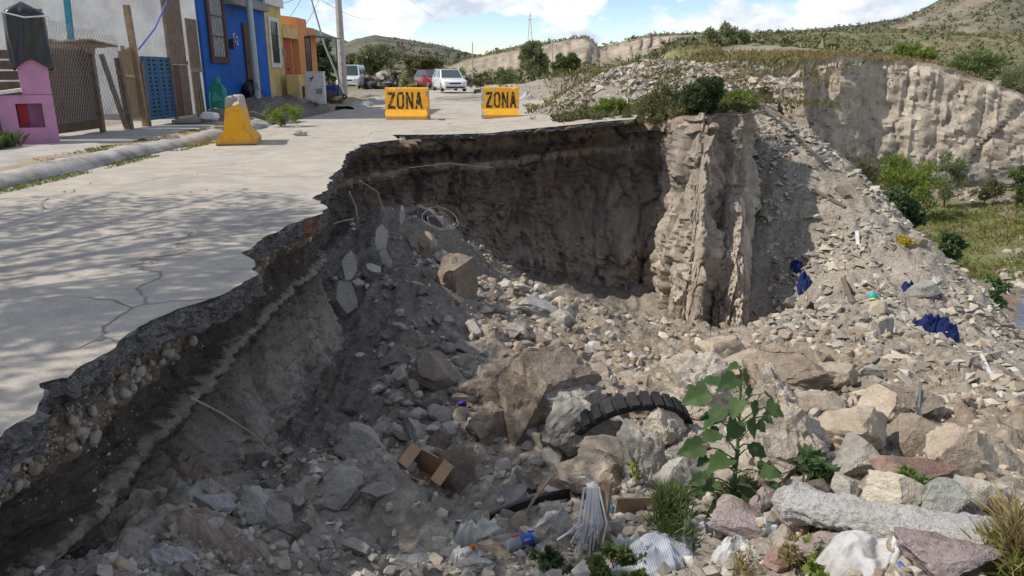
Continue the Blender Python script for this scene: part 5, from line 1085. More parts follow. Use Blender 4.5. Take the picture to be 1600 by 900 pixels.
def tiny(k): V = np.array([(1, 0, -.3), (-.5, .85, -.3), (-.6, -.8, -.25), (.1, .1, .8), (.5, -.5, .5), (-.4, .2, .7)]) * (1 + 0.3 * np.random.RandomState(k).uniform(-1, 1, (6, 3))); bm = bmesh.new(); [bm.verts.new(v) for v in V]; bmesh.ops.convex_hull(bm, input=bm.verts[:]); bm.verts.index_update(); out = (np.array([v.co[:] for v in bm.verts]), np.array([[v.index for v in f.verts] for f in bm.faces if len(f.verts) == 3])); bm.free(); return out
TINY = [tiny(k) for k in range(8)]; SMN = [rock_shape(950 + k, 2, 8, 0.06) for k in range(8)]
def sample(xr, yr, n, seed, power=1.6, keep=None):
    r = np.random.RandomState(seed); x = r.uniform(*xr, n * 9); y = r.uniform(*yr, n * 9); d = np.hypot(x, y); p = (d.min() / d) ** power; k = r.rand(len(x)) < p
    x, y = x[k], y[k]
    k = np.abs(x) < 0.8 * y + 0.8; x, y = x[k], y[k]
    k = r.rand(len(x)) < np.clip(0.45 + 0.9 * fbm(P3(x * 0.9, y * 0.9), 3, seed), 0.06, 1); x, y = x[k], y[k]
    if keep is not None: k = keep(x, y); x, y = x[k], y[k]
    return x[:n], y[:n]
def sizes(n, lo, hi, seed, pw=3.0): return lo + (hi - lo) * np.random.RandomState(seed).rand(n) ** pw
def inpit(x, y): return (x > -2.3) & (creek(x, y) < 0.3)
# debris slope: grey chips and slabs
x, y = sample((4.6, 13.5), (8, 30), 22000, 1, 0.6, lambda x, y: inpit(x, y) & ((x > 6.6) | (y < 17))); z = ravine_z(x, y); scatter_mesh('slope_gravel', x, y, z, sizes(len(x), 0.015, 0.20, 2, 7), TINY, (0, 1), GM_GREY, 3, 0.05, (0.25, 0.8))
# tumbled brown earth in the middle
x, y = sample((-0.8, 6.5), (7.5, 17), 5000, 4, 0.8, inpit); z = ravine_z(x, y); scatter_mesh('earth_clods', x, y, z, sizes(len(x), 0.012, 0.16, 5, 6.0), SM0, (0, 1), GM_TAN, 6, 0.05)
# shaded floor and scree
x, y = sample((-3.2, 1.2), (3.0, 17), 5200, 7, 1.2, lambda x, y: (x > -2.3) | (y > 10)); z = ravine_z(x, y); scatter_mesh('shade_rubble', x, y, z, sizes(len(x), 0.007, 0.09, 8, 6.0), SM0, (0, 1), GM_DARK, 9, 0.05)
# near foreground
x, y = sample((-2.0, 3.4), (2.4, 6.5), 7000, 10, 1.0); z = ravine_z(x, y); scatter_mesh('foreground_gravel', x, y, z, sizes(len(x), 0.006, 0.075, 11, 3.8), SM0, (0.25, 1), GM_GREY, 12, 0.1)
x, y = sample((0.8, 6.0), (2.0, 8.5), 1900, 13, 1.0); z = ravine_z(x, y); scatter_mesh('foreground_clods', x, y, z, sizes(len(x), 0.006, 0.065, 14, 5.0), SMN, (0, 1), GM_TAN, 15, 0.1)
# dense angular chunks piled through the middle of the hole
x, y = sample((-1.6, 5.0), (5.2, 14.5), 1500, 41, 0.9, inpit); z = ravine_z(x, y); scatter_mesh('rubble_chunks', x, y, z, sizes(len(x), 0.035, 0.17, 42, 3.2), SMN, (0, 1), GM_MIX, 43, 0.1, (0.4, 0.95))
# mound beyond the hole, gravel on the plateau
x, y = sample((0.9, 9.5), (19.5, 36), 5200, 16, 0.3, lambda x, y: (mound(x, y) > 0.18) & (x > 0.5)); z = plateau_z(x, y); scatter_mesh('mound_gravel', x, y, z, sizes(len(x), 0.03, 0.26, 17, 5.0), TINY, (0, 1), GM_GREY, 18, 0.25, (0.3, 0.8))
x, y = sample((-7.5, 7), (17.5, 60), 2600, 19, 0.9, lambda x, y: (x > 0.8 + 0.7 * np.sin(y)) & (y > 19)); z = plateau_z(x, y); scatter_mesh('roadside_gravel', x, y, z, sizes(len(x), 0.015, 0.10, 20, 3.5), TINY, (0.2, 1), GM_GREY, 21)
x, y = sample((-6.5, 1.0), (2.5, 45), 1500, 22, 1.2, lambda x, y: (x < -2.9) | (y > 20.5)); scatter_mesh('road_grit', x, y, 0 * x, sizes(len(x), 0.004, 0.022, 23, 4.0), TINY, (0, 1), GM_GREY, 24)
# stream bed stones
x, y = sample((12, 30), (12, 42), 3000, 25, 0.8, lambda x, y: (creek(x, y) > 0.5) & (np.abs(x - np.interp(y, [10, 18, 20.5, 22.3, 23.4, 24.6], [14.0, 14.2, 14.6, 15.8, 17.8, 22])) > 0.9) & ((y > 37) | ((y < 30) & (x > 0.66 * y + 0.5)))); z = ravine_z(x, y); scatter_mesh('stream_stones', x, y, z, sizes(len(x), 0.04, 0.30, 26, 3.5), TINY, (0.3, 1), GM_GREY, 27, 0.2, (0.25, 0.6))

# cobbles of the road bed, set into the cut face
WO = bpy.data.objects['pit_wall']; WB = BVHTree.FromObject(WO, bpy.context.evaluated_depsgraph_get()); cob = []
for k in range(7): V, F = rock_shape(700 + k, 2, 3, 0.02, (1, .8, .7), 0.3); cob.append(mesh_from('cobble', V, F, [rockmat('pale_cobble', (0.52, 0.48, 0.42), (0.68, 0.64, 0.57), (0.40, 0.33, 0.26), 2.0, 0.3), rockmat('tan_cobble', (0.44, 0.36, 0.27), (0.58, 0.50, 0.40), None, 2.0, 0.3)][k % 2], True))
rc = np.random.RandomState(5); nco = 0; peb = []
for it in range(2600):
    yy = 2.4 + 6.9 * rc.rand() ** 1.9; dz = 0.16 + 0.27 * rc.rand() ** 0.9 if rc.rand() < .95 else rc.uniform(.45, .9)
    h = WB.ray_cast(Vector((0.5, yy, -dz - 0.02)), Vector((-1, 0, 0)))
    if h[0] is None or h[0].x > -1.4: continue
    if nco < 295 and it % 5 == 0:
        nco += 1; s_ = (0.015 + 0.040 * rc.rand() ** 1.9) * (1.0 if dz < .45 else .8)
        link('cobble', cob[rc.randint(7)], WO, h[0] + Vector((0.5 * s_, 0, 0)), tuple(rc.uniform(0, 6, 3)), (s_, s_, s_ * .85))
    else: peb.append((h[0].x, h[0].y, h[0].z))
peb = np.array(peb); GM_PEB = gravelmat('bed_pebble', [(0.0, (0.26, 0.215, 0.17)), (0.5, (0.44, 0.39, 0.33)), (1.0, (0.62, 0.57, 0.50))])
o = scatter_mesh('bed_pebbles', peb[:, 0], peb[:, 1], peb[:, 2], sizes(len(peb), 0.004, 0.018, 31, 2.0), SM0, (0, 1), GM_PEB, 33, 0.0, (0.6, 1.0)); o.parent = WO
# ================================================================== BEYOND: cliff, stream, hills
def eroded_mat():
    b = NB('pale_eroded_cliff'); b.world(); z = b.sep()[2]
    f = b.noise(0.9, 6, 0.65, (1, 1, 0.25)); g = b.noise(6, 6, 0.7)
    c = b.ramp(f, [(0.3, (0.29, 0.255, 0.22)), (0.5, (0.41, 0.37, 0.32)), (0.7, (0.48, 0.44, 0.385))])
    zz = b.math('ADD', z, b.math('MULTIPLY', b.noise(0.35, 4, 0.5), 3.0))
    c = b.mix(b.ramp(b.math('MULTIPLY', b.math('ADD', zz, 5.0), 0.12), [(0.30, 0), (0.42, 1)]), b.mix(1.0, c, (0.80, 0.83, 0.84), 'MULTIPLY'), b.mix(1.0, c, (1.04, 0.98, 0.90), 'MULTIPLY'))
    c = b.mix(0.6, c, b.ramp(g, [(0.3, 0.65), (0.7, 1.25)]), 'MULTIPLY'); b.bump(f, 0.6, 0.25); b.bump(g, 0.6, 0.1); return b.done(c, 0.96, 0, 0.1)
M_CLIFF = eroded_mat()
def build_cliff():
    P = resample([(11.8, 31.5), (12.6, 36), (13.6, 40.2), (14.8, 41.8), (17, 43.6), (18.6, 43.2), (21, 44.1), (25, 43.1), (29, 42.1), (34, 41.1), (45, 40.1), (70, 40)], 0.16)
    s = np.arange(len(P)) * 0.16; T = np.gradient(P, axis=0); T /= np.linalg.norm(T, axis=1)[:, None]; N_ = np.stack([T[:, 1], -T[:, 0]], -1)
    zt = plateau_z(P[:, 0], P[:, 1] + 0.4) + 0.02; zb = -5.5; m = 80; v = np.linspace(0, 1, m); Vv = v[:, None] + 0 * zt[None]; Z = zt[None] * (1 - Vv) + zb * Vv
    Q = np.stack([P[:, 0][None] + 0 * Z, P[:, 1][None] + 0 * Z, Z], -1).reshape(-1, 3)
    prof = np.interp(Vv.ravel(), [0, 0.06, 0.3, 0.55, 0.85, 0.92, 1], [-0.5, 0.0, 0.25, 0.55, 0.75, 0.45, 0.3])
    off = prof * 0.8 + 0.14 * ridge(Q * np.array((0.28, 0.28, 0.12)), 3, 3) + 0.09 * ridge(Q * np.array((1.9, 1.9, 0.08)), 3, 13) + 0.12 * fbm(Q * 1.5, 4, 17) + 0.28 * chunky(Q * np.array((0.30, 0.30, 0.14)), 19, 0.06) + 0.12 * chunky(Q * np.array((1.1, 1.1, 0.2)), 23, 0.10) + 0.09 * fbm(Q * np.array((0.8, 0.8, 0.5)), 4, 25) + 0.13 * chunky(Q * np.array((2.6, 2.6, 1.2)), 29)
    off = off * sm(0, 0.05, Vv.ravel()); off = off.reshape(Z.shape)
    X = P[:, 0][None] + N_[:, 0][None] * off; Y = P[:, 1][None] + N_[:, 1][None] * off; V = np.stack([X, Y, Z], -1).reshape(-1, 3)
    I = np.arange(len(V)).reshape(Z.shape); F = np.stack([I[:-1, :-1], I[:-1, 1:], I[1:, 1:], I[1:, :-1]], -1).reshape(-1, 4)
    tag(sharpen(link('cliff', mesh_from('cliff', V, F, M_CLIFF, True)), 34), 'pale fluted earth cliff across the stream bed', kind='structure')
build_cliff()
# stream
b = NB('brown_stream_water'); b.world(); b.bump(b.noise(2.2, 3, 0.5), 0.25, 0.02); M_WATER = b.done((0.10, 0.085, 0.065), 0.06, 0, 0.6)
sx = np.array([(14.0, 10), (14.1, 14), (14.2, 18), (14.6, 20.5), (15.8, 22.3), (17.8, 23.4), (22, 24.6), (26, 25.2)]); sw = [1.2, 1.2, 1.0, 0.9, 0.8, 0.7, 0.7, 0.7]
c_ = resample(sx, 0.25); w_ = np.interp(np.linspace(0, 1, len(c_)), np.linspace(0, 1, 8), sw); V = np.concatenate([np.c_[c_ + np.array((-1, .3)) * w_[:, None], np.zeros(len(c_))], np.c_[c_ + np.array((1, -.3)) * w_[:, None], np.zeros(len(c_))]])
zc = ravine_z(c_[:, 0], c_[:, 1]); zw = np.convolve(np.pad(zc, 20, 'edge'), np.ones(41) / 41, 'valid') + 0.035; V[:, 2] = np.r_[zw, zw]; n = len(c_); F = [(i, i + n, i + n + 1, i + 1) for i in range(n - 1)]
tag(link('stream', mesh_from('stream', V, F, M_WATER, True)), kind='structure')

def hillmat(name, green, dry, bare, sc):
    b = NB(name); b.world(); f = b.noise(sc, 6, 0.65); g = b.noise(sc * 7, 5, 0.75)
    c = b.mix(b.ramp(f, [(0.38, 0), (0.62, 1)]), green, dry); c = b.mix(0.8, c, b.ramp(g, [(0.35, 0.5), (0.65, 1.35)]), 'MULTIPLY'); c = b.mix(b.attr('bare'), c, b.mix(b.ramp(b.noise(sc * 5, 5, 0.75, (1, 0.3, 0.3)), [(0.38, 0), (0.62, 1)]), bare, tuple(x * 0.55 for x in bare)))
    return b.done(c, 0.97, 0, 0.05)
def fan_hill(name, crest_px, y0, D, base_fn, mat, nz, na=420, nr=110, px0=-900, px1=2500, kink=None, flute=None, barefn=None, seed=0):
    px = np.linspace(px0, px1, na); cp = np.array(crest_px, float); cy = np.interp(px, cp[:, 0], cp[:, 1])
    u = px - 800; v = 450 - cy; wy = FPX * CP + v * SP; tan_c = (v * CP - FPX * SP) / wy; a = u / (FPX * CP + 338 * SP)
    t = np.linspace(0, 1, nr); tt = t if kink is None else kink(t); Y = y0 + (D - y0) * t; Xg = a[None] * Y[:, None]; Yg = Y[:, None] + 0 * Xg
    tb = (base_fn(Xg[0]) - CAM_Z) / y0; tn = tb[None] * (1 - tt[:, None]) + tan_c[None] * tt[:, None]; Z = CAM_Z + tn * Yg
    p = np.stack([Xg, Yg, 0 * Xg], -1).reshape(-1, 3); Z = Z + (nz * D * fbm(p * (14 / D) + seed, 5, seed)).reshape(Z.shape) * (t * (1 - 0.5 * t))[:, None]
    bare = np.zeros_like(Z)
    if barefn is not None: bare = barefn(px[None] + 0 * Z, t[:, None] + 0 * Z, p, Z)
    if flute is not None: Yg = Yg + flute(px[None] + 0 * Z, t[:, None] + 0 * Z, p) * bare
    # far side falls away again
    back = 6; Xb = [Xg]; Yb = [Yg]; Zb = [Z]; Bb = [bare]
    for k in range(1, back + 1):
        Xb.append(Xg[-1:] * (1 + 0.05 * k)); Yb.append(Yg[-1:] * (1 + 0.05 * k)); Zb.append(Z[-1:] - 0.012 * D * k); Bb.append(bare[-1:] * 0)
    X, Y_, Z, B = map(np.concatenate, (Xb, Yb, Zb, Bb)); V = np.stack([X, Y_, Z], -1).reshape(-1, 3); I = np.arange(len(V)).reshape(X.shape); F = np.stack([I[:-1, :-1], I[:-1, 1:], I[1:, 1:], I[1:, :-1]], -1).reshape(-1, 4)
    o = tag(link(name, mesh_from(name, V, F, mat, True, attrs={'bare': B.ravel()})), kind='structure'); return X, Y_, Z, B
MH1 = hillmat('scrub_hill_ground', (0.12, 0.125, 0.06), (0.23, 0.20, 0.12), (0.42, 0.35, 0.27), 0.05)
MH2 = hillmat('stony_mountain_ground', (0.10, 0.10, 0.065), (0.17, 0.155, 0.11), (0.30, 0.25, 0.195), 0.016)
MH3 = hillmat('far_mountain_ground', (0.10, 0.105, 0.075), (0.16, 0.15, 0.115), (0.28, 0.24, 0.2), 0.008)
def base1(x): return plateau_z(x, 0 * x + 66.0) - 0.15
def bare1(px, t, p, Z):
    nz = fbm(np.stack([px.ravel() * 0.012, t.ravel() * 6, 0 * px.ravel()], -1), 4, 77).reshape(px.shape)
    a = sm(675, 720, px) * (1 - sm(925, 940, px)) * sm(0.50, 0.62, t + 0.04 * nz) * (1 - sm(0.86, 0.92, t + 0.03 * nz))
    b_ = sm(925, 945, px) * (1 - sm(1050, 1110, px)) * sm(0.60, 0.68, t + 0.05 * nz) * (1 - sm(0.84, 0.90, t + 0.03 * nz))
    c = np.exp(-((px - 900) / 45) ** 2 - ((t - 0.62) / 0.12) ** 2) * 1.2
    return np.clip(np.maximum(np.maximum(a, b_) * (0.85 + 0.5 * nz), c), 0, 1)
def flute1(px, t, p): return 5 * ridge(np.stack([px.ravel() * 0.23, t.ravel() * 3, 0 * px.ravel()], -1), 3, 41).reshape(px.shape)
def kink1(t): return np.interp(t, [0, 0.5, 0.62, 0.86, 1.0], [0, 0.42, 0.55, 0.93, 1.0])
H1 = fan_hill('scrub_hill', [(-900, 112), (480, 106), (640, 108), (690, 103), (740, 88), (800, 76), (860, 66), (912, 56), (924, 62), (936, 75), (946, 72), (1000, 57), (1060, 54), (1160, 52), (1300, 50), (1420, 47), (1600, 58), (2500, 60)], 64, 300, base1, MH1, 0.004, 800, 120, kink=kink1, flute=flute1, barefn=bare1, seed=3)
def bare2(px, t, p, Z):
    nz = fbm(np.stack([px.ravel() * 0.02, t.ravel() * 14, 0 * px.ravel()], -1), 4, 87).reshape(px.shape); led = np.exp(-((t - 0.62 - 0.0002 * (px - 1400)) / 0.035) ** 2) + 0.8 * np.exp(-((t - 0.86) / 0.03) ** 2)
    return np.clip(led * (0.35 + 1.1 * nz) * sm(1180, 1300, px), 0, 1)
H2 = fan_hill('stony_mountain', [(-900, 150), (1000, 118), (1150, 72), (1250, 44), (1330, 36), (1400, 24), (1440, 4), (1480, -16), (1600, -70), (1800, -130), (2500, -150)], 300, 760, lambda x: 0 * x - 8, MH2, 0.006, 380, 100, px0=700, kink=lambda t: np.interp(t, [0, .58, .66, .82, .9, 1], [0, .46, .62, .76, .9, 1]), barefn=bare2, seed=9)
H3 = fan_hill('conical_hill', [(-900, 130), (380, 104), (480, 88), (530, 72), (560, 58), (590, 51), (620, 56), (660, 65), (700, 74), (760, 88), (900, 106), (2500, 130)], 500, 1500, lambda x: 0 * x + 2, MH3, 0.005, 360, 70, px0=-200, px1=1300, seed=13)
H4 = fan_hill('far_mountain', [(-900, 110), (300, 90), (380, 62), (440, 43), (490, 44), (520, 56), (560, 72), (700, 94), (900, 110), (2500, 120)], 1700, 3600, lambda x: 0 * x + 2, MH3, 0.004, 300, 50, px0=-200, px1=1300, seed=17)

# ================================================================== PLANTS
def leaves(C, R, n, size, seed, aspect=2.2, droop=0.0, up=0.0):
    """n leaf blades (quads) spread through clumps C (k,3) with radii R; returns V, F, tint"""
    r = np.random.RandomState(seed); C = np.asarray(C, float); R = np.asarray(R, float); w = R ** 2 / np.sum(R ** 2); k = r.choice(len(C), n, p=w)
    d = r.normal(size=(n, 3)); d /= np.linalg.norm(d, axis=1)[:, None]; rad = r.uniform(0.25, 1.0, n) ** 0.6
    c = C[k] + d * (R[k] * rad)[:, None] * np.array((1, 1, 0.85)); ax = r.normal(size=(n, 3)) + d * 0.8 + np.array((0, 0, up - droop)); ax /= np.linalg.norm(ax, axis=1)[:, None]
    sd = np.cross(ax, r.normal(size=(n, 3))); sd /= np.linalg.norm(sd, axis=1)[:, None] + 1e-9; L = size * r.uniform(0.6, 1.3, n); W = L / aspect
    V = np.stack([c, c + ax * (L * .45)[:, None] + sd * (W / 2)[:, None], c + ax * L[:, None], c + ax * (L * .45)[:, None] - sd * (W / 2)[:, None]], 1).reshape(-1, 3)
    tk = r.rand(len(C)); tint = np.clip(0.55 * tk[k] + 0.45 * r.rand(n), 0, 1); F = np.arange(4 * n).reshape(n, 4); return V, F, np.repeat(tint, 4)
def clumps(cx, rx, n, seed, fill=0.55, rmin=0.18, rmax=0.42):
    r = np.random.RandomState(seed); d = r.normal(size=(n, 3)); d /= np.linalg.norm(d, axis=1)[:, None]; rad = r.uniform(0.2, 1, n) ** fill; C = np.asarray(cx) + d * rad[:, None] * np.asarray(rx) * 0.85; return C, r.uniform(rmin, rmax, n) * min(rx)
def limbs(base, C, r0, seed, k=7):
    m = MB(); r = random.Random(seed); base = Vector(base); c = Vector(np.mean(C, 0)); fork = base.lerp(c, 0.45) + Vector((r.uniform(-.1, .1), r.uniform(-.1, .1), 0)); m.tube([base, base.lerp(fork, .5) + Vector((.03, .02, 0)), fork], [r0, r0 * .8, r0 * .62], 8)
    for i in range(min(k, len(C))):
        t = Vector(C[i]); mid = fork.lerp(t, .5) + Vector((0, 0, 0.08 * (t - fork).length)); m.tube([fork, mid, t], [r0 * .5, r0 * .3, r0 * .1], 5)
    return m
M_BARK = worn('brown_bark', (0.12, 0.09, 0.065), None, 0.7, 9, 0.95, 0.6)
LEAF = {'dark': leafmat('dark_leaf', (0.03, 0.05, 0.018), (0.085, 0.12, 0.045)), 'mid': leafmat('mid_leaf', (0.08, 0.115, 0.03), (0.18, 0.23, 0.075)), 'pale': leafmat('pale_willow_leaf', (0.14, 0.165, 0.075), (0.28, 0.30, 0.15)),
        'lime': leafmat('bright_leaf', (0.12, 0.17, 0.025), (0.26, 0.32, 0.07)), 'dry': leafmat('dry_grass_leaf', (0.22, 0.17, 0.07), (0.36, 0.29, 0.13)), 'olive': leafmat('olive_leaf', (0.11, 0.115, 0.045), (0.23, 0.215, 0.10)), 'yellow': leafmat('yellow_flower', (0.42, 0.33, 0.02), (0.62, 0.50, 0.04)), 'castor': leafmat('castor_leaf', (0.045, 0.085, 0.03), (0.11, 0.17, 0.065))}
def plant(name, label, cat, px, py, wpx, hpx, y, leaf, n, size, seed, nc=26, trunk=True, group=None, aspect=2.2, fill=.55, rr=(0.18, 0.42), droop=0.0, up=0.0, dz=None):
    """a bush or tree that fills a box of the photograph (centre foot px,py; size in pixels) at distance y"""
    p = at(px, py, y); k = y / (FPX * CP + 300 * SP); W, Hh = wpx * k, hpx * k; base = Vector((p[0], y, p[2]))
    gz = drop(base.x, base.y); base.z = min(base.z, gz) if gz > -50 and abs(gz - base.z) < 2.0 else base.z
    top = p[2] + Hh; hh = top - base.z; o = thing(name, label, cat, base, 0, group)
    C, R = clumps((0, 0, hh * (0.56 if trunk else 0.48)), (W / 2, max(W * .42, .2), hh * (0.46 if trunk else 0.50)), nc, seed, fill, *rr); C[:, 2] = np.maximum(C[:, 2], 0.05 * hh)
    V, F, T = leaves(C, R, n, size, seed + 1, aspect, droop, up); V[:, 2] = np.maximum(V[:, 2], 0.0)
    link('crown', mesh_from('crown', V, F, LEAF[leaf], False, attrs={'tint': T}), o)
    limbs((0, 0, -0.15), C, max(0.012, hh * (0.03 if trunk else 0.02)), seed, 9).build('trunk' if trunk else 'stems', M_BARK, o)
    return o
# trees and bushes beyond the street
plant('leafy_tree', 'dark leafy tree behind the orange house', 'tree', 505, 142, 52, 86, 47, 'dark', 5200, 0.17, 1, 34)
plant('willow_tree', 'wide pale green tree behind the white van', 'tree', 590, 124, 88, 56, 88, 'pale', 6500, 0.42, 2, 40, rr=(0.14, .32), aspect=3)
plant('round_tree', 'round olive tree behind the red hatchback', 'tree', 660, 122, 62, 40, 94, 'olive', 5000, 0.38, 3, 34)
plant('round_tree', 'half hidden olive tree behind the roofs of the row', 'tree', 546, 122, 36, 36, 100, 'olive', 2200, 0.40, 4, 20)
plant('pale_bush', 'tall pale green bush standing before the eroded bank', 'bush', 834, 132, 56, 66, 64, 'pale', 5200, 0.30, 5, 36, aspect=3.2, rr=(0.12, .3), up=0.5)
plant('green_bush', 'bright green bush right of the tall pale one', 'bush', 884, 118, 52, 36, 72, 'mid', 3600, 0.28, 6, 24, False)
plant('green_bush', 'small green bush at the foot of the mound', 'bush', 876, 134, 30, 26, 52, 'olive', 2400, 0.18, 7, 16, False)
plant('shade_tree', 'wispy spreading tree on the plain above the mound', 'tree', 1130, 92, 82, 50, 66, 'pale', 5200, 0.30, 8, 36, rr=(0.12, .3), aspect=3.4)
plant('green_bush', 'bright bush on top of the debris mound', 'bush', 1078, 110, 40, 18, 31, 'lime', 2600, 0.12, 9, 18, False, aspect=4, up=1.0)
plant('cliff_bush', 'bright green bush on top of the pale cliff', 'bush', 1420, 104, 80, 36, 49, 'lime', 5200, 0.20, 10, 34, False, aspect=3.5, up=.8)
plant('cliff_bush', 'wide green bush behind the falling end of the cliff', 'bush', 1530, 124, 96, 44, 52, 'mid', 5400, 0.22, 11, 38, False, aspect=3, up=.6)
plant('reed_clump', 'tall pale reeds at the frame edge behind the cliff', 'reeds', 1590, 160, 80, 66, 47, 'pale', 4800, 0.34, 12, 30, False, aspect=7, up=1.6)
for i, (px, py, w, h, y, lf) in enumerate([(745, 138, 60, 14, 66, 'olive'), (715, 118, 40, 16, 80, 'mid'), (790, 122, 40, 18, 78, 'mid'), (760, 150, 50, 12, 48, 'mid'), (960, 118, 50, 16, 40, 'olive'), (1020, 112, 40, 12, 42, 'dry'), (1180, 104, 60, 14, 36, 'dry'), (1200, 142, 46, 34, 30, 'olive'), (1330, 104, 60, 14, 48, 'dry'), (1250, 104, 60, 12, 46, 'dry')]):
    plant('scrub_patch', ['low olive scrub beside the white hatchback', 'green scrub behind the dark red hatchback', 'green scrub below the eroded bank', 'green weeds along the right side of the street', 'olive scrub on the back of the mound', 'dry scrub on the mound crest', 'dry grass tuft where mound meets cliff', 'olive weeds growing on the upper debris slope', 'dry grass tuft on the cliff edge', 'dry grass at the left end of the cliff'][i], 'scrub', px, py, w, h, y, lf, 1800, 0.16 * y / 45, 40 + i, 16, False, aspect=5, up=1.2)
# on the rim of the hole
plant('rim_bush', 'low yellow-green bush at the end of the road edge', 'bush', 957, 190, 70, 38, 21.0, 'lime', 4200, 0.09, 60, 30, False, aspect=4, up=.8)
plant('rim_bush', 'grassy green bush on the rim left of the dark shrub', 'bush', 1032, 190, 96, 58, 20.2, 'olive', 7000, 0.10, 61, 44, False, aspect=4, up=.8)
plant('dark_shrub', 'dark leafy shrub leaning over the pit rim', 'bush', 1094, 196, 78, 82, 18.9, 'dark', 6800, 0.08, 62, 44, rr=(0.15, .34))
plant('rim_bush', 'bright green bush at the corner of the pit rim', 'bush', 1150, 190, 70, 54, 19.8, 'lime', 6000, 0.085, 63, 36, False, aspect=3, up=.6)
plant('rim_bush', 'thin olive tufts hanging along the broken rim', 'bush', 1000, 198, 110, 26, 19.6, 'olive', 3000, 0.10, 64, 30, False, aspect=5, up=.8)
# in the stream bed
plant('willow_bush', 'big yellow-green willow bush below the cliff', 'bush', 1420, 306, 118, 82, 34, 'lime', 9000, 0.20, 70, 46, False, aspect=5, up=1.0, rr=(0.14, .34))
plant('willow_bush', 'pale willow bush against the foot of the cliff', 'bush', 1478, 300, 56, 66, 36.5, 'pale', 3600, 0.22, 71, 24, False, aspect=6, up=1.2)
plant('castor_bush', 'dark green castor bush on the edge of the slope', 'bush', 1404, 346, 76, 66, 25.5, 'castor', 3400, 0.17, 72, 34, False, aspect=1.5)
plant('castor_bush', 'small dark castor bush lower down the slope edge', 'bush', 1478, 404, 46, 50, 21.0, 'castor', 2000, 0.13, 73, 24, False, aspect=1.5)
plant('castor_bush', 'sparse castor plant beside the muddy stream', 'bush', 1552, 472, 56, 54, 18.3, 'castor', 900, 0.12, 74, 18, False, aspect=1.6)
plant('creek_bush', 'green bush at the frame edge before the cliff', 'bush', 1592, 300, 40, 52, 36, 'mid', 2600, 0.18, 75, 20, False, aspect=4, up=.8)
plant('creek_bush', 'olive weeds behind the meadow at the cliff foot', 'bush', 1540, 306, 60, 30, 37, 'olive', 2600, 0.17, 76, 20, False, aspect=4, up=.8)
plant('flower_patch', 'yellow flowering weed on the debris slope crest', 'flowers', 1410, 388, 38, 26, 17.6, 'yellow', 700, 0.05, 77, 16, False, aspect=1.4)
plant('creek_bush', 'dry olive scrub between slope and willow', 'bush', 1345, 296, 60, 60, 30, 'olive', 2800, 0.16, 78, 22, False, aspect=5, up=1.0)
plant('pit_weed', 'small green weed growing by the foot of the pit wall', 'weed', 957, 512, 34, 36, 15.0, 'mid', 500, 0.06, 79, 12, False)
# street weeds
plant('street_weeds', 'flowering weeds at the foot of the teal pole', 'weeds', 446, 194, 78, 34, 20.8, 'lime', 3400, 0.055, 80, 30, False, aspect=2.5)
plant('street_weeds', 'green weeds along the far kerb by the blue bin', 'weeds', 520, 158, 60, 16, 34, 'olive', 2200, 0.09, 81, 20, False, aspect=3)
plant('street_weeds', 'green weeds beside the flat concrete blocks', 'weeds', 478, 168, 66, 12, 29, 'olive', 1800, 0.08, 82, 18, False, aspect=3)

# shrubs over hill and mountain
def shrub_proto(k, n=15):
    r = np.random.RandomState(k); V, F = [], []
    for i in range(n):
        c = r.normal(size=3); c /= np.linalg.norm(c); c[2] = abs(c[2]); c *= r.uniform(.55, .9); t = r.normal(size=(3, 3)) * 0.30; V += list(c + t); F.append((3 * i, 3 * i + 1, 3 * i + 2))
    return np.array(V), np.array(F)
SHR = [shrub_proto(k) for k in range(6)]
def shrubmat(name, a, b_): b = NB(name); return b.done(b.ramp(b.attr('tint'), [(0, a), (1, b_)]), 0.9, 0, 0.1)
def strew(name, H, n, lo, hi, seed, mat, t0=0.0, pw=2.5):
    X, Y, Z, B = H; r = np.random.RandomState(seed); nr, nc = X.shape; i = (t0 * nr + (nr - 7 - t0 * nr) * r.rand(n) ** 0.62); j = r.rand(n) * (nc - 1); i0, j0 = i.astype(int), j.astype(int); k = (B[i0, j0] < 0.35) & (X[i0, j0] > -0.16 * Y[i0, j0] - 2); i0, j0 = i0[k], j0[k]; fi, fj = (i[k] - i0), (j[k] - j0)
    def g(A): return A[i0, j0] * (1 - fi) * (1 - fj) + A[i0 + 1, j0] * fi * (1 - fj) + A[i0, j0 + 1] * (1 - fi) * fj + A[i0 + 1, j0 + 1] * fi * fj
    x, y, z = g(X), g(Y), g(Z); scatter_mesh(name, x, y, z, sizes(len(x), lo, hi, seed + 1, pw), SHR, (0, 1), mat, seed + 2, 0.15, (0.6, 1.0), 0.2)
strew('hill_scrub', H1, 12000, 0.5, 1.5, 1, shrubmat('hill_shrub', (0.11, 0.118, 0.055), (0.21, 0.205, 0.11)))
strew('mountain_scrub', H2, 14000, 1.0, 2.6, 4, shrubmat('mountain_shrub', (0.075, 0.082, 0.048), (0.15, 0.15, 0.095)))
strew('far_scrub', H3, 4500, 2.0, 5, 7, shrubmat('far_shrub', (0.08, 0.085, 0.055), (0.15, 0.145, 0.10)))

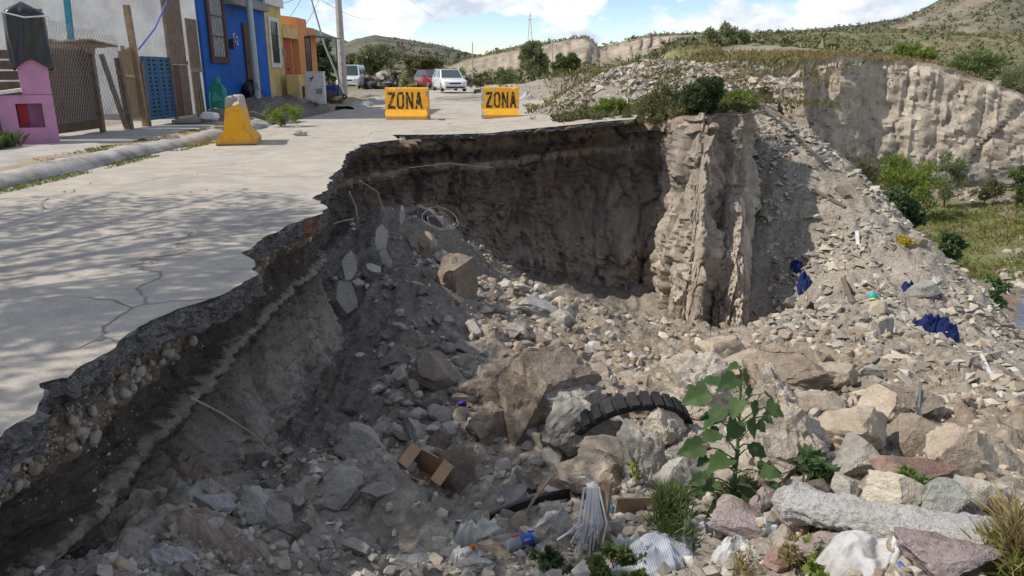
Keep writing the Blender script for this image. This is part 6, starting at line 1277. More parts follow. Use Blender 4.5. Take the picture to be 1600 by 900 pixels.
# grass
def grass(name, x, y, z, h, seed, leaf, lean=0.5, wid=0.06):
    r = np.random.RandomState(seed); n = len(x); a = r.uniform(0, 6.283, n); hh = h * r.uniform(.5, 1.3, n); w = hh * wid; d = np.stack([np.cos(a), np.sin(a), 0 * a], -1); s_ = np.stack([-np.sin(a), np.cos(a), 0 * a], -1); p = np.stack([x, y, z - 0.01], -1); up = np.array((0, 0, 1.0)); ln = lean * r.uniform(.2, 1.2, n)
    V = np.stack([p - s_ * w[:, None], p + s_ * w[:, None], p + up * (hh * .6)[:, None] + d * (hh * ln * .35)[:, None] + s_ * (w * .7)[:, None], p + up * (hh * (1 - .3 * ln))[:, None] + d * (hh * ln)[:, None], p + up * (hh * .6)[:, None] + d * (hh * ln * .35)[:, None] - s_ * (w * .7)[:, None]], 1).reshape(-1, 3)
    o = link(name, mesh_from(name, V, np.arange(5 * n).reshape(n, 5), LEAF[leaf], False, attrs={'tint': np.repeat(r.rand(n), 5)})); return tag(o, kind='stuff')
rg = np.random.RandomState(3)
def patch(cx, cy, rx, ry, n, thr=-0.1, k=1): x = cx + rx * rg.uniform(-1, 1, n); y = cy + ry * rg.uniform(-1, 1, n); q = fbm(P3(x * 1.3, y * 1.3), 3, k) > thr; return x[q], y[q]
x, y = patch(21, 30, 7, 5.8, 15000, -.25, 2); q = creek(x, y) > .6; x, y = x[q], y[q]; grass('creek_grass', x, y, ravine_z(x, y), 0.20, 1, 'lime', 0.8, 0.05)
x, y = patch(20, 31, 8, 6, 6000, 0.0, 5); q = creek(x, y) > .6; x, y = x[q], y[q]; grass('creek_grass', x, y, ravine_z(x, y), 0.26, 2, 'dry', 0.8, 0.04)
x, y = patch(14.3, 15.5, 1.5, 3.5, 4500, -.4, 3); grass('bank_grass', x, y, ravine_z(x, y), 0.18, 3, 'lime', 0.7, 0.05)
x, y = patch(-7.4, 12, 0.28, 10.5, 9000, 0.05, 4); grass('verge_grass', x, y, 0 * x + 0.09, 0.07, 4, 'lime', 0.9, 0.05)
x, y = patch(-7.4, 14, 0.3, 9, 4000, -.1, 6); grass('verge_grass', x, y, 0 * x + 0.09, 0.05, 5, 'dry', 1.0, 0.05)
x, y = patch(-6.45, 11, 0.16, 5, 3500, 0.12, 7); grass('gutter_grass', x, y, 0 * x, 0.05, 6, 'lime', 1.0, 0.06)
x, y = patch(-10.0, 14.0, 0.6, 0.45, 1600, -.8, 8); grass('pillar_grass', x, y, 0 * x + 0.08, 0.30, 7, 'mid', 0.6, 0.03)
x, y = patch(5, 44, 9, 14, 9000, -0.1, 9); q = (x > 1.8); x, y = x[q], y[q]; grass('plateau_grass', x, y, plateau_z(x, y), 0.35, 8, 'olive', 0.7, 0.05)
x, y = patch(6, 50, 10, 14, 6000, 0.0, 10); q = (x > 2.6); x, y = x[q], y[q]; grass('plateau_grass', x, y, plateau_z(x, y), 0.45, 9, 'dry', 0.7, 0.05)
x, y = patch(5, 29.5, 4.5, 4.0, 5000, 0.15, 11); grass('mound_grass', x, y, plateau_z(x, y), 0.22, 10, 'dry', 0.8, 0.04)
x, y = patch(20, 47, 9, 3.5, 6000, -.2, 12); grass('cliff_grass', x, y, plateau_z(x, y), 0.32, 11, 'dry', 0.7, 0.05)

x, y = patch(4.0, 20.6, 2.8, 1.6, 9000, -.5, 13); q = y > np.interp(x, [1, 2.2, 3.0, 3.9, 4.15, 4.45, 4.9, 5.9, 6.4], [20.2, 19.6, 20.1, 19.8, 18.3, 17.9, 18.4, 19.0, 21]); x, y = x[q], y[q]; grass('rim_grass', x, y, plateau_z(x, y), 0.24, 12, 'olive', 0.8, 0.03)
x, y = patch(5, 24.5, 4.5, 3.5, 5000, 0.1, 14); grass('mound_grass', x, y, plateau_z(x, y), 0.2, 13, 'olive', 0.8, 0.04)
# the street tree beside the viewer whose shade dapples the road
def shade_tree():
    b = Vector((-8.6, 2.2, 0.1)); o = thing('street_tree', 'spreading mesquite tree on the pavement beside the viewer', 'tree', b)
    C, R = clumps((0.0, 2.9, 5.2), (3.2, 4.4, 1.3), 170, 5, 0.45, 0.22, 0.50); C2, R2 = clumps((1.7, 0.6, 5.6), (1.5, 2.4, 1.2), 80, 6, 0.5, 0.25, 0.5); C = np.r_[C, C2]; R = np.r_[R, R2]
    V, F, T = leaves(C, R, 18500, 0.13, 6, 2.4); link('crown', mesh_from('crown', V, F, LEAF['olive'], False, attrs={'tint': T}), o); limbs((0, 0, -0.2), C, 0.16, 5, 26).build('trunk', M_BARK, o)
shade_tree()
# ================================================================== RUBBISH AND SMALL THINGS
def gp_(px, py, dz=0.0):
    h = hit_px(px, py)
    if h is None: q = on(px, max(py, 132), 0.1); return q + np.array((0, 0, dz)), float(np.linalg.norm(q))
    p = h[0]; return np.array((p.x, p.y, p.z + dz)), h[1]
M_CARD = worn('brown_cardboard', (0.36, 0.235, 0.125), (0.27, 0.17, 0.09), 0.6, 6, 0.9, 0.1)
M_CLOTHW = worn('dirty_white_cloth', (0.46, 0.45, 0.43), (0.27, 0.25, 0.22), 0.9, 9, 0.95, 0.5, fine=40)
M_CLOTHT = worn('dusty_tan_cloth', (0.33, 0.26, 0.20), (0.22, 0.175, 0.14), 0.7, 8, 0.95, 0.3)
M_BLUEC = worn('blue_cloth', (0.010, 0.022, 0.11), (0.008, 0.013, 0.045), 0.7, 10, 0.9, 0.2); M_TEALP = plain('teal_plastic', (0.02, 0.34, 0.36), 0.5)
M_PLW = worn('white_plastic', (0.52, 0.52, 0.51), (0.32, 0.30, 0.27), 0.8, 9, 0.5, 0.3)
# cardboard box, open, half buried
p, d = gp_(650, 752); cb = thing('cardboard_box', 'open brown cardboard box half buried in the rubble', 'box', (p[0], p[1] + 0.10, p[2] - 0.07), -0.35); cb.scale = (.85, .85, .85); cb.rotation_euler = (0.28, 0.30, -0.35)
bw, bd, bhh, th = 0.34, 0.26, 0.30, 0.012
for nm, c, dm in (('side', (-bw / 2, 0, bhh / 2), (th, bd, bhh)), ('side', (bw / 2, 0, bhh / 2), (th, bd, bhh)), ('side', (0, bd / 2, bhh / 2), (bw - th, th, bhh)), ('side', (0, -bd / 2, bhh / 2 - .04), (bw - th, th, bhh - .08)), ('bottom', (0, 0, 0.006), (bw - th * 1.2, bd - th * 1.2, th))): MB().box(c, dm).build(nm, M_CARD, cb)
for c, dm, r_ in (((-bw / 2 + .05, 0, bhh + .012), (0.11, bd, 0.008), 0.35), ((bw / 2 + .05, 0, bhh - .005), (0.11, bd, 0.008), 0.3)): MB().box(c, dm, M=Matrix.Rotation(r_, 3, 'Y')).build('flap', M_CARD, cb)
# truck tyre, half buried: an arc of tread blocks
c = gp_(975, 668)[0] + np.array((-0.02, -0.25, -0.02)); ty = thing('old_tyre', 'half buried black truck tyre standing in the rubble', 'tyre', c, 0); ty.rotation_euler = (0.45, 0.10, 0.25)
M_RUBBER = worn('perished_rubber', (0.022, 0.022, 0.024), (0.06, 0.055, 0.05), 0.6, 9, 0.85, 0.2); Rr = 0.60
tor = MB(); V, F = [], []; n1, n2 = 60, 12
for i in range(n1):
    a = 2 * math.pi * i / n1
    for k in range(n2): t = 2 * math.pi * k / n2; rr = Rr - 0.05 + 0.055 * math.cos(t); V.append((rr * math.cos(a), 0.075 * math.sin(t), rr * math.sin(a)))
for i in range(n1):
    for k in range(n2): F.append((i * n2 + k, i * n2 + (k + 1) % n2, ((i + 1) % n1) * n2 + (k + 1) % n2, ((i + 1) % n1) * n2 + k))
tor.add(V, F).build('carcass', M_RUBBER, ty, smooth=True)
tb = MB().box((0, 0, 0), (0.075, 0.15, 0.04)).build('tread_block', M_RUBBER, ty, bevel=0.008); tb.location = (Rr * math.cos(0.1), 0, Rr * math.sin(0.1)); tb.rotation_euler = (0, -0.1 + math.pi / 2, 0)
for i in range(1, 34):
    a = 0.1 + i * 2 * math.pi / 34; o = link('tread_block', tb.data, ty, (Rr * math.cos(a), 0, Rr * math.sin(a)), (0, -a + math.pi / 2, 0))
# black trim strip, round lid, bottle, cup
a0, a1 = gp_(765, 822, .06)[0], gp_(890, 782, .06)[0]; pts = [Vector(a0).lerp(Vector(a1), t / 8) + Vector((0, 0, 0.03 * math.sin(math.pi * t / 8))) for t in range(9)]
tr = MB(); V = []; F = []
for i, q in enumerate(pts): V += [q + Vector((0, -.015, .035)), q + Vector((0, .012, .04)), q + Vector((0, .02, -.03)), q + Vector((0, -.005, -.035))]
for i in range(8):
    for k in range(4): F.append((4 * i + k, 4 * i + (k + 1) % 4, 4 * i + 4 + (k + 1) % 4, 4 * i + 4 + k))
tag(tr.add(V, F + [(0, 1, 2, 3), (35, 34, 33, 32)]).build('trim_strip', plain('gloss_black_plastic', (0.012, 0.012, 0.015), 0.3)), 'long black plastic trim strip behind the cloth bundle', 'trim')
p, d = gp_(822, 856, 0.05); M_PET = NB('clear_plastic').done((0.55, 0.60, 0.62), 0.12, 0, 0.5, Transmission_Weight=0.55, IOR=1.2)
bt = thing('drink_bottle', 'plastic cola bottle with blue label and blue cap lying on its side', 'bottle', p, 0); bt.rotation_euler = (0, -0.12, 0.30)
MB().lathe([(0.02, -0.13), (0.036, -0.125), (0.040, -0.10), (0.039, 0.05), (0.034, 0.09), (0.016, 0.125), (0.013, 0.135)], (0, 0, 0), 20, 'x').build('body', M_PET, bt, auto=60)
lb = MB().lathe([(0.0405, -0.035), (0.0412, -0.034), (0.0412, 0.044), (0.0405, 0.045)], (0, 0, 0), 24, 'x').build('label', plain('label_blue', (0.015, 0.09, 0.42), 0.4), bt, auto=60)
def arc_patch(name, mat, parent, f, x0, x1, a0, a1, r=0.0420, n=10):
    V, F = [], []
    for i in range(n + 1):
        for j in range(n + 1):
            s_, t = x0 + (x1 - x0) * i / n, j / n; lo, hi = f((i / n)); a = a0 + (a1 - a0) * (lo + (hi - lo) * t); V.append((s_, -r * math.cos(a), r * math.sin(a)))
    F = [(i * (n + 1) + j, (i + 1) * (n + 1) + j, (i + 1) * (n + 1) + j + 1, i * (n + 1) + j + 1) for i in range(n) for j in range(n)]
    return link(name, mesh_from(name, V, F, mat, True), parent)
circ = lambda u: (0.5 - math.sqrt(max(0, .25 - (u - .5) ** 2)), 0.5 + math.sqrt(max(0, .25 - (u - .5) ** 2)))
arc_patch('emblem', plain('label_white', (0.75, 0.75, 0.75), 0.4), lb, circ, -0.028, 0.010, -0.55, 0.45, 0.0416)
arc_patch('emblem_red', plain('label_red', (0.55, 0.02, 0.03), 0.4), lb, lambda u: (0.56 + 0.06 * math.sin(6 * u), max(0.57 + 0.06 * math.sin(6 * u), circ(u)[1])), -0.028, 0.010, -0.55, 0.45, 0.0420)
arc_patch('emblem_blue', plain('label_blue', (0, 0, 0)), lb, lambda u: (circ(u)[0], max(circ(u)[0] + .001, 0.42 + 0.06 * math.sin(6 * u))), -0.028, 0.010, -0.55, 0.45, 0.0420)
fc = bpy.data.curves.new('text', 'FONT'); fc.body = 'PEPSI'; fc.size = 0.020; fc.align_x = 'CENTER'; to = bpy.data.objects.new('t', fc); COL.objects.link(to); tm = bpy.data.meshes.new_from_object(to.evaluated_get(bpy.context.evaluated_depsgraph_get())); bpy.data.objects.remove(to)
for v in tm.vertices:
    a = v.co.y / 0.042 + 0.62; v.co = (v.co.x + 0.004, -0.0421 * math.cos(a), 0.0421 * math.sin(a))
tm.materials.clear(); tm.materials.append(plain('label_white', (0, 0, 0))); link('lettering', tm, lb)
MB().lathe([(0.0155, 0.125), (0.0155, 0.146), (0.012, 0.149)], (0, 0, 0), 14, 'x').build('cap', plain('label_blue', (0, 0, 0)), bt)
p, d = gp_(812, 826, .05); lc = thing('dusty_disc', 'round dusty brown disc stuck on a stick beside the bottle', 'disc', p, 0); lc.rotation_euler = (1.1, 0.3, 0.3)
MB().lathe([(0.055, -.006), (0.058, 0), (0.055, .008), (0.01, .012)], (0, 0, 0), 24).build('disc', M_CLOTHT, lc, auto=40); tag(MB().tube([p + np.array((.02, .03, 0)), p + np.array((.10, .12, .10)), p + np.array((.22, .24, .20))], [0.012, 0.011, 0.01], 7).build('broom_stick', M_WOODL), 'short wooden stick leaning between disc and mop', 'stick')
for (px, py, cc, lab, s_) in ((808, 845, (0.5, 0.02, 0.02), 'red plastic scrap beside the bottle', .03), (830, 836, (0.02, 0.06, 0.4), 'blue plastic scrap above the bottle label', .03), (740, 858, (0.65, 0.15, 0.03), 'small orange plastic scrap by the white bag', .02), (722, 634, (0.06, 0.03, 0.30), 'purple wrapper on the shaded rubble', .045), (1040, 672, (0.02, 0.02, 0.10), 'dark blue rag hanging below the tyre', .08), (955, 800, (0.05, 0.25, 0.45), 'blue scrap of plastic behind the mop', .03)):
    p, d = gp_(px, py, .02); V, F = rock_shape(int(px), 3, 2, 0.2); tag(link('plastic_scrap', mesh_from('plastic_scrap', V * np.array((s_, s_ * .6, s_ * .8)), F, plain('scrap_' + lab.split()[0] + str(px), cc, 0.5), True), None, p), lab, 'litter')
# mop head: strands
p, d = gp_(915, 862); tp_ = at(925, 762, p[1] + 0.02); mo = thing('mop_head', 'white string mop head hanging in front of the wooden board', 'mop', tp_, 0); rm = random.Random(2); M_STR = worn('mop_cotton', (0.62, 0.61, 0.60), (0.42, 0.40, 0.38), 0.6, 12, 0.95, 0.2); L_ = tp_[2] - p[2]
for i in range(34):
    a = rm.gauss(0, .5); e = Vector((a * 0.10 - 0.035 + rm.uniform(-.03, .03), -0.05 + rm.uniform(-.03, .03), -L_ * rm.uniform(.55, 1.05))); m_ = Vector((a * 0.06 + rm.uniform(-.025, .025), -0.06 - 0.02 * rm.random(), -L_ * .45)); m0 = Vector((a * .03, -0.035, 0.02)); pts = [Vector((a * .012, 0, 0)), m0, m_, (m_ + e) / 2 + Vector((rm.uniform(-.015, .015), -0.01, 0)), e]
    MB().tube(pts, [0.006, 0.007, 0.007, 0.007, 0.005], 5).build('strand', M_STR, mo)
MB().lathe([(0.01, -.02), (0.03, -.01), (0.035, .02), (0.012, .035)], (0, 0, 0), 12).build('socket', M_CLOTHW, mo, auto=50); MB().tube([(0, 0, .02), (-.04, 0, .07), (-.10, .02, .05)], 0.006, 5).build('loop', M_CLOTHW, mo)
# boards beside it
def board(a, b_, w, t, mat, label, roll=0.0):
    a, b_ = Vector(a), Vector(b_); dv = b_ - a; o = MB().box((0, 0, 0), (w, t, dv.length)).build('wood_board', mat, None, (a + b_) / 2, None, bevel=0.004); q = dv.to_track_quat('Z', 'Y'); o.rotation_euler = (q @ Vector((0, 0, roll)).rotation_difference(Vector((0, 0, roll))) if False else q).to_euler(); return tag(o, label, 'board')
p, d = gp_(938, 872); board(at(938, 850, p[1] + .05), at(949, 752, p[1] + .10), 0.055, 0.035, M_WOODL, 'upright wooden board behind the white mop')
p2, d = gp_(1000, 812); board(at(962, 790, p2[1] + .05), at(1075, 786, p2[1] + .20), 0.018, 0.11, M_WOODL, 'horizontal wooden board lying behind the grass'); board(at(945, 826, p2[1] - .05), at(1030, 818, p2[1] + .05), 0.03, 0.05, M_WOOD, 'dark lower board under the horizontal one')
# bundled cloths and bags: crumpled closed shapes
def bundle(name, px, py, w, h, mat, label, cat, seed, fold=0.10, freq=5.0, flatk=0.6, axis=0.5, lift=0.0, group=None):
    """a cloth or bag lying crumpled on the ground: ragged outline, pinched folds, edges tucked down"""
    p, d = gp_(px, py); sx, H = w * d / FPX / 2 * 1.08, h * d / FPX * 0.80; sy = max(sx * flatk, H * .45); nr, na = 34, 110; cy = p[1] + sy * .7
    r = np.linspace(0, 1, nr)[:, None]; a = np.linspace(0, 2 * math.pi, na, endpoint=False)[None]; R = 1 + 0.30 * fbm(P3((np.cos(a) * 1.3 + seed).ravel(), (np.sin(a) * 1.3).ravel()), 4, seed, 0.6)[None]
    U, W_ = r * R * np.cos(a), r * R * np.sin(a); X, Y = p[0] + sx * U, cy + sy * W_; q = np.stack([(U * math.cos(axis) + W_ * math.sin(axis)).ravel(), (-U * math.sin(axis) + W_ * math.cos(axis)).ravel(), np.full(U.size, seed * 1.3)], -1)
    qd = q + 0.22 * np.stack([vnoise(q * 2.2, seed), vnoise(q * 2.2 + 4, seed + 1), 0 * q[:, 0]], -1); fo = ridge(qd * np.array((0.9, freq * .42, 1)), 3, seed, 0.5).reshape(U.shape); lump = fbm(q * 1.5, 3, seed + 7).reshape(U.shape)
    k = np.clip(1 - r ** 2.2, 0, 1); base = ravine_z(X, Y).reshape(X.shape) if p[1] < 28 else np.full(X.shape, p[2]); g0 = np.minimum(base, p[2] + 0.3 * H); Z = g0 * (1 - k) + (p[2] + 0.0 * k) * k + 0.012 + H * k ** 0.6 * (0.46 + 0.32 * lump) + H * fold * 1.15 * fo * (k ** .5) + lift
    Z[-1] -= 0.05; X = X + sx * 0.05 * lump * k; V = np.stack([X, Y, Z], -1).reshape(-1, 3) - np.array((p[0], p[1], p[2])); I = np.arange(nr * na).reshape(nr, na); J = np.roll(I, -1, 1)
    F = np.stack([I[:-1], I[1:], J[1:], J[:-1]], -1).reshape(-1, 4); o = link(name, mesh_from(name, V, F, mat, True), None, p); return tag(o, label, cat, group)
M_GREYC2 = worn('grey_green_cloth', (0.42, 0.42, 0.38), (0.27, 0.27, 0.245), 0.6, 8, 0.9, 0.2)
bundle('cloth_bundle', 742, 850, 62, 52, M_GREYC2, 'bundled grey-green cloth beside the black trim strip', 'cloth', 3, 0.10, 4.0, 0.8, 0.8)
bundle('plastic_bag', 720, 876, 38, 30, M_PLW, 'crumpled white plastic bag in front of the cloth bundle', 'bag', 5, 0.14, 5)
bundle('tan_rag', 298, 838, 92, 44, M_CLOTHT, 'dusty tan cloth draped over the broken concrete slabs', 'cloth', 7, 0.12, 5, 0.4, -0.6)
bundle('tan_rag', 372, 878, 76, 34, M_CLOTHT, 'knotted tan cloth lying on the rubble at the bottom edge', 'cloth', 9, 0.16, 7, 0.4, 0.5)
bundle('white_plastic_sheet', 265, 882, 74, 30, M_PLW, 'torn white plastic tray at the foot of the dark wall', 'plastic', 11, 0.10, 4, 0.4, -0.2)
# striped shirt
def striped():
    b = NB('striped_shirt_cloth'); x, y, z = b.sep(); f = b.noise(8, 4, 0.6); s_ = b.math('ADD', b.math('MULTIPLY', b.math('ADD', x, b.math('MULTIPLY', z, 0.5)), 520), b.math('MULTIPLY', f, 7)); w = b.ramp(b.math('SINE', s_), [(0.35, 0), (0.6, 1)])
    c = b.mix(w, (0.50, 0.51, 0.52), (0.27, 0.30, 0.35)); c = b.mix(b.ramp(b.noise(5, 5, .6), [(.5, 0), (.7, .5)]), c, (0.36, 0.33, 0.29)); b.bump(f, 0.4, 0.02); return b.done(c, 0.92, 0, 0.1)
bundle('striped_shirt', 1020, 893, 118, 62, striped(), 'blue and white striped shirt crumpled on the ground', 'shirt', 13, 0.12, 4, 0.7, 0.6)
bundle('white_cushion', 1080, 846, 46, 42, M_CLOTHW, 'small white cloth pad beside the long purple rock', 'cloth', 15, 0.06, 3, 0.6)
bundle('plastic_bag', 1150, 876, 66, 34, M_PLW, 'torn white plastic bag in front of the long purple rock', 'bag', 17, 0.18, 7, 0.5)
bundle('plastic_bag', 1205, 832, 36, 26, worn('bluish_film', (0.42, 0.46, 0.50), None, 0.5, 8, 0.3), 'clear bluish plastic bag beside the silver packet', 'bag', 19, 0.18, 7, 0.6)
bundle('white_sheeting', 1350, 890, 120, 46, M_CLOTHW, 'dirty white sheeting spread at the bottom edge', 'sheeting', 21, 0.10, 5, 0.7)
bundle('white_sheeting', 1412, 862, 50, 34, M_PLW, 'white and teal plastic wrapper below the post', 'plastic', 23, 0.12, 6, 0.6)
bundle('white_sheeting', 985, 858, 50, 24, worn('grey_film', (0.34, 0.38, 0.38), None, 0.5, 8, 0.3), 'grey plastic film beside the speckled boulder', 'plastic', 24, 0.14, 6, 0.6)
# silver packet and brick red lump
p, d = gp_(1242, 818, .05); pk = thing('silver_packet', 'square silver foil packet propped on the white post', 'packet', p, 0.2); pk.rotation_euler = (0.9, 0.5, 0.2); MB().box((0, 0, 0), (0.15, 0.12, 0.03)).build('pouch', plain('silver_foil', (0.42, 0.42, 0.43), 0.35, 0.3), pk, bevel=0.008); MB().box((-.085, 0, 0), (0.02, 0.118, 0.004)).build('seal', plain('silver_foil', (0, 0, 0)), pk)
boulder(1250, 835, 60, 34, 'red', 'rust red lump below the silver packet', 201, tilt=(0.4, 0), sub=3)
# broken white concrete post lying across the corner
M_POST = rockmat('white_cast_concrete', (0.55, 0.53, 0.50), (0.68, 0.66, 0.62), (0.36, 0.34, 0.31), 6, 1.0)
A, B_ = gp_(1238, 806, .07)[0], gp_(1640, 884, .06)[0]; dv = Vector(B_ - A); V = []; n, m = 64, 150; X_ = dv.normalized(); Yv = X_.cross(Vector((0, 0, 1))).normalized(); Zv = Yv.cross(X_)
for i in range(m + 1):
    t = i / m
    for k in range(n):
        a = 2 * math.pi * k / n; rr = 0.083 + 0.012 * math.cos(2 * a) + (0.03 * math.exp(-((t - 0.02) / 0.03) ** 2)); V.append(np.array(Vector(A) + dv * t + (Yv * math.cos(a) + Zv * math.sin(a)) * rr))
V = np.array(V); ax = A + np.outer(np.clip((V - A) @ np.array(X_), 0, dv.length), np.array(X_)); nn = V - ax; nn /= np.linalg.norm(nn, axis=1)[:, None] + 1e-6; V += nn * (0.012 * fbm(V * 9, 4, 5, 0.6) + 0.010 * ridge(V * 26, 3, 7))[:, None]
F = [(i * n + k, i * n + (k + 1) % n, (i + 1) * n + (k + 1) % n, (i + 1) * n + k) for i in range(m) for k in range(n)] + [tuple(range(n))[::-1], tuple(m * n + k for k in range(n))]
cpst = thing('concrete_post', 'broken white concrete post lying across the bottom right', 'post'); link('shaft', mesh_from('shaft', V, F, M_POST, True), cpst)
V, F = rock_shape(88, 4, 4, 0.06, (1, 1, 1), 0.4); link('broken_end', mesh_from('broken_end', V * np.array((0.10, 0.09, 0.10)), F, M_POST, True), cpst, A + np.array((0.0, 0, 0.02)))
# rags, toy and planks on the debris slope
bundle('blue_rag', 1246, 425, 14, 26, M_BLUEC, 'upper blue rag at the shadow edge on the slope', 'rag', 31, 0.2, 6, 0.6); bundle('blue_rag', 1259, 452, 18, 30, M_BLUEC, 'lower blue rag at the shadow edge on the slope', 'rag', 32, 0.2, 6, 0.6); bundle('blue_rag', 1268, 486, 12, 20, M_TARP, 'dark rag below the two blue rags', 'rag', 33, 0.2, 6, 0.6)
bundle('blue_rag', 1472, 524, 44, 44, M_BLUEC, 'large crumpled navy blue cloth low on the slope', 'rag', 34, 0.24, 6, 0.7); bundle('blue_rag', 1420, 458, 12, 22, M_BLUEC, 'small blue rag beside the flat greenish slab', 'rag', 35, 0.2, 6, 0.6)
p, d = gp_(1362, 472, .08); toy = thing('plastic_toy', 'teal and yellow plastic toy lying on the slope', 'toy', p, 0.3); MB().lathe([(0.02, -.10), (.08, -.06), (.09, .03), (.04, .09)], (0, 0, 0.03), 14).build('body', M_TEALP, toy, auto=50); MB().tube([(-.14, -.05, .0), (-.05, -.1, .02), (.08, -.1, -.03), (.15, -.04, -.06)], .025, 7).build('strap', plain('yellow_plastic', (0.6, 0.5, 0.08), 0.5), toy); MB().lathe([(0.02, -.06), (.06, -.03), (.06, .03), (.02, .06)], (0.1, 0.03, 0.02), 12).build('lobe', M_TEALP, toy, auto=50)
for i, (x0, y0, x1, y1, w, lab, mt) in enumerate([(1316, 440, 1330, 476, .09, 'grey plank sticking out midway down the slope', M_WOOD), (1338, 366, 1340, 386, .08, 'short pale board near the top of the slope', M_WHT), (1270, 300, 1320, 326, .10, 'long grey plank lying high on the slope', M_WOOD), (1530, 556, 1546, 588, .05, 'white thin rod stuck low on the slope', M_WHT), (1560, 582, 1600, 604, .06, 'grey pole lying at the right edge of the slope', M_WOOD), (1310, 298, 1324, 310, .18, 'dark board chunk near the slope crest', M_WOOD), (1180, 165, 1240, 195, .12, 'weathered beam lying on the upper slope', M_WOOD), (1215, 150, 1250, 190, .12, 'second weathered beam crossing the upper slope', M_WOOD)]):
    a, b_ = gp_(x0, y0, .08)[0], gp_(x1, y1, .05)[0]
    if np.linalg.norm(a - b_) < 6: o = board(a, b_, w, w * .5, mt, lab)
# wire bundle hanging from the rubble at the right, wire coil under the road, roots out of the cut
M_RUST = plain('rusty_wire', (0.16, 0.12, 0.10), 0.8); rm = random.Random(9)
p, d = gp_(1424, 668); wb = thing('wire_bundle', 'tangle of grey wires and a pipe hanging in the rubble', 'wires', p, 0)
for i in range(7): MB().tube([(rm.uniform(-.1, .1), -.02, .42 + rm.uniform(-.1, .1)), (rm.uniform(-.06, .06), -.05, .25), (rm.uniform(-.08, .1), -.05, .1), (rm.uniform(-.1, .12), -.08, -.02)], 0.010 + .008 * rm.random(), 5).build('wire', M_WIREG if i % 2 else M_GREYC, wb)
c = at(684, 346, 14.6); wc_ = thing('wire_coil', 'coil of grey wire on the scree under the road', 'wire', c, 0); wc_.rotation_euler = (1.0, 0.3, 0)
for i in range(6): MB().tube([(0.22 * (1 + .16 * i) * math.cos(t * .42 + i) + .05 * math.sin(i * 2), (0.12 + .025 * i) * math.sin(t * .42 + i), .05 * i + .05 * math.sin(t + i)) for t in range(13 + i % 3)], 0.0065, 5).build('loop', M_RUST if i % 2 else M_WIREG, wc_)
tag(MB().tube([at(300, 622, 3.9), at(345, 645, 4.0), at(395, 678, 4.15), at(430, 712, 4.3), at(452, 728, 4.4)], [0.006, 0.006, 0.005, 0.005, 0.003], 5).build('hanging_root', M_CLOTHT), 'long thin root hanging out of the pale ledge', 'root')
for i, pts in enumerate([[(546, 300, 9.6), (556, 322, 9.7), (560, 350, 9.8)], [(562, 282, 10), (590, 300, 10.2), (600, 330, 10.4)], [(640, 262, 14), (700, 255, 15), (770, 262, 16)], [(520, 350, 9.4), (535, 345, 9.5), (552, 342, 9.7)]]):
    tag(MB().tube([at(*q) for q in pts], 0.008, 5).build('hanging_root', M_CLOTHT), ['short root curling out behind the road corner', 'bent root hanging under the road slab', 'long root along the shaded back wall', 'twig sticking out of the corner of the cut'][i], 'root')
tag(MB().tube([at(610, 590, 7.6), at(680, 560, 8.6), at(735, 620, 7.6)], 0.005, 5).build('thin_cable', M_WIREG), 'thin cable lying over the shaded scree', 'cable')
bundle('dark_tarp', 660, 342, 50, 20, M_TARP, 'dark plastic sheet on the scree beside the wire coil', 'tarp', 41, 0.15, 6, 0.6)
rr_ = random.Random(12); p = on(594, 139, 0.0); rh = thing('rubbish_heap', 'heap of mixed scrap and rubbish beside the white van', 'rubbish', (p[0], p[1] + 1.0, 0))
for i in range(46):
    sz_ = rr_.uniform(.25, .8); rad = rr_.random() ** .6; an = rr_.uniform(0, 6.28); V, F = rock_shape(600 + i, 2, 7, 0.1, (1, rr_.uniform(.3, .9), rr_.uniform(.2, .8))); cc = rr_.choice([(.02, .02, .022), (.03, .03, .03), (.10, .07, .05), (.30, .28, .25), (.40, .38, .35), (.05, .05, .06), (.18, .14, .10), (.22, .20, .18)] + ([(.35, .06, .04)] if i % 9 == 0 else []))
    link('scrap', mesh_from('scrap', V * sz_, F, plain('scrap_tone_%d' % int(cc[0] * 1000 + cc[1] * 100), cc, 0.7), False), rh, (1.5 * rad * math.cos(an), 1.0 * rad * math.sin(an), 0.15 + (1.25 - 1.1 * rad) * rr_.random()), (rr_.uniform(-1, 1), rr_.uniform(-1, 1), an))
bundle('rubbish_heap', 732, 126, 40, 14, M_TARP, 'dark rubbish heap behind the white hatchback', 'rubbish', 45, 0.3, 6, 0.7)
bundle('white_bag', 825, 154, 18, 18, M_PLW, 'white plastic bag on the gravel past the right barrier', 'bag', 47, 0.2, 5, 0.7)
bundle('black_bag', 1082, 172, 16, 34, M_TARP, 'black plastic caught in the dark shrub on the rim', 'bag', 48, 0.2, 5, 0.5)
for i, (px, py, s_) in enumerate([(455, 152, .5), (470, 160, .6), (484, 152, .5)]):
    p, d = gp_(px, py, .05); board(p, p + np.array((1.2, -.4 + .4 * i, .15)), .12, .03, M_WHT if i else M_WOOD, ['broken board lying before the white cabinet', 'pale slat lying by the white cabinet', 'pale slat propped near the blue bin'][i])
hn = thing('transmission_tower', 'distant lattice transmission tower on the hill crest', 'tower', at(828, 68, 330)); k = 330 / 1200
tw = MB(); Ht = 46 * k
for sx in (-1, 1):
    for sy in (-1, 1): tw.tube([(sx * 3.5 * k, sy * 3.5 * k, 0), (sx * .8 * k, sy * .8 * k, Ht * .8), (0, 0, Ht)], [.09, .07, .05], 4)
tw.build('legs', M_GREYC, hn); 
for j in range(8): MB().box((0, 0, Ht * (.08 + .09 * j)), (7 * k * (1 - .11 * j), .06, .06)).build('brace', M_GREYC, hn)
for z_ in (.75, .87): MB().box((0, 0, Ht * z_), (7 * k, .14, .14)).build('crossarm', M_GREYC, hn)
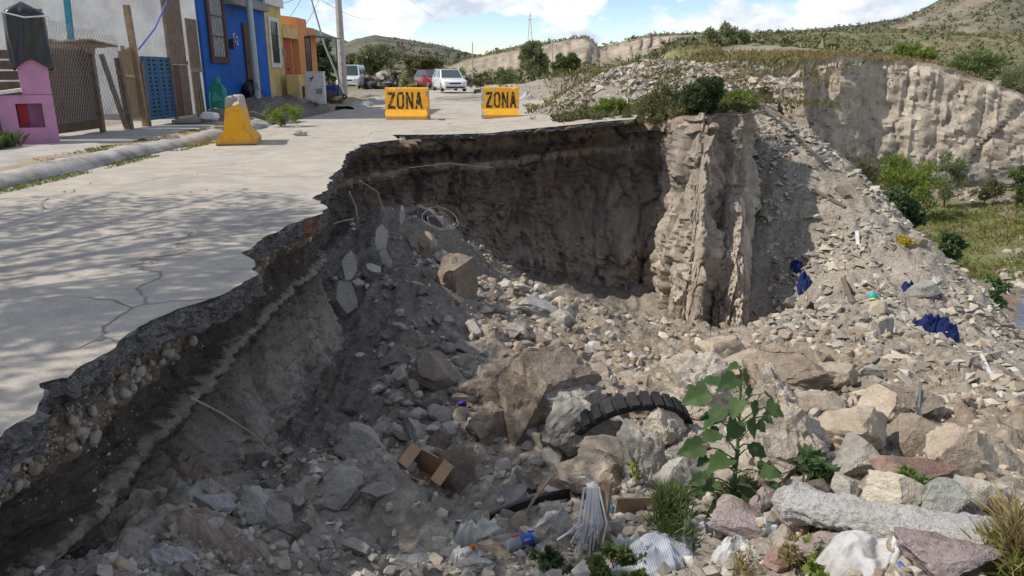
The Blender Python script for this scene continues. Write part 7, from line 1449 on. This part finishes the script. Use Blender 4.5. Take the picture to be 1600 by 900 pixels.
for i, (px, pyb, pyt, y) in enumerate([(738, 106, 66, 150), (863, 98, 62, 150), (890, 96, 66, 160)]):
    a, b_ = at(px, pyb, y), at(px, pyt, y); tag(MB().tube([a - np.array((0, 0, 2)), b_], [.16, .10], 6).build('power_pole', M_CPOLE), ['distant wooden power pole before the eroded bank', 'distant power pole right of the pale bush', 'farther power pole by the sand heap'][i], 'pole')

# ---- the big-leaved plant
LEAFM = leafmat('broad_leaf', (0.025, 0.055, 0.018), (0.085, 0.14, 0.04), trans=0.22)
def leaf_mesh(seed, lobes=True):
    r = np.random.RandomState(seed); out = [(0.0, 0.0), (0.16, -0.10), (0.34, -0.06), (0.46, 0.12), (0.36, 0.30), (0.44, 0.42), (0.30, 0.62), (0.22, 0.66), (0.12, 0.86), (0.0, 1.0)]; pts = out + [(-x * r.uniform(.85, 1.1), y) for x, y in out[-2:0:-1]]; c = (0, 0.42); V = [(c[0], c[1], 0.0)]; ring = [(x * .5, .42 + (y - .42) * .5) for x, y in pts]; allp = ring + pts; cv = r.uniform(.15, .35)
    V += [(x, y, 0) for x, y in allp]; V = np.array(V); V[:, 2] = -cv * (V[:, 1] ** 2) * .6 + 0.28 * np.abs(V[:, 0]) - .03 * np.sin(9 * V[:, 1]); n = len(pts); F = [(0, 1 + i, 1 + (i + 1) % n) for i in range(n)] + [(1 + i, 1 + n + i, 1 + n + (i + 1) % n, 1 + (i + 1) % n) for i in range(n)]
    return mesh_from('leaf', V, F, LEAFM, True, attrs={'tint': np.clip(r.rand() + 0.2 * np.abs(V[:, 0]), 0, 1)})
p, d = gp_(1140, 806); bpz = thing('broad_leaf_plant', 'tall green plant with large lobed leaves in the foreground', 'plant', p); Hp = (806 - 580) * d / FPX; LM = [leaf_mesh(k) for k in range(8)]; rm = random.Random(6)
stem = MB().tube([(0, 0, -.05), (.01, 0, Hp * .4), (0.0, 0, Hp * .75), (-.01, 0, Hp)], [.013, .011, .008, .004], 7); stem.build('stem', worn('green_stem', (0.10, 0.15, 0.05), None, .4, 9), bpz)
spec = [(.30, -.15, .10, .15), (-.28, -.15, .10, .16), (.14, -.18, .08, .16), (-.12, -.2, .06, .15), (.40, -.1, .08, .13), (-.2, .1, .22, .15), (.02, -.18, .36, .15), (-.30, -.05, .44, .14), (.18, -.15, .42, .15), (.16, -.1, .90, .14), (-.18, .0, .58, .15), (.22, .05, .62, .14), (-.26, -.1, .72, .16), (.06, -.12, .58, .15), (-.08, -.12, .86, .14), (.30, -.1, .28, .17), (-.36, -.1, .34, .15), (-.32, .02, .84, .19), (-.22, -.1, .80, .20), (-.15, .1, .86, .17), (.03, .06, .95, .15), (-.10, -.05, .97, .17), (.26, 0, .76, .21), (.18, -.08, .74, .15), (.12, .12, .82, .15), (-.36, -.04, .52, .24), (-.22, .05, .66, .13), (.14, -.05, .52, .15), (-.12, -.08, .46, .19), (.24, -.02, .34, .22), (.36, -.06, .18, .19), (.44, .02, .17, .20), (.50, -.04, .20, .12), (-.22, -.08, .30, .19), (-.30, 0, .20, .16), (-.14, -.1, .16, .17), (.08, -.12, .26, .14), (-.05, -.15, .12, .14), (.10, 0, .66, .14), (-.06, -.08, .70, .17), (.05, -.1, .84, .13), (-.04, .02, 1.02, .10)]
for i, (dx, dy, f, s_) in enumerate(spec):
    rt = Vector((0, 0, Hp * max(0.08, f - .12))); tipb = Vector((dx * .55, dy, Hp * f)); MB().tube([rt, rt.lerp(tipb, .5) + Vector((0, 0, .02)), tipb], [.005, .004, .003], 5).build('leaf_stalk', worn('green_stem', (0, 0, 0)), bpz)
    ax = Vector((dx, dy * .5 - .03, rm.uniform(-.22, .02))).normalized() if abs(dx) > .02 else Vector((rm.uniform(-.5, .5), -.5, .3)).normalized(); nrm = Vector((rm.uniform(-.9, .9), -.5 + rm.uniform(-.5, .5), .75)).normalized(); sd = ax.cross(nrm).normalized(); nrm = sd.cross(ax)
    M = Matrix((sd, ax, nrm)).transposed().to_4x4(); M = Matrix.Translation(tipb) @ M @ Matrix.Scale(s_ * rm.uniform(.45, .78) * d / 4.4, 4); o = link('leaf', LM[i % 8], bpz); o.matrix_local = M
def weed(px, py, w, h, leaf, n, size, seed, label, cat='weed', name='weed', aspect=2.5, up=.3, nc=20):
    p, d = gp_(px, py); y = p[1]; return plant(name, label, cat, px, py, w, h, y, leaf, n, size, seed, nc, False, aspect=aspect, up=up, rr=(0.15, .4))
weed(1150, 806, 110, 76, 'olive', 2600, 0.045, 90, 'fine-leaved green weeds around the foot of the broad-leaved plant', aspect=5, up=.8)
weed(1050, 838, 90, 86, 'mid', 1800, 0.09, 91, 'tall thin grass in front of the horizontal board', 'grass', 'grass_tuft', 14, 2.0)
weed(970, 896, 150, 46, 'mid', 2200, 0.035, 92, 'small-leaved green ground plant below the mop', aspect=1.7)
weed(860, 900, 110, 34, 'castor', 1300, 0.03, 93, 'low leafy sprig below the drink bottle', aspect=1.7)
weed(1256, 900, 100, 76, 'dry', 900, 0.035, 94, 'dry orange-brown weeds at the bottom edge', aspect=3, up=1.0)
weed(1290, 905, 100, 46, 'lime', 700, 0.045, 95, 'bright broad-leaved weeds below the dry weeds', aspect=1.5)
weed(1165, 905, 70, 60, 'dry', 500, 0.03, 96, 'thin dry stalks in front of the purple rock', aspect=5, up=1.4)
weed(1590, 900, 90, 120, 'dry', 1000, 0.14, 97, 'dry arching grass at the bottom right corner', 'grass', 'grass_tuft', 18, 1.4)
weed(1580, 905, 80, 50, 'lime', 700, 0.12, 98, 'green grass tuft in the bottom right corner', 'grass', 'grass_tuft', 14, 1.4)
weed(1430, 770, 50, 30, 'mid', 240, 0.05, 99, 'few green leaves between the stones above the post', aspect=2)
weed(1270, 745, 40, 40, 'castor', 200, 0.07, 100, 'small leafy shoots beside the largest pale boulder', aspect=1.6)
weed(988, 748, 18, 36, 'lime', 60, 0.05, 101, 'single pale sprout on the rock below the tyre', aspect=1.6)
p, d = gp_(952, 893); fl = thing('red_flowers', 'stalk of small red blossoms beside the striped shirt', 'flowers', p); MR = plain('red_petal', (0.55, 0.015, 0.05), 0.5); zt_ = 0.0
MB().tube([(0, 0, 0), (.005, 0, .06), (-.005, 0, .14)], .003, 5).build('stalk', worn('green_stem', (0, 0, 0)), fl)
for (dx, py_) in ((-2, 858), (2, 868), (6, 878), (-1, 889)):
    q = at(953 + dx, py_, p[1] - .03) - p; V, F = rock_shape(int(py_), 3, 3, 0.15); link('blossom', mesh_from('blossom', V * 0.018, F, MR, True), fl, q)

# small scraps of litter through the near rubble
rs_ = np.random.RandomState(21); SCR = [plain('litter_white', (0.55, 0.55, 0.53), 0.6), plain('litter_blue', (0.05, 0.12, 0.30), 0.5), plain('litter_grey', (0.30, 0.31, 0.31), 0.5), plain('litter_tan', (0.40, 0.30, 0.20), 0.8), plain('litter_teal', (0.05, 0.28, 0.30), 0.5)]
def scrap_mesh(k):
    g = np.linspace(-1, 1, 7); X, Y = np.meshgrid(g, g); P = np.stack([X.ravel(), Y.ravel() * .7, 0 * X.ravel()], -1); P[:, 2] = 0.35 * fbm(P * 1.4 + k * 3, 3, k); P[:, 0] += .3 * fbm(P * 1.2 + 7, 2, k + 3); I = np.arange(49).reshape(7, 7)
    return P, np.stack([I[:-1, :-1], I[:-1, 1:], I[1:, 1:], I[1:, :-1]], -1).reshape(-1, 4)
SCM = [[mesh_from('litter_scrap', *scrap_mesh(k), m, True) for m in SCR] for k in range(4)]
for i in range(34):
    px, py = rs_.uniform(240, 1500), rs_.uniform(700, 892); h = hit_px(px, py)
    if h is None: continue
    s_ = rs_.uniform(.012, .035) * h[1] / 4; o = link('litter_scrap', SCM[rs_.randint(4)][rs_.choice(5, p=[.45, .1, .2, .2, .05])], None, h[0] + Vector((0, 0, s_ * .3)), tuple(rs_.uniform(-.7, .7, 2)) + (rs_.uniform(0, 6.28),), s_)
    tag(o, 'small crumpled scrap of litter in the near rubble', 'litter', 'litter scraps in the near rubble')
